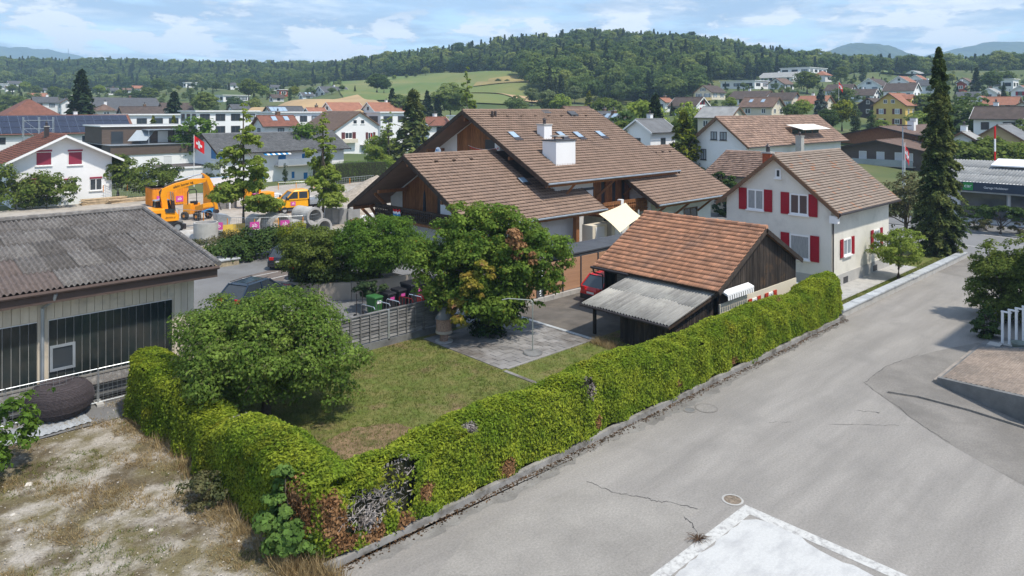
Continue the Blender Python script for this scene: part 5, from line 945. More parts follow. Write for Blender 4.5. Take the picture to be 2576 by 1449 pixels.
r1 = g(792, 738); tree('round_tree', 'olive green round tree left of the ball tree over the parked cars', r1, [(0, 0, 2.55, 2.0, 2.0, 1.25), (.8, -.8, 2.2, 1.3, 1.3, 1.0), (-.8, .9, 2.0, 1.3, 1.3, 1.0)], 240, 22000, .13, LM['globe2'], .12, (0, 0, 2.8), seed=5, clump=.2)
tree('small_fruit_tree', 'small loose yellow-green tree on the lawn strip by the white house', g(2259, 702), [(0, 0, 2.0, 1.5, 1.5, 1.1), (.5, -.4, 2.6, 1.1, 1.1, .8), (-.6, .5, 1.8, 1.0, 1.0, .7)], 110, 8500, .12, LM['ginkgo'], .09, (0, 0, 1.7), seed=6)
sp = thing('tall_spruce', 'tall slender spruce standing at the road corner right', 'tree', g(2362, 642)); link(conifer_mesh(15.6, 1.95, 52000, .26, LM['spruce'], 7, z0=.02, droop=.45, power=.72, lay=58), 'crown', None, sp); MB().tube([(0, 0, 0), (.1, 0, 8), (0, 0, 15)], [.24, .14, .03], 8).build('trunk', M['bark'], sp, local=True)
tree('gnarled_tree', 'sparse dark gnarled tree behind the white house beside the spruce', g(2282, 612), [(0, 0, 3.6, 2.3, 2.3, 1.9), (.5, 1, 2.2, 1.5, 1.5, 1.0)], 60, 3200, .22, LM['scrub'], .14, (.3, .2, 3.2), seed=8, fill=.5)
tree('yew_bush', 'dark upright yew between chalet and white house', g(1822, 545), [(0, 0, 1.6, 1.1, 1.1, 1.6), (.3, .8, 2.6, .8, .8, 2.0), (-.2, -.8, 2.2, .7, .7, 1.9)], 80, 6500, .2, LM['yew'], .12, (0, 0, 2.5), cat='bush', seed=9, cname='foliage')
rb = g(2530, 806); tree('large_bush', 'tall dark leafy bush at the right edge of the road', rb, [(0, 0, 1.7, 1.5, 1.6, 1.8), (.6, -1.3, 1.9, 1.6, 1.6, 1.8), (-.2, .7, 3.0, 1.0, 1.0, 1.1), (.6, -.8, 3.5, 1.0, 1.0, .9), (1.8, -2.0, 2.0, 1.6, 1.6, 2.0), (.2, 1.0, 1.4, 1.1, 1.0, 1.4)], 330, 46000, .13, LM['bush'], .1, (0, 0, 1.8), cat='bush', seed=10, cname='foliage')
tb = g(2478, 852); tree('topiary', 'small clipped ball topiary at the foot of the large bush', tb, [(0, 0, .45, .55, .55, .5), (.1, 0, 1.05, .36, .36, .3), (.12, 0, 1.5, .24, .24, .24)], 70, 4500, .10, LM['yew'], .05, (0, 0, 1.2), cat='bush', seed=11, cname='foliage', fill=.05)
ms = g(718, 1398); tree('maple_sapling', 'young maple sapling with big leaves in front of the hedge corner', (ms.x, ms.y, 0), [(0, 0, .7, .62, .62, .75), (-.05, .1, 1.5, .36, .36, .75), (.2, -.3, .5, .55, .5, .5)], 90, 4200, .125, LM['young'], .03, (0, 0, 1.9), cat='sapling', seed=12, asp=.85, cname='foliage')
wb = g(515, 1268); tree('weed_shrub', 'scrubby dark weed shrub with brown stems at the hedge foot', (wb.x, wb.y, 0), [(0, 0, .4, .7, .6, .45)], 44, 2600, .085, LM['scrub'], .02, (0, 0, .5), cat='shrub', seed=13, cname='foliage'); 
fb = g(40, 1180); tree('corner_tree', 'dark green leafy branches of a small tree at the left edge', (fb.x - .9, fb.y - .2, 0), [(.6, 0, 1.4, .9, .9, .75), (1.2, .3, 1.9, .8, .6, .35), (-.8, -.5, 1.2, 1.3, 1.2, 1.1), (.7, -.3, .8, .6, .6, .5)], 80, 3800, .17, LM['globe'], .07, (0, 0, 1.5), seed=14)
# ------------------------------------------------------------------ slender trees by the construction site
def slender(name, label, p, h, seed, mat='ginkgo', wid=1.0):
    r = np.random.default_rng(seed); bl = []
    for i in range(20):
        t = i / 19; z = h * (.22 + .75 * t); a = r.uniform(0, 6.28); rd = wid * (1 - t) ** .8 * r.uniform(.6, 1.7); bl.append((rd * math.cos(a), rd * math.sin(a), z, .35 + .75 * (1 - t) * wid * r.uniform(.5, 1.0), .35 + .75 * (1 - t) * wid * r.uniform(.5, 1), .42 + .2 * (1 - t)))
    return tree(name, label, p, bl, 260, 13000, .235 * h / 11, LM[mat], .11, (0, 0, h * .92), seed=seed, fill=.2, clump=.34)
slender('slender_tree', 'tall slender light green tree beside the excavator', g(612, 600), 11.9, 41, wid=1.45); slender('slender_tree', 'slender light green tree in front of the yellow van', g(812, 566), 11.0, 42, wid=1.25); slender('slender_tree', 'slender feathery tree left of the chalet gable, before the dark conifer', g(978, 446), 10.6, 43, wid=2.0)
slender('slender_tree', 'tall narrow pale tree rising behind the chalet ridge', cw((1175 - CX) / F * 150, 150, 0), 20.0, 44, wid=1.6)
# ------------------------------------------------------------------ patio slabs, grill, rotary pole, fence
pat = tag(MB().box((20.3, 22.2, -.1), (26.0, 27.7, .058)).build('patio', P('patio_joint', (.10, .095, .085), .95, .3)), kind='structure')
slabm = P('patio_slab', (.25, .24, .23), .9, .14, 1.5, island=.14, bump=.25, bscale=25, dirt=((.12, .105, .09), .55, .46, .66))
i = 0; b = 22.2
while b < 27.6:
    a = 20.3 - (.28 if i % 2 else 0)
    while a < 25.95:
        a0, a1 = max(a, 20.3), min(a + .56, 26.0)
        if a1 - a0 > .1: o = box('paving_slab', (a0 + .012, b + .012, .03), (a1 - .012, b + .413, .072 + rr.uniform(-.005, .007)), slabm, pat)
        a += .56
    b += .425; i += 1
tag(MB().box((26.0, 22.1, -.05), (26.22, 27.6, .09)).build('edging_strip', M['stone']), kind='structure'); tag(MB().box((20.5, 22.04, -.05), (26.2, 22.18, .085)).build('edging_strip', slabm), kind='structure')
tag(MB().box((20.2, 18.6, -.05), (20.38, 22.0, .075)).build('edging_strip', slabm), kind='structure')
gp = g(1117, 862); gr = thing('garden_grill', 'round stone garden grill with dark conical chimney hood', 'grill', (gp.x, gp.y, .06)); gm_ = P('pink_pebble_concrete', (.33, .22, .17), .95, .25, 14, bump=.5, bscale=30)
MB().lathe((0, 0, 0), [(.0, 0), (.42, 0), (.42, .05), (0, .05)], 20).build('base_plate', M['concrete'], gr, local=True); MB().lathe((0, 0, .05), [(.20, 0), (.20, .38)], 18).build('column', gm_, gr, local=True)
MB().lathe((0, 0, .43), [(.2, 0), (.40, .0), (.40, .12), (0, .12)], 20).build('fire_bowl', M['beige'], gr, local=True)
m = MB(); vs = []; fs = []; n = 22
for k in range(n + 1):
    t = R(-75) + R(255) * k / n + R(52.)
    for z in (.55, 1.05): vs.append((.37 * math.cos(t + 1.2), .37 * math.sin(t + 1.2), z))
for k in range(n): fs.append((2 * k, 2 * k + 2, 2 * k + 3, 2 * k + 1))
m.add(vs, fs).build('curved_back', gm_, gr, local=True); MB().lathe((0, 0, 1.05), [(.39, 0), (.40, .06)], 22).build('hood_ring', gm_, gr, local=True)
MB().lathe((0, 0, 1.11), [(.42, 0), (.16, .42), (.13, .44), (.13, .50), (.16, .50), (.02, .58)], 22).build('hood', M['darkconc'], gr, local=True)
pp = g(1340, 893); rp = thing('parasol_stand', 'empty parasol pole with hooked arm in a round base on the patio', 'parasol stand', (pp.x, pp.y, .05)); MB().lathe((0, 0, 0), [(0, 0), (.42, 0), (.44, .05), (.40, .10), (.2, .13), (.06, .15), (0, .15)], 22).build('base', M['darkconc'], rp, local=True)
pm_ = P('greenish_pole', (.33, .36, .33), .5, .1, metal=.3); MB().tube([(0, 0, .1), (0, 0, 2.33), (-.05, .08, 2.40), (-.75, .8, 2.46), (-.95, 1.0, 2.40)], .024, 8).build('pole', pm_, rp, local=True)
# board fence on a concrete plinth
fe = thing('board_fence', 'grey weathered lapped-board fence on a dark concrete plinth', 'fence', (18, 28.2, 0)); fa0, fa1 = 12.6, 22.6
MB().box((fa0, 28.1, -.1), (fa1, 28.32, .36)).build('plinth', M['darkconc'], fe)
npan = 5; pw = (fa1 - fa0) / npan
for i in range(npan):
    x0 = fa0 + i * pw
    for k in range(8):
        z = .42 + k * .158; MB().slab([(x0 + .06, 28.13, z), (x0 + pw - .06, 28.13, z), (x0 + pw - .06, 28.18, z + .17), (x0 + .06, 28.18, z + .17)], (0, .022, 0)).build('board', M['fencewood'], fe)
    for k in (1, 2, 3): x = x0 + pw * k / 4; box('batten', (x - .025, 28.085, .4), (x + .025, 28.12, 1.66), M['fencewood'], fe)
    box('fence_post', (x0 - .05, 28.10, .3), (x0 + .05, 28.24, 1.70), M['steel'] if i % 2 else M['fencewood'], fe); box('top_rail', (x0 + .05, 28.09, 1.68), (x0 + pw - .05, 28.26, 1.715), M['fencewood'], fe)
# bins, racks, trolley behind the fence
def wheelie(name, label, p, rz, mat, w=.56, d=.7, h=1.05, sticker=True, wht=False):
    t = thing(name, label, 'waste bin', (p[0], p[1], .02), rz, group='wheelie bins behind the fence'); m = MB(); m.loft([[(-w * .42, -d * .42, .05), (w * .42, -d * .42, .05), (w * .42, d * .42, .05), (-w * .42, d * .42, .05)], [(-w / 2, -d / 2, h - .05), (w / 2, -d / 2, h - .05), (w / 2, d / 2, h - .05), (-w / 2, d / 2, h - .05)]]); m.build('bin_body', mat, t, local=True, bev=.02)
    MB().loft([[(-w / 2 - .03, -d / 2 - .04, h - .05), (w / 2 + .03, -d / 2 - .04, h - .05), (w / 2 + .03, d / 2 + .03, h - .05), (-w / 2 - .03, d / 2 + .03, h - .05)], [(-w / 2, -d / 2, h + .04), (w / 2, -d / 2, h + .04), (w / 2, d / 2, h + .06), (-w / 2, d / 2, h + .06)]]).build('lid', mat, t, local=True, bev=.02)
    for s in (-1, 1): MB().tube([(s * w * .46, d * .42, .1), (s * w * .34, d * .42, .1)], .1, 12).build('wheel', M['rubber'], t, local=True)
    MB().tube([(-w * .4, d / 2 + .06, h - .04), (w * .4, d / 2 + .06, h - .04)], .02, 6).build('handle', mat, t, local=True)
    if sticker: MB().box((-.12, -d / 2 - .008, h * .68), (.16, -d / 2 + .03, h * .82)).build('sticker', M['signw'] if wht else M['pink'], t, local=True)
    return t
def place(x, y, z=0.): return g(x, y, z)
bp0 = place(942, 796); wheelie('wheelie_bin', 'green wheelie bin at the fence, left of the black ones', (bp0.x, bp0.y), .15, M['greenp'], wht=True)
bp1 = place(976, 786); wheelie('wheelie_bin', 'black wheelie bin next to the green one', (bp1.x, bp1.y), .1, M['black']); bp2 = place(1003, 776); wheelie('wheelie_bin', 'black wheelie bin between the other black one and the large container', (bp2.x, bp2.y), .1, M['black'])
bp3 = place(1038, 772); wheelie('waste_container', 'large black four-wheeled waste container beside the wheelie bins', (bp3.x + .2, bp3.y + .1), .05, M['black'], 1.25, 1.0, 1.3); bp4 = place(1090, 764); wheelie('waste_container', 'large black waste container half hidden by the garden tree', (bp4.x + .3, bp4.y + .2), .05, M['black'], 1.25, 1.0, 1.3, False)
def hoop(name, label, a, b, mat, cat='bicycle rack'):
    t = thing(name, label, cat, (a, b, .02), R(8), group='tube racks behind the fence'); MB().tube([(0, -.4, 0), (0, -.4, 1.68), (0, -.34, 1.76), (0, .5, 1.76), (0, .56, 1.68), (0, .56, 0)], .022, 7).build('hoop_tube', mat, t, local=True)
    for k in range(3): MB().tube([(0, -.15 + k * .25, .4), (0, -.15 + k * .25, 1.76)], .012, 5).build('bar', mat, t, local=True)
    return t
for i, (a, lab, mt) in enumerate(((18.1, 'chrome tube hoop behind the fence, leftmost', 'chrome'), (18.95, 'chrome tube hoop behind the fence, second from the left', 'chrome'), (19.5, 'chrome tube hoop behind the fence, third from the left', 'chrome'), (20.25, 'red tube frame of a cart behind the fence', 'redp'), (20.8, 'chrome tube hoop right of the red cart frame', 'chrome'), (21.6, 'chrome tube hoop behind the fence near the garden tree', 'chrome'))): hoop('tube_hoop', lab, a, 29.0, M[mt])
rc = thing('red_cart', 'red box cart behind the fence near the large containers', 'cart', (21.2, 29.1, .02)); MB().box((-.1, -.3, .7), (.5, .3, 1.72)).build('panel_box', M['redp'], rc, local=True, bev=.03)
for s in (-1, 1): MB().tube([(.2, s * .33, .2), (.2, s * .27, .2)], .2, 12).build('wheel', M['rubber'], rc, local=True)
MB().tube([(.2, 0, .2), (.2, 0, .75)], .05, 6).build('support', M['gutter'], rc, local=True)
st = place(905, 800); hs = thing('hand_truck', 'upright tube handle of a hand truck left of the green bin', 'hand truck', (st.x, st.y, .02), .3); MB().tube([(-.25, 0, .1), (-.25, 0, 1.3), (-.15, 0, 1.42), (.15, 0, 1.36), (.22, 0, 1.25), (.25, 0, .1)], .025, 6).build('handle_tube', M['gutter'], hs, local=True); MB().box((-.25, -.3, .02), (.25, .0, .06)).build('toe_plate', M['gutter'], hs, local=True)
for s in (-1, 1): MB().tube([(s * .3, .05, .13), (s * .25, .05, .13)], .13, 12).build('wheel', M['rubber'], hs, local=True)
pbk = place(930, 806); tree('potted_bonsai', 'dark layered pine bush behind the green bin', place(938, 782), [(0, 0, 1.2, .9, .9, .35), (.3, .5, .8, .7, .7, .3), (-.4, -.2, 1.5, .6, .6, .25)], 50, 2600, .13, LM['sprucedk'], .06, (0, 0, 1.2), cat='bush', seed=61, cname='foliage')
# ------------------------------------------------------------------ planter wall, shrubs, parking details
pw_ = thing('planter_wall', 'curved beige concrete planter wall behind the bins', 'wall', (21, 37, 0)); pth = [(18.9, 40.9), (19.3, 39.4), (20.2, 37.7), (21.6, 36.5), (23.2, 35.7), (25.6, 34.9)]
for i in range(len(pth) - 1):
    p, q = Vector((*pth[i], 0)), Vector((*pth[i + 1], 0)); d = (q - p).normalized(); nn = Vector((-d.y, d.x, 0)) * .14; h0, h1 = (.75 + .09 * i), (.75 + .09 * (i + 1))
    MB().add([p - nn, q - nn, q + nn, p + nn, p - nn + Vector((0, 0, h0)), q - nn + Vector((0, 0, h1)), q + nn + Vector((0, 0, h1)), p + nn + Vector((0, 0, h0))], [(0, 3, 2, 1), (4, 5, 6, 7), (0, 1, 5, 4), (1, 2, 6, 5), (2, 3, 7, 6), (3, 0, 4, 7)]).build('wall_section', M['beige'], pw_)
tag(MB().slab([(19.1, 41, .3), (19.6, 39.4, .35), (20.4, 37.9, .45), (21.8, 36.7, .5), (23.3, 35.9, .6), (25.6, 35.1, .6), (25.6, 40, .5), (21, 42, .3)], (0, 0, .12)).build('planter_soil', P('planter_soil_m', (.06, .05, .035), .95, .3)), kind='structure')
def shrub(label, p, rx, ry, rz, mat, n, seed, leaf=.16, name='shrub', z=0., cat='shrub'): return tree(name, label, (p[0], p[1], z), [(0, 0, rz * .75, rx, ry, rz * .8), (rx * .4, -ry * .3, rz * .6, rx * .6, ry * .6, rz * .55), (-rx * .35, ry * .4, rz * .7, rx * .6, ry * .6, rz * .55)], max(14, n // 70), n, leaf, LM[mat], .05, (0, 0, rz * .7), cat=cat, seed=seed, cname='foliage', clump=.3)
shrub('low dark groundcover shrub under the olive round tree', (21.0, 38.6), 1.7, 1.7, 1.1, 'dark', 3800, 71, z=.35); shrub('low dark shrub between the two round trees', (22.6, 37.2), 1.2, 1.2, .9, 'bush', 2400, 72, z=.4)
shrub('wide dark shrub bed by the parked black hatchback', g(640, 648), 3.2, 1.7, 1.15, 'yew', 6000, 73, .2); shrub('yellow-green shrub beside the olive round tree', g(745, 655), 1.3, 1.2, 1.7, 'yellowgreen', 2600, 74); shrub('low evergreen shrub on the stone planter', g(605, 660), 1.0, .8, .9, 'yew', 1800, 75); shrub('scruffy weeds at the construction fence', g(540, 612), 2.6, .8, .5, 'scrub', 2200, 76, .14); shrub('reddish weeds before the concrete pipes', g(700, 606), 2.4, .8, .55, 'scrub', 2200, 77, .14); shrub('brown seeded weeds by the grey slabs', g(885, 595), 1.0, .6, 1.3, 'dead', 900, 78, .16)
stp = thing('stone_planter', 'small stone-faced planter block at the parking entrance', 'planter', (*g(562, 668)[:2], 0)); MB().box((-.9, -.5, 0), (.9, .5, .42)).build('stone_face', P('yellow_stone', (.36, .30, .20), .9, .25, 4, bump=.4), stp, local=True); MB().box((-.98, -.58, .42), (.98, .58, .5)).build('top_slab', M['stone'], stp, local=True)
for (x0, y0, x1, y1) in ((610, 702, 700, 684), (640, 712, 735, 690)):
    p, q = g(x0, y0), g(x1, y1); d = (q - p).normalized(); nn = Vector((-d.y, d.x, 0)) * .06; tag(MB().quad(p - nn + Vector((0, 0, .026)), q - nn + Vector((0, 0, .026)), q + nn + Vector((0, 0, .026)), p + nn + Vector((0, 0, .026))).build('parking_line', paint), kind='structure')
sheet('parking_bay_paving', [g(*p)[:2] for p in ((600, 700), (700, 675), (735, 690), (705, 712), (640, 715))], .0235, P('brown_bay_paving', (.155, .13, .115), .95, .12, 2, bump=.3, bscale=14)); sheet('parking_bay_paving', [g(*p)[:2] for p in ((535, 748), (590, 738), (780, 800), (600, 790))], .0235, MATS['brown_bay_paving'])
tag(MB().box((8, 52.6, 0), (19.5, 54.2, .12)).build('footpath_kerb', M['stone']), kind='structure')
# ------------------------------------------------------------------ brown privacy screen and dark flat shelter
sc = thing('privacy_screen', 'tan board privacy screen with anthracite posts on a block kerb', 'fence', (31, 28.6, 0)); s0, s1 = 27.3, 36.5
nb_ = 13
for i in range(nb_): box('kerb_block', (s0 - .3 + i * .74, 28.35, 0), (s0 - .3 + i * .74 + .72, 28.72, .3 + rr.uniform(-.01, .01)), M['concrete'], sc)
pp_ = [27.3, 28.75, 29.3, 30.9, 32.5, 34.1, 35.7]
for i, a in enumerate(pp_): box('screen_post', (a - .04, 28.46, .3), (a + .04, 28.6, 2.2), M['anthr'], sc)
for i in range(len(pp_) - 1):
    if i == 1:
        dm = MB(); qq = random.Random(5); dm.box((pp_[i] + .05, 28.52, .34), (pp_[i + 1] - .05, 28.55, 2.16)); dp = dm.build('pattern_panel', M['anthr'], sc)
        for k in range(16): c_ = (qq.uniform(pp_[i] + .15, pp_[i + 1] - .15), qq.uniform(.45, 2.05)); rd = qq.uniform(.06, .13); MB().tube([(c_[0] + rd * math.cos(t), 28.51, c_[1] + rd * math.sin(t)) for t in np.linspace(0, 6.28, 9)], .014, 4).build('ornament', M['zinc'], dp)
        continue
    for k in range(12): box('board', (pp_[i] + .045, 28.51, .34 + k * .152), (pp_[i + 1] - .045, 28.55, .34 + k * .152 + .147), M['screen'], sc)
ds = thing('flat_shelter', 'anthracite flat-roofed shelter behind the tan screen', 'shelter', (36, 29.9, 0)); MB().box((32.0, 28.75, 2.28), (36.2, 31.0, 2.36)).build('roof_panel', M['dkroof'], ds); MB().box((36.23, 28.75, 2.28), (40.6, 31.0, 2.36)).build('roof_panel', M['dkroof'], ds); MB().box((32.05, 28.8, 1.75), (40.5, 28.85, 2.275)).build('fascia', M['anthr'], ds); MB().box((32.05, 28.86, 1.75), (32.1, 30.95, 2.275)).build('fascia', M['anthr'], ds)
for a in (32.2, 40.3): 
    for b in (28.9, 30.8): box('post', (a, b, 0), (a + .1, b + .1, 2.28), M['anthr'], ds)
MB().box((32.1, 30.85, 0), (40.4, 30.9, 2.2)).build('back_wall', M['anthr'], ds)
# ------------------------------------------------------------------ cars
def car(name, label, p, rz, L, Wd, H, paint_, kind='hatch', plate_txt=None):
    t = thing(name, label, 'car', (p[0], p[1], .03), rz); hw = Wd / 2
    def ring(x, zb, zt, w, k=.86): return [(x, -w, zb), (x, -w * 1.0, (zb + zt) * .5), (x, -w * k, zt), (x, w * k, zt), (x, w, (zb + zt) * .5), (x, w, zb)]
    bz = H * .60; b = MB()
    b.loft([ring(-L / 2, .32, bz * .62, hw * .80), ring(-L / 2 + .1, .24, bz * .80, hw * .92), ring(-L * .32, .2, bz * .92, hw), ring(-L * .1, .2, bz, hw), ring(L * .28, .2, bz * 1.02, hw), ring(L / 2 - .12, .24, bz * .98, hw * .95), ring(L / 2, .34, bz * .78, hw * .86)])
    b.build('body', paint_, t, local=True, smooth=False, bev=.03)
    x0, x1, x2, x3 = -L * .22, -L * .03, L * .33, L * .47
    cab = MB(); cab.loft([[(x0, -hw * .86, bz - .02), (x0, hw * .86, bz - .02), (x3, hw * .84, bz - .02), (x3, -hw * .84, bz - .02)], [(x1, -hw * .68, H - .06), (x1, hw * .68, H - .06), (x2, hw * .68, H - .06), (x2, -hw * .68, H - .06)]]); cab.build('glazing', M['glass'], t, local=True)
    MB().loft([[(x1 - .08, -hw * .70, H - .07), (x1 - .08, hw * .70, H - .07), (x2 + .08, hw * .70, H - .07), (x2 + .08, -hw * .70, H - .07)], [(x1 + .1, -hw * .6, H), (x1 + .1, hw * .6, H), (x2 - .1, hw * .6, H), (x2 - .1, -hw * .6, H)]]).build('roof', paint_, t, local=True, bev=.02)
    for s in (-1, 1):
        for (xa, xb) in ((x0, x1), (L * .12, L * .12), (x3, x2)): MB().beam((xa, s * hw * .865, bz - .02), (xb, s * hw * .70, H - .05), .07, .07).build('pillar', paint_, t, local=True)
        MB().box((x0 + .15, s * (hw + .10) - .07, bz), (x0 + .3, s * (hw + .10) + .07, bz + .13)).build('mirror', paint_, t, local=True, bev=.02)
        MB().box((L / 2 - .10, s * hw * .62 - .15, bz * .78), (L / 2 + .012, s * hw * .62 + .15, bz * 1.0)).build('tail_light', M['tail'], t, local=True, bev=.015); MB().box((-L / 2 - .01, s * hw * .58 - .16, bz * .56), (-L / 2 + .16, s * hw * .58 + .16, bz * .72)).build('head_light', M['head'], t, local=True, bev=.02)
        for x in (-L * .30, L * .30):
            w = MB().lathe((0, 0, 0), [(.19, -.1), (.30, -.1), (.33, -.06), (.33, .06), (.30, .1), (.19, .1)], 20); o = w.build('wheel', M['rubber'], t, local=True); o.matrix_local = Matrix.Translation((x, s * (hw - .07), .33)) @ Matrix.Rotation(R(90), 4, 'X')
            h_ = MB().lathe((0, 0, 0), [(0, -.105), (.12, -.09), (.21, -.1), (.21, .1), (.12, .09), (0, .105)], 14); h_.build('rim', M['rim'], o, local=True)
    MB().box((L / 2 - .03, -.26, bz * .60), (L / 2 + .016, .26, bz * .60 + .11)).build('number_plate', M['plate'], t, local=True); MB().box((L / 2 - .2, -hw * .84, .22), (L / 2 + .03, hw * .84, .5)).build('rear_bumper', paint_ if kind != 'suv' else M['black'], t, local=True, bev=.03)
    if kind == 'suv':
        for s in (-1, 1): MB().tube([(x1, s * hw * .6, H + .05), (x2, s * hw * .6, H + .05)], .02, 5).build('roof_rail', M['gutter'], t, local=True)
    return t
def face(rx, ry): return math.atan2(ry, rx)
c1p = g(712, 680); car('parked_car', 'black hatchback with its tail and red lamps towards the parking lane', (c1p.x + 1.2, c1p.y + 1.6), R(228), 4.4, 1.82, 1.48, M['blackpaint'])
c2p = g(770, 698); car('parked_car', 'black small car half hidden under the olive round tree', (c2p.x + .6, c2p.y + .9), R(228), 3.9, 1.72, 1.42, M['blackpaint'])
c3p = g(650, 772); car('parked_car', 'dark blue car behind the fruit tree with only its roof showing', (c3p.x, c3p.y), R(205), 4.6, 1.85, 1.62, M['bluepaint'], 'suv')
car('parked_car', 'bright red car with its tail out of the barn carport', (33.0, 26.35), R(180), 4.3, 1.8, 1.56, M['redpaint'], 'suv')
p4 = g(1968, 738); car('parked_car', 'silver-blue car between barn and white house, almost hidden', (40.4, 20.6), R(90), 4.2, 1.75, 1.45, M['silver'])
# ------------------------------------------------------------------ wicker ball seat, metal sheet
wk = P('dark_wicker', (.07, .058, .062), .8, .25, 9, bump=.7, bscale=60, stretch=(1, 1, 6)); pf = g(163, 1062)
po = thing('wicker_ball_seat', 'large round purple-brown wicker ball seat on the waste ground', 'garden seat', (pf.x, pf.y + .75, .02)); prof = [(0, .02), (.55, .02), (.82, .12), (1.02, .35), (1.08, .6), (1.0, .88), (.82, 1.08), (.55, 1.16), (.38, 1.12), (.2, 1.02), (0, .98)]
bd = MB().lathe((0, 0, 0), prof, 36).build('wicker_body', wk, po, local=True, smooth=True)
for i in range(26):
    t_ = .06 + i * .04; z = t_ * 1.05
    r_ = np.interp(z, [.02, .12, .35, .6, .88, 1.08, 1.16], [.6, .82, 1.02, 1.08, 1.0, .82, .55]); MB().tube([(r_ * 1.004 * math.cos(a), r_ * 1.004 * math.sin(a), z) for a in np.linspace(0, 2 * math.pi, 37)], .013, 5, False).build('weave_band', wk, bd, local=True)
shp = g(95, 1095); sh = thing('metal_sheet', 'pale ribbed metal sheet lying under the wicker ball', 'sheet', (shp.x, shp.y, .02), R(5)); gv, gf = corr_geo(1.06 * 3, 1.3, .212, .015); o = link(nmesh('ribbed_sheet', gv - np.array([1.6, .3, -.05]), gf, P('dull_sheet', (.30, .32, .34), .5, .2, 2), True), 'ribbed_sheet', None, sh)
# dry grass, lawn blades, stones
r = np.random.default_rng(77)
sp_ = np.stack([r.uniform(-4, 8.3, 4500), r.uniform(13, 29.8, 4500), np.full(4500, .03)], 1)
tag(link(cards('loose_pebbles', sp_, np.tile([0, 0, 1.], (4500, 1)), .045, .8, P('pebbles', (.36, .32, .27), .9, .2, island=.4), jit=.4, r=r), 'loose_pebbles', None), 'loose pale pebbles over the waste ground', 'gravel', kind='stuff')
def scatter(n, a0, a1, b0, b1): return np.stack([r.uniform(a0, a1, n), r.uniform(b0, b1, n), np.zeros(n)], 1)
pts = scatter(26000, -4, 8.3, 13, 29.8); f = np.sin(pts[:, 0] * 1.1 + 2) * np.sin(pts[:, 1] * .9) + .6 * np.sin(pts[:, 0] * 2.7 + pts[:, 1] * 1.9); edge = np.clip((pts[:, 0] - 6.6) / 1.4, 0, 1) + np.clip((3.4 - pts[:, 0]) / 3, 0, 1)
k = (f + 1.5 * edge + r.normal(0, .35, len(pts))) > .5
tag(link(tufts('dry_grass', pts[k], .13, .028, LM['straw'], r, 6, .8), 'dry_grass', None), 'dry straw-coloured grass on the stony waste ground', 'grass', kind='stuff')
pts = np.concatenate([scatter(330, 7.5, 8.4, 16.0, 29), scatter(260, 7.6, 8.5, 14.6, 16.4)]); tag(link(tufts('tall_dry_grass', pts, .4, .04, LM['straw'], r, 7, .4), 'tall_dry_grass', None), 'tall dry grass along the hedge foot', 'grass', kind='stuff')
pts = scatter(7000, -3, 8, 14, 29); f2 = np.sin(pts[:, 0] * .8 + 1) * np.cos(pts[:, 1] * 1.1 + .5); tag(link(tufts('green_weeds', pts[f2 > .3], .09, .025, LM['blade'], r, 7, .7), 'green_weeds', None), 'low green weeds in patches on the waste ground', 'grass', kind='stuff')
pts = np.concatenate([scatter(26000, 9.7, 20.2, 17.0, 28.0), scatter(4500, 20.4, 27.5, 17.0, 22.0)]); f3 = np.sin(pts[:, 0] * 1.3) * np.sin(pts[:, 1] * 1.7 + 1); kk = (r.random(len(pts)) < .75 + .25 * f3) & ~((pts[:, 1] < 19) & (pts[:, 0] < 17) & (r.random(len(pts)) < .6)); pts[:, 2] = .05
tag(link(tufts('lawn_grass', pts[kk], .075, .022, LM['blade'], r, 4, .6), 'lawn_grass', None), 'short patchy green grass of the lawn', 'grass', kind='stuff')
pts = scatter(5000, 9.8, 17, 16.9, 19.4); pts[:, 2] = .05; tag(link(tufts('dry_lawn_grass', pts, .05, .02, LM['straw'], r, 3, .7), 'dry_lawn_grass', None), 'brown dry grass on the lawn behind the hedge', 'grass', kind='stuff')
pts = scatter(8000, 38.6, 60, 15.9, 17.0); pts[:, 2] = .03; tag(link(tufts('garden_grass', pts, .06, .025, LM['blade'], r, 3, .6), 'garden_grass', None), 'grass strip behind the stone coping wall', 'grass', kind='stuff')
pts = scatter(350, 25.6, 26.3, 20.6, 21.9); pts[:, 2] = .05; tag(link(tufts('ornamental_grass', pts, .3, .03, LM['straw'], r, 4, .4), 'ornamental_grass', None), 'pale flowering tuft at the patio corner by the lean-to', 'grass', kind='stuff')
sm_ = MB().add([(-.08, -.05, 0), (.07, -.06, 0), (.09, .05, 0), (-.06, .07, 0), (-.04, -.03, .06), (.04, -.03, .07), (.05, .03, .05), (-.03, .04, .06)], [(0, 3, 2, 1), (4, 5, 6, 7), (0, 1, 5, 4), (1, 2, 6, 5), (2, 3, 7, 6), (3, 0, 4, 7)]).mesh('pale_stone', P('limestone', (.6, .56, .5), .9, .1))
for (x, y, lab, s) in ((32, 1295, 'pale stone in the dry grass at the left edge', 1.2), (48, 1333, 'pale stone below the other one at the left edge', 1.0), (380, 1334, 'pale stone in the middle of the bare ground', 1.3), (72, 1220, 'flat cream stone patch in the upper waste ground', 2.2), (114, 1439, 'small pale stone near the bottom edge', 1.0), (600, 1362, 'small pale stone near the sapling', 1.0)):
    p = g(x, y); o = bpy.data.objects.new('stone', sm_); COL.objects.link(o); o.location = p; o.scale = (s * .65, s * .65, s * .4); o.rotation_euler = (0, 0, x); tag(o, lab, 'stone', 'pale stones on the waste ground')
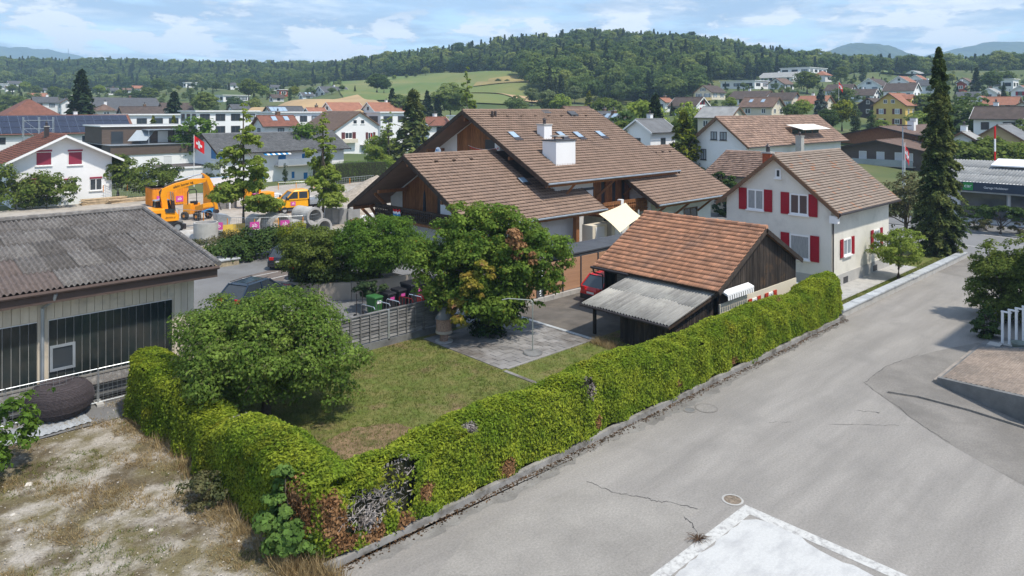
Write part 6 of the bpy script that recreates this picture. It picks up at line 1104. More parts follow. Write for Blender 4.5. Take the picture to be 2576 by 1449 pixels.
pl_ = np.stack([r.uniform(8.6, 38.4, 2600), 15.34 - np.abs(r.normal(0, .13, 2600)), np.full(2600, .012)], 1); tag(link(cards('leaf_litter', pl_, np.tile([0, 0, 1.], (2600, 1)), .06, .6, leafmat('leaf_litter_brown', (.06, .042, .026), (.15, .09, .05), 3, .4, .1), jit=.25, r=r), 'leaf_litter', None), 'brown leaf litter along the hedge kerb', 'litter', kind='stuff')
# twig heap at the white paint, small weed on asphalt
wt = g(1757, 1360); tw = thing('twig_tuft', 'small brown tuft of dead twigs on the white painted border', 'twigs', (wt.x, wt.y, 0)); m = MB(); q = random.Random(4)
for i in range(60): a = q.uniform(0, 6.28); l = q.uniform(.1, .38); m.tube([(0, 0, .02), (l * .6 * math.cos(a), l * .6 * math.sin(a), q.uniform(.04, .12)), (l * math.cos(a), l * math.sin(a), q.uniform(.01, .1))], [.008, .006, .003], 3)
m.build('twigs', P('brown_twigs', (.10, .06, .035), .9, .3), tw, local=True)
# ------------------------------------------------------------------ right side: paved ramp, slatted wall, bucket, house outside the frame
rp_ = thing('paved_ramp', 'brick-paved ramp with dark concrete retaining wall at the right edge', 'ramp', (33, 7, 0)); zq = lambda b: .18 + (9.2 - b) * .20
pv = P('pinkish_paver', (.315, .25, .20), .9, .1, 2, island=.14, dirt=((.15, .13, .11), .5, .45, .72))
def fa(b): return 32.1 - (9.2 - b) * .55
MB().add([(fa(9.2), 9.2, -.3), (38.0, 9.2, -.3), (38.0, 1.5, -.3), (fa(1.5), 1.5, -.3), (fa(9.2), 9.2, zq(9.2)), (38.0, 9.2, zq(9.2)), (38.0, 1.5, zq(1.5)), (fa(1.5), 1.5, zq(1.5))], [(0, 3, 2, 1), (4, 5, 6, 7), (0, 1, 5, 4), (1, 2, 6, 5), (2, 3, 7, 6), (3, 0, 4, 7)]).build('ramp_body', M['darkconc'], rp_)
up = Vector((0, 1, -.2)).normalized(); pm2 = MB().box((0, 0, 0), (.195, .095, .03)).mesh('paver', pv); cnt = 0; rest = []; b = 9.0; row = 0
while b > 1.8:
    a = fa(b) + .25 + (.1 if row % 2 else 0)
    while a < 37.5:
        rest.append((a, b)); a += .2
    b -= .1; row += 1
rest.sort(key=lambda p: math.hypot(p[0], p[1] - 6) if p[1] > 5.2 else 99)
mm = Matrix(((1, 0, 0), (0, up.y, .2 / math.hypot(1, .2)), (0, up.z, 1 / math.hypot(1, .2)))).to_4x4()
for (a, b) in rest[:300]: o = link(pm2, 'paver', None, rp_); m4 = mm.copy(); m4.translation = Vector((a, b, zq(b) + .004 + rr.uniform(0, .005))) - rp_.location; o.matrix_local = m4
mb = MB()
for (a, b) in rest[300:]: z = zq(b) + .004 + rr.uniform(0, .004); mb.add([(a, b, z - .0), (a + .193, b, z), (a + .193, b + .093, z - .0186), (a, b + .093, z - .0186), (a, b, z + .03), (a + .193, b, z + .03), (a + .193, b + .093, z + .0114), (a, b + .093, z + .0114)], [(4, 5, 6, 7), (0, 1, 5, 4), (1, 2, 6, 5), (2, 3, 7, 6), (3, 0, 4, 7)])
tag(mb.build('pavers', pv, rp_), kind='stuff')
MB().box((fa(9.2), 9.2, -.1), (38.0, 9.36, .13)).build('edge_kerb', P('kerb_stone', (.27, .24, .21), .9, .2, 2), rp_); MB().add([(fa(9.2) - .06, 9.2, -.2), (fa(9.2) + .14, 9.2, -.2), (fa(1.5) + .14, 1.5, -.2), (fa(1.5) - .06, 1.5, -.2), (fa(9.2) - .06, 9.2, zq(9.2) + .08), (fa(9.2) + .14, 9.2, zq(9.2) + .08), (fa(1.5) + .14, 1.5, zq(1.5) + .08), (fa(1.5) - .06, 1.5, zq(1.5) + .08)], [(0, 3, 2, 1), (4, 5, 6, 7), (0, 1, 5, 4), (1, 2, 6, 5), (2, 3, 7, 6), (3, 0, 4, 7)]).build('retaining_wall', M['darkconc'], rp_)
kq = [g(2234, 988), g(2310, 1000), g(2440, 1034), g(2576, 1077), g(2760, 1140)]; kk_ = MB()
for i in range(4): kk_.beam(kq[i] + Vector((0, 0, .02)), kq[i + 1] + Vector((0, 0, .02)), .12, .12)
tag(kk_.build('ramp_kerb', asph2), kind='structure')
lo = MB().box((38.0, 7.4, -.1), (40.6, 9.3, .10)); tag(lo.build('entrance_slab', M['darkconc']), kind='structure'); tag(MB().box((38.4, 8.5, .10), (39.0, 9.0, .22)).build('stepping_block', M['concrete']), 'loose concrete block by the white slats', 'block')
sw_ = thing('slatted_wall', 'white slatted screen stepping up beside the ramp', 'screen', (39.6, 8.2, 0)); MB().box((39.2, 6.2, .0), (39.9, 8.75, .12)).build('plinth', M['concrete'], sw_)
for i in range(9):
    b = 8.62 - i * .27; h_ = 1.55 + i * .13; box('white_slat', (39.45, b - .05, .12), (39.55, b + .05, h_), M['framew'], sw_); MB().beam((39.5, b + .06, h_ + .03), (39.5, b - .36, h_ + .03), .12, .06).build('slat_cap', M['framew'], sw_)
bkp = g(2556, 888); bk = thing('planting_bucket', 'grey-green round tub by the ramp at the right edge', 'tub', (bkp.x, bkp.y - .15, .1)); MB().lathe((0, 0, 0), [(0, .01), (.24, .01), (.34, .36), (.36, .42), (.32, .42), (.28, .30), (0, .3)], 18).build('tub_shell', P('tub_green', (.20, .23, .20), .6, .1), bk, local=True, smooth=True)
nh = house('neighbour_house', 'neighbouring house outside the right edge whose roof shades the road', 38.4, 50, -4.5, 6.3, 0, 6.7, 9.8, 'a', M['white'], ROOFS['brownfar'], oe=.6, og=.5, seed=3)
for z in (1.6, 4.4):
    for b in (-2.4, .9, 4.2): fwin(nh, 'a', 38.4, b, z, 1.2, 1.4, M['framew'], M['glass'], M['greysh'])
# ------------------------------------------------------------------ garage across the road
ga = thing('garage_hall', 'car garage with dark blue sign band, showroom glass and corrugated roof', 'garage', (86, 10, 0)); GB0, GB1 = -22, 23.5
MB().box((80.4, GB0, 0), (96, GB1, 3.2)).build('wall', M['white'], ga); sgn = MB().box((79.4, GB0, 3.12), (79.55, GB1, 4.0)).build('sign_band', P('navy_sign', (.035, .05, .075), .4, .05), ga); MB().box((79.55, GB0, 3.0), (80.4, GB1, 3.1)).build('canopy', M['zinc'], ga)
lettering('Garage Holdener', (pa(2472, 472, 79.4).y - pa(2539, 472, 79.4).y) / 7.6, M['signw'], ga, face_mat(Vector((79.38, pa(2505, 472, 79.4).y, 3.55)) - ga.location, (0, -1, 0), (0, 0, 1)))
gs = pa(2435, 464, 79.4); MB().box((79.36, gs.y - .42, 3.22), (79.4, gs.y + .42, 3.95)).build('green_sign', P('sign_green', (.03, .25, .06), .4, .03), ga); lettering('car', .5, M['signw'], ga, face_mat(Vector((79.35, gs.y, 3.62)) - ga.location, (0, -1, 0), (0, 0, 1)))
b = GB1 - 2.4
while b > GB0 + 4:
    w = box('showroom_window', (80.33, b - 4.0, .35), (80.41, b, 2.95), M['zinc'], ga); box('pane', (80.29, b - 3.9, .45), (80.332, b - .1, 2.88), P('showroom_glass', (.06, .065, .07), .08, .3, .8, spec=.9), w); b -= 4.15
corr_sheets(ga, (79.7, GB1 + .1, 4.02), (0, -1, 0), (8.2, 0, 1.6), GB1 - GB0, 8.4, 24, 3, .26, .035, [P('grey_hall_sheet', (.27, .275, .27), .9, .18, 1.2, bump=.2)], 8)
for i in range(5): MB().slab([(84.8, 19.5 - i * 3.6, 5.25), (84.8, 16.0 - i * 3.6, 5.25), (87.6, 16.0 - i * 3.6, 5.78), (87.6, 19.5 - i * 3.6, 5.78)], (-.02, 0, .12)).build('rooflight', M['signw'], ga)
tree('cloud_pine', 'flat-topped clipped pine in the garage bed', g(2516, 590), [(0, 0, 1.9, 1.5, 1.9, .45), (.3, -1.2, 1.6, 1.0, 1.1, .4), (-.2, 1.2, 1.7, 1.0, 1.0, .4)], 60, 3600, .2, LM['yew'], .1, (0, 0, 1.5), seed=81)
shrub('round clipped shrub in the garage bed near the spruce', g(2450, 574), .9, 1.1, 1.2, 'yew', 1500, 82); shrub('low ground cover in the garage bed', g(2480, 582), .7, 1.4, .6, 'scrub', 900, 83); shrub('green shrub at the right end of the garage bed', g(2568, 590), .9, 1.0, .7, 'scrub', 900, 84)
# lamp post, flag poles on the right
def lamp(label, x, yb, h):
    p = g(x, yb); t = thing('street_lamp', label, 'street lamp', p); MB().tube([(0, 0, 0), (0, 0, h * .6), (.0, 0, h)], [.09, .07, .05], 8).build('pole', M['zinc'], t, local=True); MB().box((-.3, -.75, h), (.15, .45, h + .1)).build('lamp_head', M['gutter'], t, local=True, bev=.03); return t
lamp('tall grey street lamp between chalet flats and spruce', 2271, 560, 9.4)
# ------------------------------------------------------------------ construction site
def logo(par, m4, w=.9, h=.75):
    o = MB().box((-w / 2, -h / 2, -.02), (w / 2, h / 2, .005)).build('logo_plate', M['pink'], par, local=True); o.matrix_local = m4
    q = link(text_mesh('ab', h * .75, M['signw']), 'lettering', None, o); q.matrix_local = Matrix.Translation((0, .02, .012)); return o
# wheeled excavator: x forward (towards the boom), built in its own frame
ep = g(428, 586); ex = thing('wheeled_excavator', 'orange wheeled excavator with raised bent boom and grey bucket', 'excavator', (ep.x - .9, ep.y + .4, .03), R(0), scale=.92); OR = M['orange']
def sec(x, y0, y1, z0, z1, k=.0): return [(x, y0, z0), (x, y1, z0), (x, y1 - k, z1), (x, y0 + k, z1)]
u = MB(); u.loft([sec(-2.3, -.95, .95, 1.35, 2.05, .1), sec(-2.1, -1.2, 1.2, 1.25, 2.3, .1), sec(-1.2, -1.25, 1.25, 1.2, 2.4, .1), sec(.3, -1.25, 1.25, 1.2, 2.42, .12), sec(1.2, -1.25, 1.25, 1.2, 2.2, .15), sec(1.55, -1.2, 1.2, 1.2, 1.75, .1)]); u.build('upper_body', OR, ex, local=True, bev=.05)
for (xa, xb, za, zb) in ((-.95, -.1, 1.65, 2.05), ): MB().box((xa, -1.28, za), (xb, -1.24, zb)).build('grille', M['black'], ex, local=True)
MB().slab([(.35, -1.27, 2.05), (1.2, -1.27, 1.98), (1.1, -1.2, 2.38), (.25, -1.2, 2.44)], (0, .03, 0)).build('side_glass', M['glass'], ex, local=True)
for k in range(4): MB().box((-1.35, -1.29, 1.3 + k * .25), (-1.15, -1.245, 1.42 + k * .25)).build('warning_stripe', M['redp'] if k % 2 == 0 else M['signw'], ex, local=True)
cb = MB(); cb.loft([[(-.1, .25, 1.9), (1.35, .25, 1.9), (1.35, 1.2, 1.9), (-.1, 1.2, 1.9)], [(-.05, .3, 3.0), (1.1, .3, 3.0), (1.1, 1.15, 3.0), (-.05, 1.15, 3.0)]]); cab = cb.build('cab', M['glass'], ex, local=True)
for x0, x1 in ((-.1, -.05), (1.35, 1.1)):
    for y0, y1 in ((.25, .3), (1.2, 1.15)): MB().beam((x0, y0, 1.9), (x1, y1, 3.0), .1).build('cab_pillar', M['black'], cab, local=True)
MB().box((-.15, .22, 3.0), (1.2, 1.22, 3.12)).build('cab_roof', M['zinc'], cab, local=True, bev=.04)
def arm(pts, w, name, mat): # pts = (x, z, thickness)
    m = MB(); m.loft([[(x + nx * th / 2, -w / 2 + yy, z + nz * th / 2), (x + nx * th / 2, w / 2 + yy, z + nz * th / 2), (x - nx * th / 2, w / 2 + yy, z - nz * th / 2), (x - nx * th / 2, -w / 2 + yy, z - nz * th / 2)] for (x, z, th, nx, nz, yy) in pts]); return m.build(name, mat, ex, local=True, bev=.03)
yb = -.35
bm = arm([(.55, 2.1, .5, -1, .1, yb), (.35, 3.6, .55, -1, .15, yb), (.45, 4.1, .6, -.75, .66, yb), (1.6, 4.45, .65, -.25, .97, yb), (3.0, 4.75, .6, .1, 1, yb), (4.35, 4.85, .4, .2, .98, yb)], .42, 'boom', OR)
arm([(4.05, 5.55, .3, -.9, .3, yb), (4.45, 5.2, .55, -.95, .3, yb), (4.75, 4.5, .55, -.97, .22, yb), (5.2, 2.9, .42, -.97, .2, yb), (5.45, 1.75, .3, -.97, .2, yb)], .36, 'dipper_arm', OR)
MB().tube([(1.4, yb, 4.95), (3.0, yb, 5.3)], .11, 8).build('cylinder', M['zinc'], ex, local=True); MB().tube([(3.0, yb, 5.3), (4.15, yb, 5.5)], .06, 8).build('piston_rod', M['chrome'], ex, local=True)
for y in (yb - .3, yb + .3): MB().tube([(1.35, y, 1.9), (1.2, y, 3.1)], .1, 8).build('cylinder', M['gutter'], ex, local=True); MB().tube([(1.2, y, 3.1), (1.15, y, 3.9)], .06, 8).build('piston_rod', M['chrome'], ex, local=True)
MB().tube([(4.95, yb - .05, 4.5), (5.55, yb - .05, 2.6)], .1, 8).build('cylinder', M['black'], ex, local=True); MB().tube([(5.55, yb - .05, 2.6), (5.9, yb - .05, 1.7)], .05, 6).build('piston_rod', M['gutter'], ex, local=True)
MB().tube([(.1, yb, 3.0), (.05, yb, 4.0), (.5, yb, 4.5), (1.5, yb, 4.9)], .07, 6).build('hose', M['black'], ex, local=True); MB().tube([(5.1, yb + .1, 3.3), (5.7, yb, 2.9), (5.75, yb, 2.2), (5.4, yb, 2.0)], .035, 5).build('hose', M['black'], ex, local=True)
MB().tube([(5.4, yb - .3, 1.65), (5.4, yb + .3, 1.65)], .22, 10).build('tilt_rotator', M['gutter'], ex, local=True)
bk_ = MB(); prof = [(5.2, 1.5), (6.3, 1.25), (6.75, .9), (6.6, .25), (6.2, .05), (5.55, .35), (5.3, .9)]; bk_.slab([(x, yb - .55, z) for x, z in prof], (0, 1.1, 0)); bk_.build('bucket', M['zinc'], ex, local=True, bev=.04)
MB().box((-2.0, -1.0, .72), (2.0, 1.0, 1.1)).build('chassis', M['darkconc'], ex, local=True, bev=.04); MB().lathe((0, 0, 1.08), [(.7, 0), (.7, .15)], 20).build('slew_ring', M['black'], ex, local=True)
for x in (-1.4, 1.4):
    for s in (-1, 1):
        o = MB().lathe((0, 0, 0), [(.3, -.26), (.48, -.27), (.56, -.2), (.56, .2), (.48, .27), (.3, .26)], 22).build('wheel', M['rubber'], ex, local=True); o.matrix_local = Matrix.Translation((x, s * 1.0, .56)) @ Matrix.Rotation(R(90), 4, 'X'); MB().lathe((0, 0, 0), [(0, -.2), (.3, -.22), (.3, .22), (0, .2)], 14).build('rim', M['zinc'], o, local=True)
MB().box((2.0, -1.1, .3), (2.25, 1.1, .8)).build('dozer_blade', M['gutter'], ex, local=True)
lettering('albin borer ag', .34, M['black'], ex, face_mat(Vector((2.15, yb - .225, 4.56)), (1, 0, .22), (-.22, 0, 1))); lettering('albin borer ag', .16, M['black'], ex, face_mat(Vector((.75, -1.27, 1.6)), (1, 0, 0), (0, 0, 1)))
# dumper with warning triangle
dp = g(490, 552); du = thing('site_dumper', 'small orange site dumper with roll bar and red warning triangle', 'dumper', (dp.x, dp.y, .03), R(-62)); MB().loft([sec(-.9, -.65, .65, .55, 1.55, .05), sec(.1, -.7, .7, .55, 1.6, .05)]).build('engine_box', OR, du, local=True, bev=.04); MB().loft([sec(.5, -.55, .55, .8, 1.35), sec(1.9, -.95, .95, 1.3, 1.75)]).build('skip', OR, du, local=True, bev=.03)
MB().tube([(-.3, -.6, 1.5), (-.35, -.6, 2.75), (-.35, -.4, 2.95), (-.35, .4, 2.95), (-.35, .6, 2.75), (-.3, .6, 1.5)], .05, 7).build('roll_bar', M['black'], du, local=True); MB().box((-.93, -.5, .8), (-.9, .5, 1.45)).build('rear_panel', OR, du, local=True)
MB().slab([(-.95, -.28, .95), (-.95, .28, .95), (-.95, 0, 1.42)], (-.02, 0, 0)).build('warning_triangle', M['redp'], du, local=True); MB().box((-.35, -.25, 1.5), (.15, .25, 1.8)).build('seat', M['black'], du, local=True); MB().beam((.0, 0, .6), (.7, 0, .9), .3).build('chassis', M['black'], du, local=True)
for x in (-.5, 1.0):
    for s in (-1, 1): o = MB().lathe((0, 0, 0), [(.15, -.15), (.36, -.16), (.42, -.1), (.42, .1), (.36, .16), (.15, .15)], 18).build('wheel', M['rubber'], du, local=True); o.matrix_local = Matrix.Translation((x, s * .8, .42)) @ Matrix.Rotation(R(90), 4, 'X'); MB().lathe((0, 0, 0), [(0, -.12), (.17, -.13), (.17, .13), (0, .12)], 10).build('rim', M['orangec'], o, local=True)
# containers
def container(name, label, a0, a1, b0, b1, h, logos):
    t = thing(name, label, 'container', ((a0 + a1) / 2, (b0 + b1) / 2, .03)); MB().box((a0, b0, .1), (a1, b1, h)).build('container_shell', M['orangec'], t); n = int((a1 - a0) / .28)
    rib = MB().box((0, -.04, .2), (.12, 0, h - .15)).mesh('rib', M['orangec'])
    for i in range(n): o = link(rib, 'rib', None, t); o.matrix_local = Matrix.Translation(Vector((a0 + .1 + i * (a1 - a0 - .2) / n, b0, 0)) - Vector((t.location.x, t.location.y, t.location.z)))
    for b in np.arange(b0 + .1, b1 - .1, .28): MB().box((a0 - .04, b, .2), (a0, b + .12, h - .15)).build('rib', M['orangec'], t)
    MB().box((a0 - .02, b0 - .05, h - .12), (a1 + .02, b1, h)).build('top_rail', M['iron'], t)
    for (px, py) in logos: p = pb(px, py, b0 - .06); logo(t, face_mat(p - t.location, (1, 0, 0), (0, 0, 1)), .8, .65)
    return t
ca = pb(384, 480, 86.0).x; container('storage_container', 'orange ribbed storage container behind the excavator with two logos', ca, pb(474, 480, 86).x, 86.0, 88.5, 2.15, [(404, 500), (452, 500)])
# kiosk shelter with striped awning
kb_ = thing('site_kiosk', 'orange site kiosk with red and white striped awning and open front', 'kiosk', (32, 78, .03)); ka0, ka1, kb0, kb1 = pb(528, 500, 80).x, pb(592, 500, 80).x, 79.0, 82.0
MB().box((ka0, kb1 - .1, .1), (ka1, kb1, 2.9)).build('back_wall', M['orangec'], kb_); MB().box((ka0, kb0 + .9, .1), (ka0 + .08, kb1 - .1, 2.85)).build('side_wall', M['orangec'], kb_); MB().box((ka1 - .08, kb0 + .9, .1), (ka1, kb1 - .1, 2.85)).build('side_wall', M['orangec'], kb_)
MB().slab([(ka0 - .3, kb0 - .6, 2.72), (ka1 + .5, kb0 - .6, 2.72), (ka1 + .5, kb1, 3.2), (ka0 - .3, kb1, 3.2)], (0, 0, .08)).build('roof', P('site_tarp', (.50, .45, .42), .8, .15, .8), kb_); MB().beam((ka0 - .3, kb1, 3.25), (ka1 + .5, kb1, 3.25), .12).build('blue_edge', M['bluep'], kb_)
n = 12
for i in range(n): x0 = ka0 - .3 + i * (ka1 - ka0 + .8) / n; MB().box((x0, kb0 - .65, 2.42), (x0 + (ka1 - ka0 + .8) / n - .01, kb0 - .61, 2.72)).build('stripe', M['redp'] if i % 2 == 0 else M['signw'], kb_)
MB().tube([((ka0 + ka1) / 2 + .2, kb0 - .5, 0), ((ka0 + ka1) / 2 + .2, kb0 - .5, 2.7)], .07, 8).build('post', M['signw'], kb_)
bx_ = thing('grey_pallet_box', 'grey crates and pallets stacked under the kiosk awning', 'crates', ((ka0 + ka1) / 2, kb0 + .6, .03)); MB().box((-1.2, -.5, 0), (1.2, .5, .75)).build('crate', M['fencewood'], bx_, local=True); MB().box((-1.0, -.4, .76), (1.1, .4, .95)).build('pallet', M['lumber'], bx_, local=True); MB().box((-.9, -.4, .96), (-.1, .3, 1.3)).build('small_crate', M['zinc'], bx_, local=True)
hsr = g(508, 536); hz = thing('blue_hose_coil', 'coil of bright blue hose on the gravel', 'hose', (hsr.x + .6, hsr.y, .03)); 
for i in range(4): MB().tube([(.55 * math.cos(a), .55 * math.sin(a), .06 + i * .085) for a in np.linspace(0, 6.283, 19)], .05, 6, False).build('hose_loop', M['bluep'], hz, local=True)
# orange machine behind the slender tree
om = g(655, 522); mc = thing('orange_hopper', 'bright orange hopper machine right of the slender tree', 'machine', (om.x, om.y, .03), R(0)); MB().box((-.6, -.8, .3), (1.3, .8, 1.7)).build('machine_box', OR, mc, local=True, bev=.05); MB().loft([[(-1.6, -.6, 1.0), (-.5, -.6, .6), (-.5, .6, .6), (-1.6, .6, 1.0)], [(-2.2, -.8, 2.3), (-.2, -.8, 2.2), (-.2, .8, 2.2), (-2.2, .8, 2.3)]]).build('hopper', OR, mc, local=True, bev=.03); MB().box((-.4, .2, 2.0), (.3, .9, 3.3)).build('tower', OR, mc, local=True, bev=.04); MB().box((-1.4, -.5, 0), (1.1, .5, .3)).build('skid', M['black'], mc, local=True)
logo(mc, face_mat(Vector((-.9, -.83, 1.8)), (1, 0, 0), (0, 0, 1)), .7, .55)
# crew-cab flatbed van: x forward
vp = g(775, 530); vn = thing('flatbed_van', 'yellow crew-cab flatbed van with pink logo on the door', 'van', (vp.x - .8, vp.y, .03), R(172)); YP = M['yellowpaint']
def vr(x, zb, zt, w, k=.9): return [(x, -w, zb), (x, w, zb), (x, w * k, zt), (x, -w * k, zt)]
b = MB(); b.loft([vr(3.0, .55, 1.05, .86), vr(2.85, .42, 1.22, .97), vr(2.0, .4, 1.42, 1.0), vr(1.75, .4, 1.48, 1.0), vr(-.45, .4, 1.48, 1.0)]); b.build('cab_body', YP, vn, local=True, bev=.05)
b = MB(); b.loft([[(2.0, -.94, 1.4), (2.0, .94, 1.4), (-.45, .94, 1.4), (-.45, -.94, 1.4)], [(1.15, -.82, 2.22), (1.15, .82, 2.22), (-.42, .84, 2.22), (-.42, -.84, 2.22)]]); b.build('glazing', M['glass'], vn, local=True); MB().loft([[(1.25, -.84, 2.2), (1.25, .84, 2.2), (-.46, .86, 2.2), (-.46, -.86, 2.2)], [(.95, -.72, 2.4), (.95, .72, 2.4), (-.44, .74, 2.42), (-.44, -.74, 2.42)]]).build('roof', YP, vn, local=True, bev=.03)
for s in (-1, 1):
    for (xa, xb) in ((2.02, 1.18), (.62, .6), (-.42, -.42)): MB().beam((xa, s * .955, 1.42), (xb, s * .85, 2.24), .13 if xa < 1 else .08, .10).build('pillar', YP, vn, local=True)
    MB().box((-.45, s * .96 - .02, 1.36), (1.6, s * .96 + .02, 1.5)).build('belt_panel', YP, vn, local=True); MB().box((1.85, s * 1.12 - .1, 1.45), (2.0, s * 1.12 + .1, 1.75)).build('mirror', M['black'], vn, local=True, bev=.02); MB().box((2.6, s * .7 - .2, 1.02), (2.97, s * .7 + .2, 1.2)).build('head_light', M['head'], vn, local=True, bev=.03)
    for x in (2.1, -1.9):
        o = MB().lathe((0, 0, 0), [(.2, -.11), (.31, -.12), (.35, -.08), (.35, .08), (.31, .12), (.2, .11)], 20).build('wheel', M['rubber'], vn, local=True); o.matrix_local = Matrix.Translation((x, s * .9, .35)) @ Matrix.Rotation(R(90), 4, 'X'); MB().lathe((0, 0, 0), [(0, -.1), (.21, -.11), (.21, .11), (0, .1)], 12).build('rim', M['rim'], o, local=True)
    MB().box((-.4, s * 1.0 - .02, .42), (2.5, s * 1.0 + .02, .62)).build('side_trim', M['black'], vn, local=True)
MB().box((2.75, -.95, .38), (3.06, .95, .72)).build('front_bumper', M['black'], vn, local=True, bev=.04); MB().box((-3.1, -1.0, .8), (-.6, 1.0, .95)).build('flatbed', M['zinc'], vn, local=True)
for s in (-1, 1): MB().box((-3.1, s * 1.0 - .03, .95), (-.6, s * 1.0 + .03, 1.3)).build('drop_side', M['zinc'], vn, local=True)
MB().box((-.58, -1.0, .95), (-.5, 1.0, 2.3)).build('headboard', M['black'], vn, local=True); MB().box((-3.0, -.4, .5), (1, .4, .8)).build('chassis', M['black'], vn, local=True)
logo(vn, face_mat(Vector((1.2, .998, 1.0)), (-1, 0, 0), (0, 0, 1)), .5, .42)
# concrete pipes
def pipe(label, p, ang, L, ro, ri, z=0., up=False, name='concrete_pipe'):
    t = thing(name, label, 'pipe', (p[0], p[1], z + .03), ang, group='concrete pipes on the site'); m = MB(); n = 28
    if up: m.lathe((0, 0, 0), [(ri, 0), (ro, 0), (ro, L), (ri, L), (ri, 0)], n)
    else:
        rings = []
        for (x, r_) in ((-L / 2, ri), (-L / 2, ro), (-L * .1, ro), (L / 2 - .3, ro), (L / 2 - .28, ro * 1.08), (L / 2, ro * 1.08), (L / 2, ri), (-L / 2, ri)): rings.append([(x, r_ * math.cos(2 * math.pi * k / n), ro + r_ * math.sin(2 * math.pi * k / n)) for k in range(n)])
        m.loft(rings, False)
    m.build('pipe_shell', P('pale_concrete_pipe', (.44, .43, .41), .9, .12, 1.5, bump=.1, dirt=((.30, .29, .27), 1, .5, .8)), t, local=True, smooth=False); return t
P0 = g(790, 575)
pipe('large concrete pipe lying on top of the front pair', g(772, 592), R(-85), 2.6, .74, .6, 1.0); pipe('concrete pipe lying lowest in front, left of the pair', g(757, 594), R(-85), 2.4, .72, .58); pipe('concrete pipe lying lowest in front, right of the pair', g(797, 590), R(-85), 2.4, .72, .58)
pipe('wide concrete pipe with open end near the striped weeds', g(694, 594), R(-88), 2.0, .98, .84); pipe('wide concrete pipe left behind the slender tree', g(650, 592), R(-88), 1.8, .9, .76); pipe('upright concrete shaft ring before the excavator', g(518, 612), 0, 1.7, .95, .82, up=True, name='shaft_ring')
pipe('short concrete pipe lying before the shaft ring', g(492, 610), R(-75), 2.2, .32, .25); pipe('white plastic pipe in front of the excavator wheel', g(452, 604), R(-6), 3.0, .38, .33); pipe('concrete pipe lying behind the pile of timber', g(832, 556), R(-80), 1.6, .5, .4)
gs_ = P('grey_slab_stack', (.33, .33, .325), .9, .1, 2)
for i, (x, lab) in enumerate(((832, 'upright grey concrete slab stack, leftmost'), (850, 'upright grey concrete slab stack, second from left'), (868, 'upright grey concrete slab stack, third from left'), (890, 'upright grey concrete slab stack, rightmost'))):
    p = g(x, 563); t = thing('slab_stack', lab, 'slabs', (p.x, p.y, .03), R(-25), group='upright grey slab stacks')
    for k in range(3): MB().box((-.55, -.4 + k * .3, 0), (.55, -.14 + k * .3, 1.45)).build('slab', gs_, t, local=True)
tp = g(920, 555); wt_ = thing('white_trough', 'white plastic trough at the end of the slab row', 'trough', (tp.x, tp.y, .03), R(-30)); MB().loft([sec(-.9, -.35, .35, 0, .3), sec(.9, -.35, .35, 0, .75)]).build('trough_shell', M['signw'], wt_, local=True)
# heaps, timber, tank, drums
def heap(label, p, r_, h, seed, mat='grav'):
    rg = np.random.default_rng(seed); n = 22; vs = []; t = thing('gravel_heap', label, 'heap', (p[0], p[1], .02), group='gravel heaps')
    for i in range(n + 1):
        for j in range(n + 1): x, y = (i / n - .5) * 2 * r_, (j / n - .5) * 2 * r_; d = math.hypot(x, y) / r_; vs.append((x * 1.3, y, max(-.02, h * (1 - d ** 1.15) + rg.normal(0, .05) * (d < .95))))
    q = np.array([i * (n + 1) + j for i in range(n) for j in range(n)]); link(nmesh('heap_mass', np.array(vs), np.stack([q, q + n + 1, q + n + 2, q + 1], 1), M[mat], True), 'heap_mass', None, t)
heap('big pale gravel heap behind the chalet roof edge', g(948, 500), 4.2, 2.9, 1); heap('small gravel heap behind the flatbed', g(850, 505), 1.8, 1.3, 2); heap('low sand heap right of the van', g(905, 540), 2.4, .9, 3)
def lumber(label, p, ang, n, L, seed):
    q = random.Random(seed); t = thing('timber_stack', label, 'timber', (p[0], p[1], .03), ang, group='timber stacks'); bm_ = MB().box((-L / 2, -.09, 0), (L / 2, .09, .06)).mesh('plank', M['lumber'])
    for i in range(n): o = link(bm_, 'plank', None, t); o.matrix_local = Matrix.Translation((q.uniform(-.3, .3), (i % 5 - 2) * .2, .07 * (i // 5) + .02)) @ Matrix.Rotation(q.uniform(-.05, .05), 4, 'Z')
lumber('tall timber stack before the white house with red blinds', g(262, 512), R(5), 45, 4.5, 1); lumber('long flat timber stack left of the orange container', g(328, 508), R(3), 30, 5.0, 2); lumber('pallet boards behind the concrete pipes', g(712, 560), R(-30), 25, 2.4, 3); lumber('reddish boards between the pipes', g(735, 568), R(-38), 20, 2.2, 4)
tk = g(692, 512); ibc = thing('liquid_tank', 'white caged liquid tank behind the yellow van', 'tank', (tk.x, tk.y, .03), R(8)); MB().box((-.6, -.5, .15), (.6, .5, 1.15)).build('tank_shell', M['signw'], ibc, local=True, bev=.06); MB().box((-.6, -.5, 0), (.6, .5, .14)).build('pallet', M['lumber'], ibc, local=True); cg_ = MB()
for i in range(7): cg_.beam((-.62 + i * .207, -.53, .15), (-.62 + i * .207, -.53, 1.17), .02)
for i in range(5): cg_.beam((-.62, -.53, .2 + i * .24), (.62, -.53, .2 + i * .24), .02)
cg_.build('cage', M['steel'], ibc, local=True)
yd = g(702, 520); yb2 = thing('yellow_drum', 'yellow plastic drum bin beside the caged tank', 'drum', (yd.x, yd.y, .03)); MB().lathe((0, 0, 0), [(0, 0), (.3, 0), (.34, .9), (.36, .95), (.1, 1.05), (0, 1.05)], 16).build('drum_shell', M['orange'], yb2, local=True)
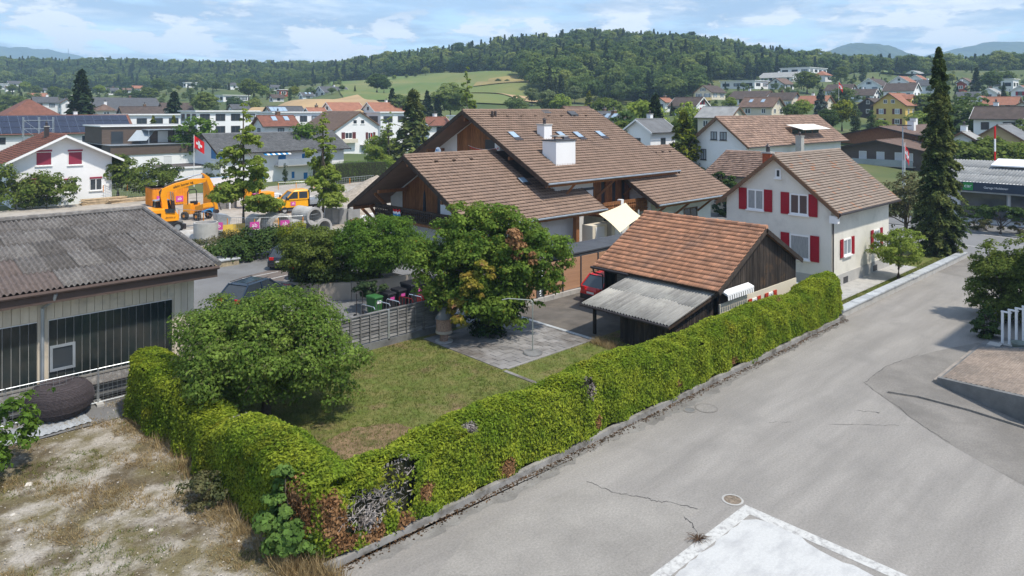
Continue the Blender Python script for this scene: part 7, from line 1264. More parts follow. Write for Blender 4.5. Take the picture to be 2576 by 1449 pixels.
yp = g(590, 606); yb3 = thing('leaning_plate', 'yellow steel plate leaning at the front of the site', 'plate', (yp.x, yp.y, .03), R(-8)); MB().slab([(-.9, 0, 0), (.9, 0, 0), (.9, .2, 1.35), (-.9, .2, 1.35)], (0, .04, 0)).build('sheet', P('yellow_sheet', (.62, .42, .07), .6, .08, 1), yb3, local=True)
# mesh fence panels round the site
frontp = [g(400, 560), g(450, 580), g(512, 586), g(572, 605), g(640, 607), g(700, 604), g(762, 600), g(815, 592)]
labs = ['leftmost, at the workshop roof edge', 'before the excavator wheel', 'before the shaft ring', 'beside the yellow panel', 'behind the dark shrub bed', 'before the wide open pipe', 'before the pipe pair']
for i in range(len(frontp) - 1): mesh_panel('site_fence_panel', 'front construction fence panel ' + labs[i], frontp[i], frontp[i + 1], 1.95, 12, 6, .012, 'construction fence panels', tape=True)
backp = [g(-20, 520), g(70, 516), g(165, 512), g(260, 506), g(320, 503), g(372, 500)]; labs = ['at the left edge before the garden bushes', 'second from the left edge', 'before the white house with red blinds', 'behind the tall timber stack', 'beside the orange container']
for i in range(len(backp) - 1): mesh_panel('site_fence_panel', 'rear construction fence panel ' + labs[i], backp[i], backp[i + 1], 2.0, 10, 6, .014, 'construction fence panels', tape=True)
rearp = [g(700, 500), g(745, 498), g(790, 495), g(835, 490), g(880, 484), g(940, 478)]; labs = ['behind the caged tank', 'behind the van cab', 'behind the flatbed', 'left of the gravel heap', 'behind the gravel heap']
for i in range(len(rearp) - 1): mesh_panel('site_fence_panel', 'far construction fence panel ' + labs[i], rearp[i], rearp[i + 1], 2.0, 10, 6, .016, 'construction fence panels', tape=True)
for k, (x, y) in enumerate(((549, 597), (717, 590), (641, 595))): p = g(x, y + 12); s_ = thing('fence_sign', ['pink logo sign on the front site fence, left of the yellow panel', 'pink logo sign on the fence before the pipe pair', 'pink logo sign on the fence behind the shrub bed'][k], 'sign', (p.x - .1, p.y - .2, 1.0), group='logo signs on the site fence'); logo(s_, face_mat(Vector((0, 0, .35)), (.95, -.3, 0), (0, 0, 1)), .75, .6)
# flags and flag poles
def flagpole(label, p, h, fw, fh, swiss=True, hang=0.):
    t = thing('flag_pole', label, 'flag pole', p); MB().tube([(0, 0, 0), (0, 0, h)], [.06, .035], 8).build('pole', M['signw'], t, local=True); n = 8; rng2 = random.Random(int(h * 10)); vs = []; fs = []
    dirv = Vector((.82, -.57, 0))
    def fp(s, tt): w = .10 * math.sin(s * 7) * fw * .5; return Vector((dirv.x * s * fw * (1 - hang * .75) - dirv.y * w, dirv.y * s * fw * (1 - hang * .75) + dirv.x * w, h - .1 - tt * fh - s * fw * (.45 + hang * .5)))
    for i in range(n + 1):
        for j in range(n + 1): vs.append(fp(i / n, j / n))
    for i in range(n):
        for j in range(n): k = i * (n + 1) + j; fs.append((k, k + n + 1, k + n + 2, k + 1))
    fo = MB().add(vs, fs).build('flag', M['flagred'], t, local=True)
    if swiss:
        for (s0, s1, t0, t1) in ((.2, .8, .4, .6), (.4, .6, .2, .8)):
            for sd in (-.012, .012):
                off = Vector((-dirv.y, dirv.x, 0)) * sd; m = MB(); K = 6
                for i in range(K): sa, sb = s0 + (s1 - s0) * i / K, s0 + (s1 - s0) * (i + 1) / K; m.quad(fp(sa, t0) + off, fp(sb, t0) + off, fp(sb, t1) + off, fp(sa, t1) + off)
                m.build('white_cross', M['flagw'], fo, local=True)
    return t
fpl = g(488, 470); flagpole('white pole with red Swiss cross flag left of the slender tree', fpl, 7.4, 1.7, 1.7, hang=.25)
fp2 = g(2290, 560); flagpole('pole with limp red and white flag before the dark timber flats', (94, 30.5, 0), 7.0, 1.5, 1.6, hang=.8)
fp3 = cw((1149 - CX) / F * 130 * 0 + (932 - CX) / F * 130, 130, 0); flagpole('pole with limp red and white flag before the white house with brown shutters', fp3, 7.0, 1.6, 2.2, hang=.85)
fX, fY = (2110 - CX) / F * 235, 235.; flagpole('tall white pole with red flag high on the village slope', cw(fX, fY, tz(fX, fY)), 10.5, 2.6, 1.9, hang=.6)
fp5 = pa(2503, 410, 100); bn_ = thing('banner_pole', 'red and white striped pole behind the garage roof', 'pole', (100, fp5.y, 0))
for i in range(6): MB().tube([(0, 0, i * 1.5), (0, 0, i * 1.5 + 1.5)], .10, 8).build('pole_section', M['flagred'] if i % 2 else M['flagw'], bn_, local=True)
# ------------------------------------------------------------------ middle-distance houses built from the photograph's own corners
def wpx(par, plane, k, rects, fr, pane, shut=None, roller=None, mull=1):
    for (x0, y0, x1, y1) in rects:
        if plane == 'b': p, q = pb(x0, y1, k), pb(x1, y0, k); window(par, 'b', k, p.x, q.x, p.z, q.z, fr=fr, pane=pane, shut=shut, roller=roller, mull=mull)
        else: p, q = pa(x0, y1, k), pa(x1, y0, k); window(par, 'a', k, q.y, p.y, p.z, q.z, fr=fr, pane=pane, shut=shut, roller=roller, mull=mull)
h1 = house('gabled_house', 'white gabled house with closed dark red roller blinds, left edge', 14.1, 24.0, 96, 107, 0, 4.96, 8.05, 'b', M['white2'], ROOFS['redbrown'], oe=1.1, og=1.0, tiles=(.28, .36), prof='wave', edge=M['framew'], seed=51)
wpx(h1, 'b', 96, [(89, 381, 131, 418), (170, 380, 208, 416), (68, 452, 110, 487)], M['framew'], M['redsh'], roller=M['redsh'], mull=0); wpx(h1, 'b', 96, [(160, 452, 193, 484), (225, 448, 257, 480)], M['framew'], M['glass'], roller=M['redsh'])
chimney(h1, 18.2, 101, 7.2, 8.9, .45, .45, M['gutter'])
h9 = house('blue_shutter_house', 'white house with grey tiled roof, blue shutters and striped awning', 40.4, 60.5, 104.7, 115, 0, 4.6, 7.3, 'a', M['white2'], ROOFS['grey'], oe=.9, og=.8, tiles=(.3, .36), seed=52)
wpx(h9, 'a', 40.4, [(531, 371, 545, 400), (553, 377, 564, 404)], M['framew'], M['blue'], mull=0); wpx(h9, 'b', 104.7, [(698, 388, 720, 408), (758, 384, 780, 405), (655, 430, 672, 452), (732, 430, 742, 450), (762, 432, 775, 452), (820, 428, 832, 448)], M['framew'], M['blue'], mull=0)
box('balcony', (48.5, 103.2, 2.3), (57.5, 104.7, 2.45), M['concrete'], h9); box('balcony_front', (48.5, 103.2, 2.45), (57.5, 103.26, 3.4), M['glass2'], h9)
for i in range(10): MB().slab([(46.5 + i * .42, 104.6, 4.55), (46.5 + i * .42 + .41, 104.6, 4.55), (46.5 + i * .42 + .41, 103.3, 4.1), (46.5 + i * .42, 103.3, 4.1)], (0, 0, .04)).build('awning_stripe', M['signw'] if i % 2 else M['bluep'], h9)
h11 = house('brown_shutter_house', 'white gabled house with brown roof and brown shutters, middle left', 83.4, 96.0, 148, 164, 0, 6.2, 10.5, 'b', M['white2'], ROOFS['brown'], oe=.7, og=.5, rm=89.7, tiles=(.35, .42), seed=53, edge=M['frameb'])
wpx(h11, 'b', 148, [(888, 301, 898, 312), (907, 301, 917, 312)], M['framew'], M['glass'], mull=0); wpx(h11, 'b', 148, [(868, 333, 886, 349), (926, 333, 938, 349), (927, 367, 937, 381)], M['framew'], M['glass'], shut=M['brownsh']); wpx(h11, 'a', 83.4, [(789, 326, 799, 336), (812, 328, 820, 338)], M['framew'], M['glass'], shut=M['brownsh'])
box('balcony', (84.6, 146.8, 3.2), (88.6, 148, 4.1), M['cream'], h11); box('door', (90.2, 147.92, .1), (91.2, 147.99, 2.3), M['glass2'], h11); box('door_canopy', (89.8, 147.0, 2.5), (91.6, 148, 2.62), M['concrete'], h11)
fw_ = thing('timber_flat_house', 'flat-roofed house with brown timber cladding over a white ground floor', 'house', (42, 139, 0))
MB().box((35.5, 131.4, -.3), (52, 148, 3.35)).build('wall', M['white2'], fw_); tim = P('brown_cladding', (.115, .085, .068), .85, .18, 2.5, stretch=(.4, .4, 9))
MB().box((32.6, 131.2, 3.36), (52.2, 148, 4.95)).build('terrace_parapet', tim, fw_); MB().box((32.4, 131.0, 4.96), (52.4, 148.2, 5.02)).build('parapet_cap', M['zinc'], fw_); MB().box((32.6, 136.5, 4.3), (47.6, 148, 8.0)).build('upper_storey', tim, fw_); MB().box((32.3, 136.2, 8.0), (47.9, 148.3, 8.2)).build('flat_roof', M['framew'], fw_); MB().box((32.7, 136.6, 8.202), (47.5, 147.9, 8.21)).build('roof_gravel', ROOFS['flat'], fw_)
box('canopy', (38.8, 133.6, 7.35), (46.6, 136.5, 7.5), M['zinc'], fw_)
for a in (39.2, 46.2): box('canopy_post', (a, 133.8, 5), (a + .1, 133.9, 7.35), M['zinc'], fw_)
MB().slab([(38.0, 136.3, 7.3), (41.0, 136.3, 7.3), (38.6, 132.8, 5.6), (35.6, 132.8, 5.6)], (0, 0, .05)).build('grey_awning', P('grey_awning_cloth', (.33, .37, .40), .8, .05), fw_)
for a in (34.0, 38.4, 41.4, 44.2): w = box('terrace_window', (a, 136.42, 5.05), (a + 1.9, 136.5, 7.2), M['framed'], fw_); box('pane', (a + .1, 136.38, 5.1), (a + 1.8, 136.425, 7.1), M['whitesh'] if a > 41 else M['glass'], w)
wpx(fw_, 'b', 131.4, [(410, 391, 433, 422)], M['framew'], M['whitesh'], mull=0); box('carport_shade_panel', (47.0, 131.3, .05), (51.6, 131.39, 3.2), M['framed'], fw_)  # carport is a dark sheet on the closed wall, coloured as its inner shade
gb = thing('flat_garage', 'low white garage with brown flat roof behind the excavator', 'garage', (37, 112, 0)); MB().box((32.8, 108.5, 0), (46, 116, 2.4)).build('wall', M['white2'], gb); MB().box((32.6, 108.3, 2.4), (46.2, 116.2, 2.62)).build('roof_edge', M['framew'], gb); MB().box((33.0, 108.7, 2.622), (45.8, 115.8, 2.63)).build('roof', ROOFS['dkflat'], gb)
v27 = house('salmon_roof_house', 'large white house with salmon tiled roof and cream roof-terrace awning', 84, 113, 45.8, 53.6, 0, 6.2, 10.05, 'a', M['white2'], ROOFS['salmon'], oe=.8, og=.9, tiles=(.30, .42), seed=54, prof='flat', edge=M['frameb'])
wpx(v27, 'a', 84, [(1788, 331, 1804, 351), (1811, 332, 1828, 352), (1763, 375, 1777, 401)], M['framed'], M['glass2'])
dr = MB().box((98, 46.6, 6.6), (107, 48.4, 8.3)).build('roof_terrace', M['frameb'], v27); MB().slab([(98.2, 47.4, 8.75), (107, 47.4, 8.75), (107, 44.9, 8.1), (98.2, 44.9, 8.1)], (0, 0, .06)).build('terrace_awning', M['awnw'], dr)
for a in (98.4, 100.5, 102.7, 105): box('terrace_pane', (a, 46.55, 6.7), (a + 1.8, 46.6, 8.1), M['glass'], dr)
chimney(v27, 95.5, 44.2, 2, 7.3, .9, .8, M['concrete'])
v28 = house('tile_garage', 'small garage with orange-brown tile roof before the salmon-roofed house', 67.6, 76, 35.3, 41.2, 0, 4.1, 6.4, 'b', M['cream'], ROOFS['salmon'], oe=.6, og=.4, tiles=(.3, .4), seed=55, prof='flat', edge=M['frameb'])
vf2 = house('timber_flats', 'timber-fronted flats with red-brown low roof and two white chimneys', 152, 178, 44, 63, 0, 5.2, 7.6, 'a', M['wood'], ROOFS['brownfar'], oe=1.2, og=1.8, seed=56); chimney(vf2, 158, 50, 6, 8.6, 1.2, 1.2, M['white2'], pot=False); chimney(vf2, 172, 54, 6, 9, 1.2, 1.2, M['white2'], pot=False)
vf = house('timber_flats', 'dark timber-clad flats with white blinds and glass balcony beside the spruce', 138, 150, 41.4, 57, 0, 3.5, 5.4, 'a', tim, ROOFS['brownfar'], oe=1.4, og=1.2, seed=57); wpx(vf, 'a', 138, [(2161, 380, 2180, 399), (2205, 382, 2225, 402), (2251, 384, 2271, 404), (2277, 386, 2297, 406)], M['framew'], M['whitesh'], mull=0); box('glass_balcony', (136.4, 43, .9), (136.5, 54.5, 2.0), M['glass2'], vf); box('balcony_slab', (136.4, 43, .75), (138, 54.5, .88), M['concrete'], vf)
# ------------------------------------------------------------------ far houses
cnt = 0
for (x0, x1, yr, yb_, Y, ax, wall, roof, kind, shut, label) in FAR:
    w = (x1 - x0) * (Y + 3) / F * (1.1 if Y > 170 else 1); tot = w / .70; Yc = Y + 3 + tot * .16; Xc = ((x0 + x1) / 2 - CX) / F * Yc; c = cw(Xc, Yc)
    z0 = CH - (yb_ - HY) * Y / F if yb_ else 0.; zr = CH - (yr - HY) * (Y + tot * .15) / F; Ht = max(3.2, zr - z0); zr = z0 + Ht
    ra = .57 if kind not in ('pv',) else .72
    La, Lb = (tot * ra, tot * (1 - ra)) if ax == 'a' else (tot * (1 - ra), tot * ra)
    a0, a1, b0, b1 = c.x - La / 2, c.x + La / 2, c.y - Lb / 2, c.y + Lb / 2; across = Lb if ax == 'a' else La; nm = 'house'
    WM, RM = M[wall], ROOFS[roof]; fr = M['framew'] if wall in ('cream', 'yellow', 'tan', 'darkwood', 'rust') else M['framed']
    if kind == 'f':
        t = thing(nm, label, 'house', (c.x, c.y, z0)); MB().box((a0, b0, z0 - 1.5), (a1, b1, zr - .25)).build('wall', WM, t); MB().box((a0 - .5, b0 - .5, zr - .25), (a1 + .5, b1 + .5, zr)).build('flat_roof', M['framew'], t); MB().box((a0, b0, zr + .002), (a1, b1, zr + .02)).build('roof_gravel', RM, t); ze = zr - .3
    else:
        rise = min(across * .36, Ht * .55); ze = zr - rise
        if kind == 'h':
            t = thing(nm, label, 'house', (c.x, c.y, z0)); MB().box((a0, b0, z0 - 1.5), (a1, b1, ze)).build('wall', WM, t); o_ = .6; i_ = min(La, Lb) * .45
            p = [(a0 - o_, b0 - o_, ze - .2), (a1 + o_, b0 - o_, ze - .2), (a1 + o_, b1 + o_, ze - .2), (a0 - o_, b1 + o_, ze - .2)]; r0, r1 = ((a0 + i_, c.y, zr), (a1 - i_, c.y, zr)) if ax == 'a' else ((c.x, b0 + i_, zr), (c.x, b1 - i_, zr))
            fs = [(0, 1, 5, 4), (2, 3, 4, 5), (1, 2, 5), (3, 0, 4), (3, 2, 1, 0)] if ax == 'a' else [(0, 1, 4), (1, 2, 5, 4), (2, 3, 5), (3, 0, 4, 5), (3, 2, 1, 0)]
            MB().add(p + [r0, r1], fs).build('roof', RM, t)
        else: t = house(nm, label, a0, a1, b0, b1, z0, ze - .25, zr, ax, WM, RM, oe=.6, og=.5, gut=Y < 220, ridgecap=Y < 220, edge=M['frameb'] if wall != 'white2' else M['framew'], seed=cnt)
    near = Y < 300; nf = max(1, int((ze - z0) / 2.6)); sm = M[shut] if shut and shut != 'band' else None
    for fl in range(nf):
        zc = z0 + (ze - z0) * (fl + .55) / nf
        for plane, k, lo, hi in (('a', a0, b0, b1), ('b', b0, a0, a1)):
            nw = max(1, int((hi - lo) / (3.2 if near else 4.5)))
            for i in range(nw):
                if kind == 'pv' and plane == 'b' and i % 2: continue
                ww, hh = (1.2, 1.3) if (cnt + i + fl) % 3 else (1.7, 1.4)
                if kind == 'f': ww, hh = ((hi - lo) / nw * .62, 1.5)
                fwin(t, plane, k, lo + (hi - lo) * (i + .5) / nw, zc, ww, min(hh, (ze - z0) / nf * .6), fr, M['glass'] if (cnt + i) % 4 else M['glass2'], sm)
    if kind[0] == 'g' and across > 6: fwin(t, 'a' if ax == 'a' else 'b', a0 if ax == 'a' else b0, c.y if ax == 'a' else c.x, ze + (zr - ze) * .35, 1.1, 1.1, fr, M['glass'], sm)
    if kind != 'f' and cnt % 3 != 2 and Ht > 4: chimney(t, c.x + La * .12, c.y + Lb * .12, zr - 1.2, zr + .7, .7, .7, M['white2'] if cnt % 2 else M['frameb'], pot=Y < 250)
    sl_ = lambda bb: zr - (zr - ze) * abs(bb - (c.y if ax == 'a' else c.x)) / (across / 2)
    if 's' in kind:
        for k in (-.18, .2):
            if ax == 'a': bq = b0 + across * .2; zz = sl_(bq); MB().slab([(c.x + La * k, bq, zz + .05), (c.x + La * k + .9, bq, zz + .05), (c.x + La * k + .9, bq + 1, sl_(bq + 1) + .05), (c.x + La * k, bq + 1, sl_(bq + 1) + .05)], (0, -.05, .12)).build('skylight', M['skylight'], t)
            else: aq = a0 + across * .2; zz = sl_(aq); MB().slab([(aq, c.y + Lb * k, zz + .05), (aq, c.y + Lb * k + .9, zz + .05), (aq + 1, c.y + Lb * k + .9, sl_(aq + 1) + .05), (aq + 1, c.y + Lb * k, sl_(aq + 1) + .05)], (-.05, 0, .12)).build('skylight', M['skylight'], t)
    if 'b' in kind and kind != 'b': 
        for fl in range(nf): zf = z0 + (ze - z0) * fl / nf + .3; MB().box((a0 + La * .1, b0 - 1.2, zf), (a1 - La * .3, b0, zf + 1.0)).build('balcony', M['white2'], t)
    if kind == 'pv':
        ncol, nrow = (15, 3) if La > 18 else (4, 1); e0 = b0 - .6; d = Vector((0, c.y - e0, zr - (ze - .25))); L_ = d.length; d.normalize(); nn = Vector((0, -d.z, d.y)); pw2 = La / ncol if ncol > 4 else 1.3
        me = MB().slab([(.03, .03, 0), (pw2 - .03, .03, 0), (pw2 - .03, L_ / (nrow + .4) - .04, 0), (.03, L_ / (nrow + .4) - .04, 0)], (0, 0, .05)).mesh('solar_panel', M['pvblue'] if ncol > 4 else M['skylight'])
        bk2 = MB().slab([Vector((a0, e0, ze - .25)) + d * .25 + nn * .03, Vector((a0 + pw2 * ncol, e0, ze - .25)) + d * .25 + nn * .03, Vector((a0 + pw2 * ncol, e0, ze - .25)) + d * (L_ - .2) + nn * .03, Vector((a0, e0, ze - .25)) + d * (L_ - .2) + nn * .03], nn * .02).build('panel_rails', M['chrome'] if ncol > 4 else RM, t)
        for j in range(nrow):
            for i in range(ncol): o = link(me, 'solar_panel', None, t); m4 = Matrix((Vector((1, 0, 0)), d, nn)).transposed().to_4x4(); m4.translation = Vector((a0 + i * pw2, e0, ze - .25)) + d * (.3 + j * (L_ - .5) / nrow) + nn * .06 - wloc(t); o.matrix_local = m4
    cnt += 1
# scaffold by the solar roof
sf = thing('scaffold', 'small steel scaffold tower before the solar roof', 'scaffold', cw((60 - CX) / F * 128, 128, 0)); 
for x in (0, 2.4, 4.6):
    for y in (0, 1.0): MB().tube([(x, y, 0), (x, y, 9.6)], .05, 6).build('standard', M['steel'], sf, local=True)
for z in (2, 4, 6, 7.5, 9): MB().tube([(0, 0, z), (4.6, 0, z)], .04, 5).build('ledger', M['steel'], sf, local=True); MB().tube([(0, 0, z), (2.4, 0, z - 2)], .03, 5).build('diagonal', M['steel'], sf, local=True)
MB().box((0, 0, 5.9), (4.6, 1, 6.0)).build('deck', M['steel'], sf, local=True)
# yellow house with dormer
yX, yY = (2256 - CX) / F * 205, 205.; yc = cw(yX, yY); yz = tz(yX, yY)
yh = house('yellow_house', 'tall yellow house with brown shutters and orange gabled roof', yc.x - 6, yc.x + 6.5, yc.y - 4.2, yc.y + 4.2, yz, yz + 6.0, yz + 9.6, 'a', M['yellow'], ROOFS['orangefar'], oe=.6, og=.6, seed=58, edge=M['frameb'])
for fl in (1.6, 4.4):
    for k in (-2.1, 2.1): fwin(yh, 'a', yc.x - 6, yc.y + k, yz + fl, 1.25, 1.5, M['framew'], M['glass'] if fl < 3 else M['glass2'], M['brownsh'])
    for k in (-3.5, 0.2, 3.8): fwin(yh, 'b', yc.y - 4.2, yc.x + k, yz + fl, 1.2, 1.4, M['framew'], M['glass'], None)
for k in (-1, 1): fwin(yh, 'a', yc.x - 6, yc.y + k, yz + 7.2, 1.0, 1.1, M['framew'], M['glass'])
dm_ = MB().slab([(yc.x + .3, yc.y - 3.6, yz + 6.3), (yc.x + 3.1, yc.y - 3.6, yz + 6.3), (yc.x + 3.1, yc.y - 3.6, yz + 8.0), (yc.x + 1.7, yc.y - 3.6, yz + 9.0), (yc.x + .3, yc.y - 3.6, yz + 8.0)], (0, 3.2, 0)).build('dormer', M['yellow'], yh)
MB().slab([(yc.x - .1, yc.y - 4.0, yz + 7.8), (yc.x + 1.7, yc.y - 4.0, yz + 9.15), (yc.x + 1.7, yc.y - .2, yz + 9.15), (yc.x - .1, yc.y - .2, yz + 7.8)], (0, 0, .12)).build('dormer_roof', ROOFS['orangefar'], dm_); MB().slab([(yc.x + 3.5, yc.y - 4.0, yz + 7.8), (yc.x + 1.7, yc.y - 4.0, yz + 9.15), (yc.x + 1.7, yc.y - .2, yz + 9.15), (yc.x + 3.5, yc.y - .2, yz + 7.8)], (0, 0, .12)).build('dormer_roof', ROOFS['orangefar'], dm_)
fwin(dm_, 'b', yc.y - 3.62, yc.x + 1.7, yz + 7.2, 1.1, 1.2, M['framew'], M['glass'])
# ------------------------------------------------------------------ shared tree shapes (10 m tall) for the village and the woods
def deci(seed, mat, n=1700, leaf=.62, wide=1.0, nclump=60):
    r = np.random.default_rng(seed); bl = [(0, 0, 6.0, 3.0 * wide, 3.0 * wide, 3.2)] + [(2.0 * wide * math.cos(a), 2.0 * wide * math.sin(a), r.uniform(4.0, 7.2), 1.8 * wide, 1.8 * wide, 1.8) for a in r.uniform(0, 6.28, 5)] + [(0, 0, 8.3, 1.7 * wide, 1.7 * wide, 1.5)]
    p, nn, c, cr = crown_pts(bl, nclump, n, r, .34, .15); return cards('crown', p, nn, leaf, .75, mat, r=r)
def trunkm(): m = MB(); r = np.random.default_rng(5); limbs(m, (0, 0, -.4), (0, 0, 7.5), .26, [(1.8, .5, 6), (-1.5, 1.2, 6.5), (.3, -1.8, 5.5), (-1, -1, 7)], r); return m.mesh('trunk', M['bark'])
TRK = trunkm()
SH = {}
for k, mt in (('green', 'f2'), ('dark', 'f1'), ('mid', 'bush'), ('light', 'ginkgo'), ('willow', 'pale'), ('yel', 'yellowgreen'), ('copper', 'copper')): SH[k] = [deci(100 + i + hash(len(k)) % 7, LM[mt], 4200, .52, 1.0, 130) for i in range(2)]
SH['ball'] = [deci(131, LM['globe'], 2600, .42, .95, 90)]; SH['col'] = None
def colm(seed, mat): r = np.random.default_rng(seed); p, nn, c, cr = crown_pts([(0, 0, 5.2, 1.3, 1.3, 4.9), (0, 0, 3.6, 1.5, 1.5, 3.2)], 80, 2200, r, .3, .05); return cards('crown', p, nn, .4, .6, mat, r=r)
SH['col'] = [colm(5, LM['sprucedk']), colm(6, LM['yew'])]
SH['con'] = [conifer_mesh(10, 2.3, 3200, .62, LM['sprucedk'], 21, lay=26), conifer_mesh(10, 2.6, 3200, .62, LM['sprucedk'], 22, lay=24)]; SH['blue'] = [conifer_mesh(10, 2.5, 3000, .55, LM['bluesp'], 23, lay=22)]; SH['gold'] = [conifer_mesh(10, 2.3, 3000, .55, LM['yconi'], 24, droop=.05, power=.75, lay=24)]; SH['spr'] = [conifer_mesh(10, 2.8, 3400, .6, LM['spruce'], 25, lay=24)]
KIND = dict(green='leafy tree', dark='dark leafy tree', mid='leafy tree', light='light green tree', willow='pale willow-like tree', yel='yellow-green tree', copper='copper tree', ball='clipped ball tree', col='dark columnar tree', con='dark conifer', blue='blue spruce', gold='golden cypress', spr='spruce')
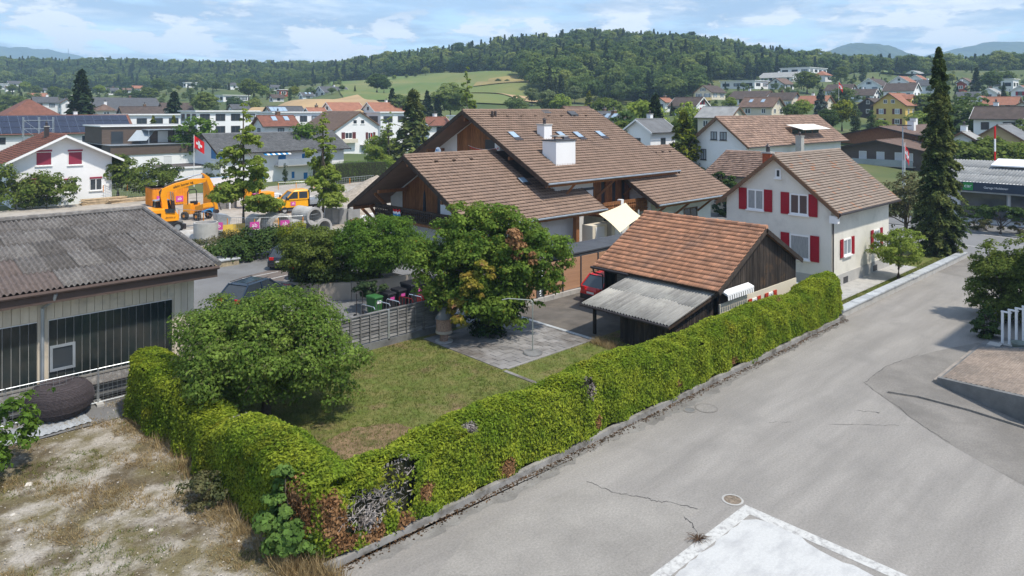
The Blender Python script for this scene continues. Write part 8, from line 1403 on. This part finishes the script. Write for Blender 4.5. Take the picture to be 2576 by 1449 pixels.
# x, top y, distance, width factor, shape, where
TR = [(205, 178, 165, 1.25, 'con', 'tall dark grey-green spruce standing behind the timber-clad flat house'), (438, 231, 190, 1.3, 'con', 'dark conifer left of the round broad tree in the left middle'), (515, 230, 225, 1.2, 'dark', 'broad dark tree above the white three-storey flat house'), (626, 197, 320, 1.3, 'mid', 'wide olive tree on the left slope by the pink-white villa'), (400, 196, 390, 1.3, 'dark', 'dark round tree at the foot of the left wood'), (495, 290, 128, 1.15, 'ball', 'dense clipped ball tree before the white three-storey house'), (385, 291, 158, .8, 'gold', 'left of two small clipped cones before the long white building'), (437, 291, 156, .85, 'gold', 'right of two small clipped cones before the long white building'),
 (297, 386, 88, 1.15, 'mid', 'bushy tree right beside the white house with red blinds'), (729, 222, 300, .9, 'col', 'dark columnar tree at the grain field edge'), (948, 184, 335, 1.5, 'dark', 'left of the two dark tree clumps standing alone in the meadow'), (966, 194, 330, 1.2, 'dark', 'right of the two dark tree clumps standing alone in the meadow'), (1040, 224, 118, 1.35, 'spr', 'full spruce left of the chalet gable'), (987, 222, 232, 1.3, 'con', 'small dark conifer at the bottom of the meadow'), (1005, 236, 232, 1.2, 'dark', 'dark bush beside the small conifer at the meadow foot'), (1075, 228, 222, 1.3, 'con', 'dark conifer left of the big dark tree above the chalet'), (1100, 236, 222, 1.2, 'con', 'second dark conifer next to the big dark tree above the chalet'), (1133, 208, 225, 1.35, 'dark', 'big round dark tree above the chalet gable'), (1070, 168, 455, 1.2, 'green', 'single round tree at the wood edge of the meadow'), (1045, 188, 445, 1.0, 'green', 'little orchard tree on the meadow, middle of three'), (1023, 189, 440, 1.0, 'green', 'little orchard tree on the meadow, second from left'), (992, 190, 435, 1.2, 'light', 'little orchard tree on the meadow, leftmost'), (1253, 198, 400, 1.5, 'dark', 'dark bush on the dry meadow strip'), (1276, 202, 395, 1.4, 'dark', 'smaller dark bush right of the other on the dry strip'),
 (1338, 220, 262, 1.1, 'willow', 'pale willow left of the golden cypress above the ridge'), (1378, 226, 245, 1.2, 'willow', 'drooping yellowish willow above the chalet ridge'), (1410, 236, 240, 1.1, 'light', 'light green tree between the willows above the ridge'), (1445, 216, 282, 1.2, 'willow', 'blue-grey willow at the wood foot'), (1482, 228, 232, 1.1, 'gold', 'golden cypress above the chalet ridge end'), (1300, 240, 240, 1.2, 'dark', 'dark tree just over the chalet ridge, left part'), (1530, 244, 205, 1.3, 'mid', 'scrubby tree right of the golden cypress'), (1610, 250, 152, 1.15, 'light', 'pale broad tree behind the dark conifer right of the chalet'), (1648, 240, 118, 1.25, 'con', 'large dark conifer right of the chalet'), (1721, 279, 96, 1.35, 'gold', 'yellow-green cypress between dark conifer and white gable'), (1727, 256, 152, .8, 'light', 'feathery light tree before the white house with red shutters'), (1577, 281, 118, 1.2, 'dark', 'dark leafy tree left of the large conifer'), (1556, 302, 112, 1.2, 'mid', 'round bush below the dark grey roof'), (1680, 187, 300, 1.35, 'dark', 'large round tree at the wood foot above the yellow meadow'), (1742, 178, 315, 1.3, 'dark', 'large tree right of the round one at the wood foot'), (1690, 258, 200, .9, 'con', 'slim conifer left of the white house with red shutters'),
 (1800, 262, 180, 1.0, 'mid', 'garden tree right of the white house with red shutters'), (1838, 243, 215, 1.0, 'light', 'light tree before the cream house with grey shutters'), (1870, 218, 320, 1.2, 'mid', 'tree before the modern flat white house'), (2065, 224, 168, 1.35, 'blue', 'blue spruce in the middle of the village slope'), (2169, 142, 372, .75, 'col', 'tall black-green columnar tree before the upper wood'), (2115, 167, 355, 1.35, 'green', 'wide green tree right of the highest long house'), (2030, 178, 305, 1.5, 'mid', 'broad tree in the centre of the upper village'), (2120, 218, 242, 1.3, 'green', 'full tree below the mid-slope dark brown roof'), (2151, 264, 152, .8, 'col', 'dark columnar tree left of the yellow house'), (2193, 276, 152, .95, 'col', 'dark columnar tree before the yellow house'), (2118, 250, 165, 1.0, 'yel', 'yellow-tipped tree below the flagpole'), (2082, 272, 160, 1.1, 'green', 'dark green tree left of the yellow-tipped one'), (2020, 250, 180, 1.3, 'light', 'light bushy tree left of the blue spruce'), (1990, 262, 165, 1.2, 'green', 'green tree behind the salmon roof'), (2310, 279, 178, 1.3, 'light', 'bright broad tree left of the tall spruce'), (2215, 300, 185, 1.5, 'light', 'bright low bush before the yellow house'), (2440, 243, 132, 1.3, 'green', 'deep green tree right behind the tall spruce'), (2456, 170, 292, 1.2, 'con', 'big dark conifer on the right slope'), (2495, 178, 285, 1.1, 'dark', 'dark tree right of the big conifer on the slope'), (2532, 178, 335, 1.3, 'green', 'round tree upper right under the wood'), (2525, 207, 242, .9, 'con', 'small pointed conifer at the right village edge'), (2325, 236, 205, 1.3, 'mid', 'olive tree left of the tall spruce half way up'), (2492, 340, 93, 1.2, 'mid', 'leafy tree behind the garage roof'), (2562, 356, 94, 1.3, 'light', 'light tree behind the garage at the right edge'), (2420, 350, 92, 1.2, 'mid', 'tree right behind the spruce by the garage'), (2240, 176, 400, 1.0, 'green', 'tree at the left end of the vineyard'), (2390, 184, 380, 1.1, 'yel', 'yellowish tree right of the vineyard'), (1950, 250, 200, 1.1, 'dark', 'dark tree beside the cream gabled house'), (2260, 232, 262, 1.2, 'mid', 'tree right of the dark-roofed white house'), (2340, 214, 300, 1.1, 'dark', 'dark tree left of the spruce upper slope'), (2576, 300, 118, 1.2, 'green', 'tree at the right edge under the brown roof'),
 (30, 212, 430, 1.4, 'mid', 'tree between the far left houses'), (62, 205, 460, 1.3, 'light', 'light tree on the far left slope'), (90, 214, 420, 1.2, 'green', 'green tree on the far left slope'), (135, 216, 400, 1.3, 'mid', 'olive tree left of the big left spruce'), (165, 222, 380, 1.2, 'green', 'green tree just left of the big left spruce'), (250, 213, 400, 1.4, 'light', 'light tree right of the big left spruce'), (300, 226, 360, 1.2, 'green', 'green tree below the tiny brown-roofed house'), (345, 226, 340, 1.4, 'dark', 'dark bushy tree in the left middle slope'), (375, 220, 340, 1.3, 'mid', 'olive tree beside the dark bushy one'), (450, 216, 390, 1.4, 'yel', 'yellow-green tree on the left slope'), (480, 222, 370, 1.3, 'green', 'green tree below the white modern villa'), (545, 207, 380, 1.4, 'green', 'big green tree left of the pink-white villa'), (660, 214, 350, 1.4, 'light', 'light tree left of the little red house'), (740, 216, 330, 1.2, 'yel', 'yellow flowering tree above the grain field'), (780, 219, 330, 1.2, 'dark', 'dark tree left of the grey-roofed farmhouse'), (835, 228, 312, 1.6, 'dark', 'dark hedge-like tree before the farmhouse'), (860, 226, 318, 1.2, 'dark', 'dark tree right before the farmhouse'), (893, 221, 318, 1.0, 'con', 'small conifer right of the farmhouse'), (590, 242, 290, 1.4, 'dark', 'dark tree before the long flat house on the slope'), (640, 246, 260, 1.2, 'green', 'green tree at the left end of the grain field'), (15, 236, 330, 1.4, 'green', 'green tree at the left edge below the far houses'), (50, 240, 320, 1.3, 'mid', 'olive tree above the big hipped roof'), (130, 246, 300, 1.2, 'green', 'tree behind the big hipped roof ridge'), (773, 305, 118, 1.1, 'ball', 'clipped ball tree left of the white house with brown shutters'), (950, 340, 118, 1.0, 'light', 'light tree before the white house with brown shutters'), (717, 418, 106, .7, 'col', 'small dark cypress before the blue-shuttered house')]
def put_tree(x, ytop, Y, wf, kind, label, i):
    X = (x - CX) / F * Y; z = tz(X, Y); z = max(z, 0) if Y < 150 else z; h = CH - (ytop - HY) * Y / F - z; h = max(h, 3.0); s = h / 10.
    nm = {'con': 'conifer', 'blue': 'blue_spruce', 'gold': 'cypress', 'col': 'columnar_tree', 'spr': 'spruce', 'ball': 'ball_tree'}.get(kind, 'leafy_tree')
    c = cw(X, Y, z); t = thing(nm, label, 'tree', c, random.uniform(0, 6.28), scale=(s * wf, s * wf, s)); link(SH[kind][i % len(SH[kind])], 'crown', None, t); link(TRK, 'trunk', None, t)
for i, (x, yt, Y, wf, kd, lab) in enumerate(TR): put_tree(x, yt, Y, wf, kd, lab, i)
# garden bushes before the white house with red blinds and behind the site
shrub('green garden bush at the left edge before the white house', g(40, 528), 3.5, 2.0, 3.4, 'bush', 4200, 91, .3, 'garden_bush'); shrub('garden bush right of the one at the left edge', g(118, 524), 3.0, 1.8, 2.6, 'bush', 3400, 92, .3, 'garden_bush'); shrub('dark hedge block left of the white flat garage', g(388, 498), 3.2, 2.0, 3.0, 'bush', 3600, 93, .3, 'garden_bush'); shrub('dark bush beside the white flat garage wall', g(430, 492), 1.8, 1.4, 2.4, 'dark', 1800, 94, .3, 'garden_bush'); shrub('white flowering bush at the white garage wall', g(545, 486), 1.6, 1.2, 2.6, 'pale', 1600, 95, .3, 'garden_bush')
hg = hedge('garden_hedge', 'dark green garden hedge behind the construction fence', [(g(800, 470).x, g(800, 470).y, 3.0), (g(880, 458).x, g(880, 458).y, 3.1), (g(965, 452).x, g(965, 452).y, 3.0)], 1.3, 3.0, 9000, 96, green=LM['globe'])
# ------------------------------------------------------------------ the woods: one mass, instanced
pool = bpy.data.collections.new('wood_tree_pool'); PR = []
for i, (mt, wd) in enumerate((('f1', 1.0), ('f2', 1.1), ('f1', 1.15), ('f2', .95), ('f1', 1.05))):
    o = bpy.data.objects.new('wood_tree_%d' % i, deci(200 + i, LM[mt], 1500, .66, wd, 62)); pool.objects.link(o)
for i in range(2): o = bpy.data.objects.new('wood_conifer_%d' % i, conifer_mesh(10.5, 2.2, 1300, .75, LM['f3'], 220 + i, lay=20)); pool.objects.link(o)
def wood(name, label, regions, seed, conif=.035, s0=.95, s1=1.6, avoid=None):
    r = np.random.default_rng(seed); Pt = []
    for (x0, x1, ylo, yhi, sp) in regions:
        Ymax = max(yhi(x0), yhi(x1), yhi((x0 + x1) / 2)) if callable(yhi) else yhi; n = int((x1 - x0) / F * Ymax * (Ymax - 200) / sp ** 2 * 1.6)
        x = r.uniform(x0, x1, n); Ymin = 200; Y = np.sqrt(r.uniform(Ymin ** 2, Ymax ** 2, n)); lo = np.array([ylo(v) for v in x]); hi = np.array([yhi(v) if callable(yhi) else yhi for v in x]); k = (Y > lo) & (Y < hi); X = (x[k] - CX) / F * Y[k]; Yk = Y[k]
        if avoid is not None: ok = (np.hypot(X[:, None] - avoid[None, :, 0], Yk[:, None] - avoid[None, :, 1]) > avoid[None, :, 2]).all(1); X = X[ok]; Yk = Yk[ok]
        key = {}; keep = []
        for i in range(len(X)):
            c = (int(X[i] // (sp * .72)), int(Yk[i] // (sp * .72)))
            if c in key: continue
            key[c] = 1; keep.append(i)
        Pt.append(np.stack([X[keep], Yk[keep]], 1))
    Pt = np.concatenate(Pt); z = terr(Pt[:, 0], Pt[:, 1]) - .3; n = len(Pt)
    V = np.stack([CC * Pt[:, 0] + SS * Pt[:, 1], -SS * Pt[:, 0] + CC * Pt[:, 1], z], 1); me = bpy.data.meshes.new(name); me.vertices.add(n); me.vertices.foreach_set('co', V.astype(np.float32).ravel())
    for an, ty, arr in (('tscale', 'FLOAT', r.uniform(s0, s1, n)), ('trot', 'FLOAT', r.uniform(0, 6.28, n)), ('tidx', 'INT', np.where(r.random(n) < conif, r.integers(5, 7, n), r.integers(0, 5, n)))):
        at = me.attributes.new(an, ty, 'POINT'); at.data.foreach_set('value', arr.astype(np.float32 if ty == 'FLOAT' else np.int32))
    o = bpy.data.objects.new(name, me); COL.objects.link(o); tag(o, label, 'wood', kind='stuff')
    ng = bpy.data.node_groups.new(name + '_trees', 'GeometryNodeTree'); ng.interface.new_socket('Geometry', in_out='INPUT', socket_type='NodeSocketGeometry'); ng.interface.new_socket('Geometry', in_out='OUTPUT', socket_type='NodeSocketGeometry')
    N = ng.nodes; L = ng.links; gi = N.new('NodeGroupInput'); go = N.new('NodeGroupOutput'); ip = N.new('GeometryNodeInstanceOnPoints'); ci = N.new('GeometryNodeCollectionInfo'); ci.inputs['Collection'].default_value = pool; ci.inputs['Separate Children'].default_value = True; ci.inputs['Reset Children'].default_value = True
    def na(nm, ty): q = N.new('GeometryNodeInputNamedAttribute'); q.data_type = ty; q.inputs['Name'].default_value = nm; return q.outputs['Attribute']
    cx = N.new('ShaderNodeCombineXYZ'); L.new(na('trot', 'FLOAT'), cx.inputs[2]); e2r = N.new('FunctionNodeEulerToRotation'); L.new(cx.outputs[0], e2r.inputs[0])
    L.new(gi.outputs[0], ip.inputs['Points']); L.new(ci.outputs[0], ip.inputs['Instance']); ip.inputs['Pick Instance'].default_value = True; L.new(na('tidx', 'INT'), ip.inputs['Instance Index']); L.new(e2r.outputs[0], ip.inputs['Rotation']); L.new(na('tscale', 'FLOAT'), ip.inputs['Scale']); L.new(ip.outputs[0], go.inputs[0])
    md = o.modifiers.new('trees', 'NODES'); md.node_group = ng; return o
def pl(xs, ys): return lambda x: float(np.interp(x, xs, ys))
wood('hill_wood', 'dense dark green wood covering the round hill', [(985, 2680, pl([985, 1050, 1100, 1200, 1290, 1300, 1340, 1400, 1700, 1760, 1830, 2000, 2200, 2680], [500, 500, 500, 480, 475, 420, 340, 300, 305, 330, 400, 435, 465, 450]), pl([985, 1050, 1150, 1800, 2000, 2680], [620, 690, 700, 690, 680, 690]), 8.2)], 1)
wood('valley_wood', 'long mixed wood along the valley side on the left', [(-420, 1010, pl([-420, 0, 300, 600, 850, 1010], [600, 600, 590, 560, 520, 560]), pl([-420, 1010], [960, 960]), 9.5)], 2)
av = np.array([((x0 + x1) / 2 * 1.0, Y, (x1 - x0) * Y / F * .62 + 2.5) for (x0, x1, yr, yb_, Y, *_q) in FAR]); av[:, 1] += av[:, 2] * .2; av[:, 0] = (av[:, 0] - CX) / F * av[:, 1]; av = np.concatenate([av, [[yX, yY, 10.]]])
wood('village_greenery', 'garden shrubs and small trees filling the gaps between the village houses', [(1660, 2680, pl([1660, 2680], [215, 150]), pl([1660, 1800, 2000, 2680], [270, 330, 430, 430]), 8.5)], 5, .1, .15, .36, av)
wood('slope_greenery', 'garden trees and shrubs between the houses on the left slope', [(-300, 860, pl([-300, 640, 860], [215, 300, 330]), pl([-300, 860], [610, 520]), 13)], 6, .08, .22, .5, av)
# ------------------------------------------------------------------ far hills
hm = P('far_forest', (.028, .048, .02), .95, col2=(.055, .08, .028), scale=.012, bump=.9, bscale=.06)
def hill(name, pts, D, base=-8, seed=1):
    xs = np.linspace(pts[0][0], pts[-1][0], 260); ys = np.interp(xs, [p[0] for p in pts], [p[1] for p in pts]); r = np.random.default_rng(seed); rows = 22; V = []
    for j in range(rows):
        t = j / (rows - 1)
        for i, (x, y) in enumerate(zip(xs, ys)):
            zt = CH + (HY - y) / F * D; f = math.sin(min(1, t / .72) * math.pi / 2) if t <= .72 else math.cos((t - .72) / .28 * math.pi / 2); dist = D * (1 - .22 * (1 - t / .72)) if t <= .72 else D * (1 + .16 * (t - .72) / .28)
            X = (x - CX) / F * D; z = base + (zt - base) * f + (r.uniform(-1, 1) * D * .0016 + D * .0014 * math.sin(x * .11 + t * 9)) * (f > .1); V.append((CC * X + SS * dist, -SS * X + CC * dist, z))
    k = np.array([j * 260 + i for j in range(rows - 1) for i in range(259)]); tag(link(nmesh(name, np.array(V), np.stack([k, k + 1, k + 261, k + 260], 1), hm), name, None), kind='structure')
hill('far_hill_left', [(-700, 150), (-400, 130), (-100, 116), (0, 121), (100, 125), (160, 133), (200, 145), (240, 158), (320, 178), (420, 200)], 3800, seed=1)
hill('far_hill_centre', [(640, 230), (760, 190), (850, 168), (900, 157), (940, 151), (1010, 146), (1080, 136), (1145, 126), (1230, 120), (1340, 128), (1480, 160)], 3000, seed=2)
hill('far_hill_right', [(1880, 210), (1960, 175), (2040, 148), (2070, 136), (2100, 122), (2130, 114), (2155, 111), (2190, 116), (2235, 134), (2290, 150), (2380, 180)], 2700, seed=3)
hill('far_hill_edge', [(2180, 190), (2260, 162), (2330, 143), (2390, 130), (2440, 118), (2500, 107), (2540, 111), (2600, 122), (2800, 140), (3000, 180)], 3100, seed=4)
mX = (172 - CX) / F * 3700; mast = thing('radio_mast', 'thin radio mast on the far left hill', 'mast', cw(mX, 3700, 240)); MB().tube([(0, 0, -40), (0, 0, 85)], [3, 1.2], 6).build('mast_tube', M['gutter'], mast, local=True)
# ------------------------------------------------------------------ haze
hv = bpy.data.materials.new('valley_haze'); hv.use_nodes = True; hn = hv.node_tree.nodes; hn.clear(); ho = hn.new('ShaderNodeOutputMaterial'); pvn = hn.new('ShaderNodeVolumePrincipled'); pvn.inputs['Color'].default_value = (.52, .74, 1, 1); pvn.inputs['Density'].default_value = 2.6e-4; pvn.inputs['Anisotropy'].default_value = .0
hv.node_tree.links.new(pvn.outputs[0], ho.inputs['Volume'])
hc = [cw(X, Y) for X, Y in ((-5200, -300), (5200, -300), (5200, 4600), (-5200, 4600))]
tag(MB().slab([(p.x, p.y, -14) for p in hc], (0, 0, 404)).build('haze', hv), kind='stuff')
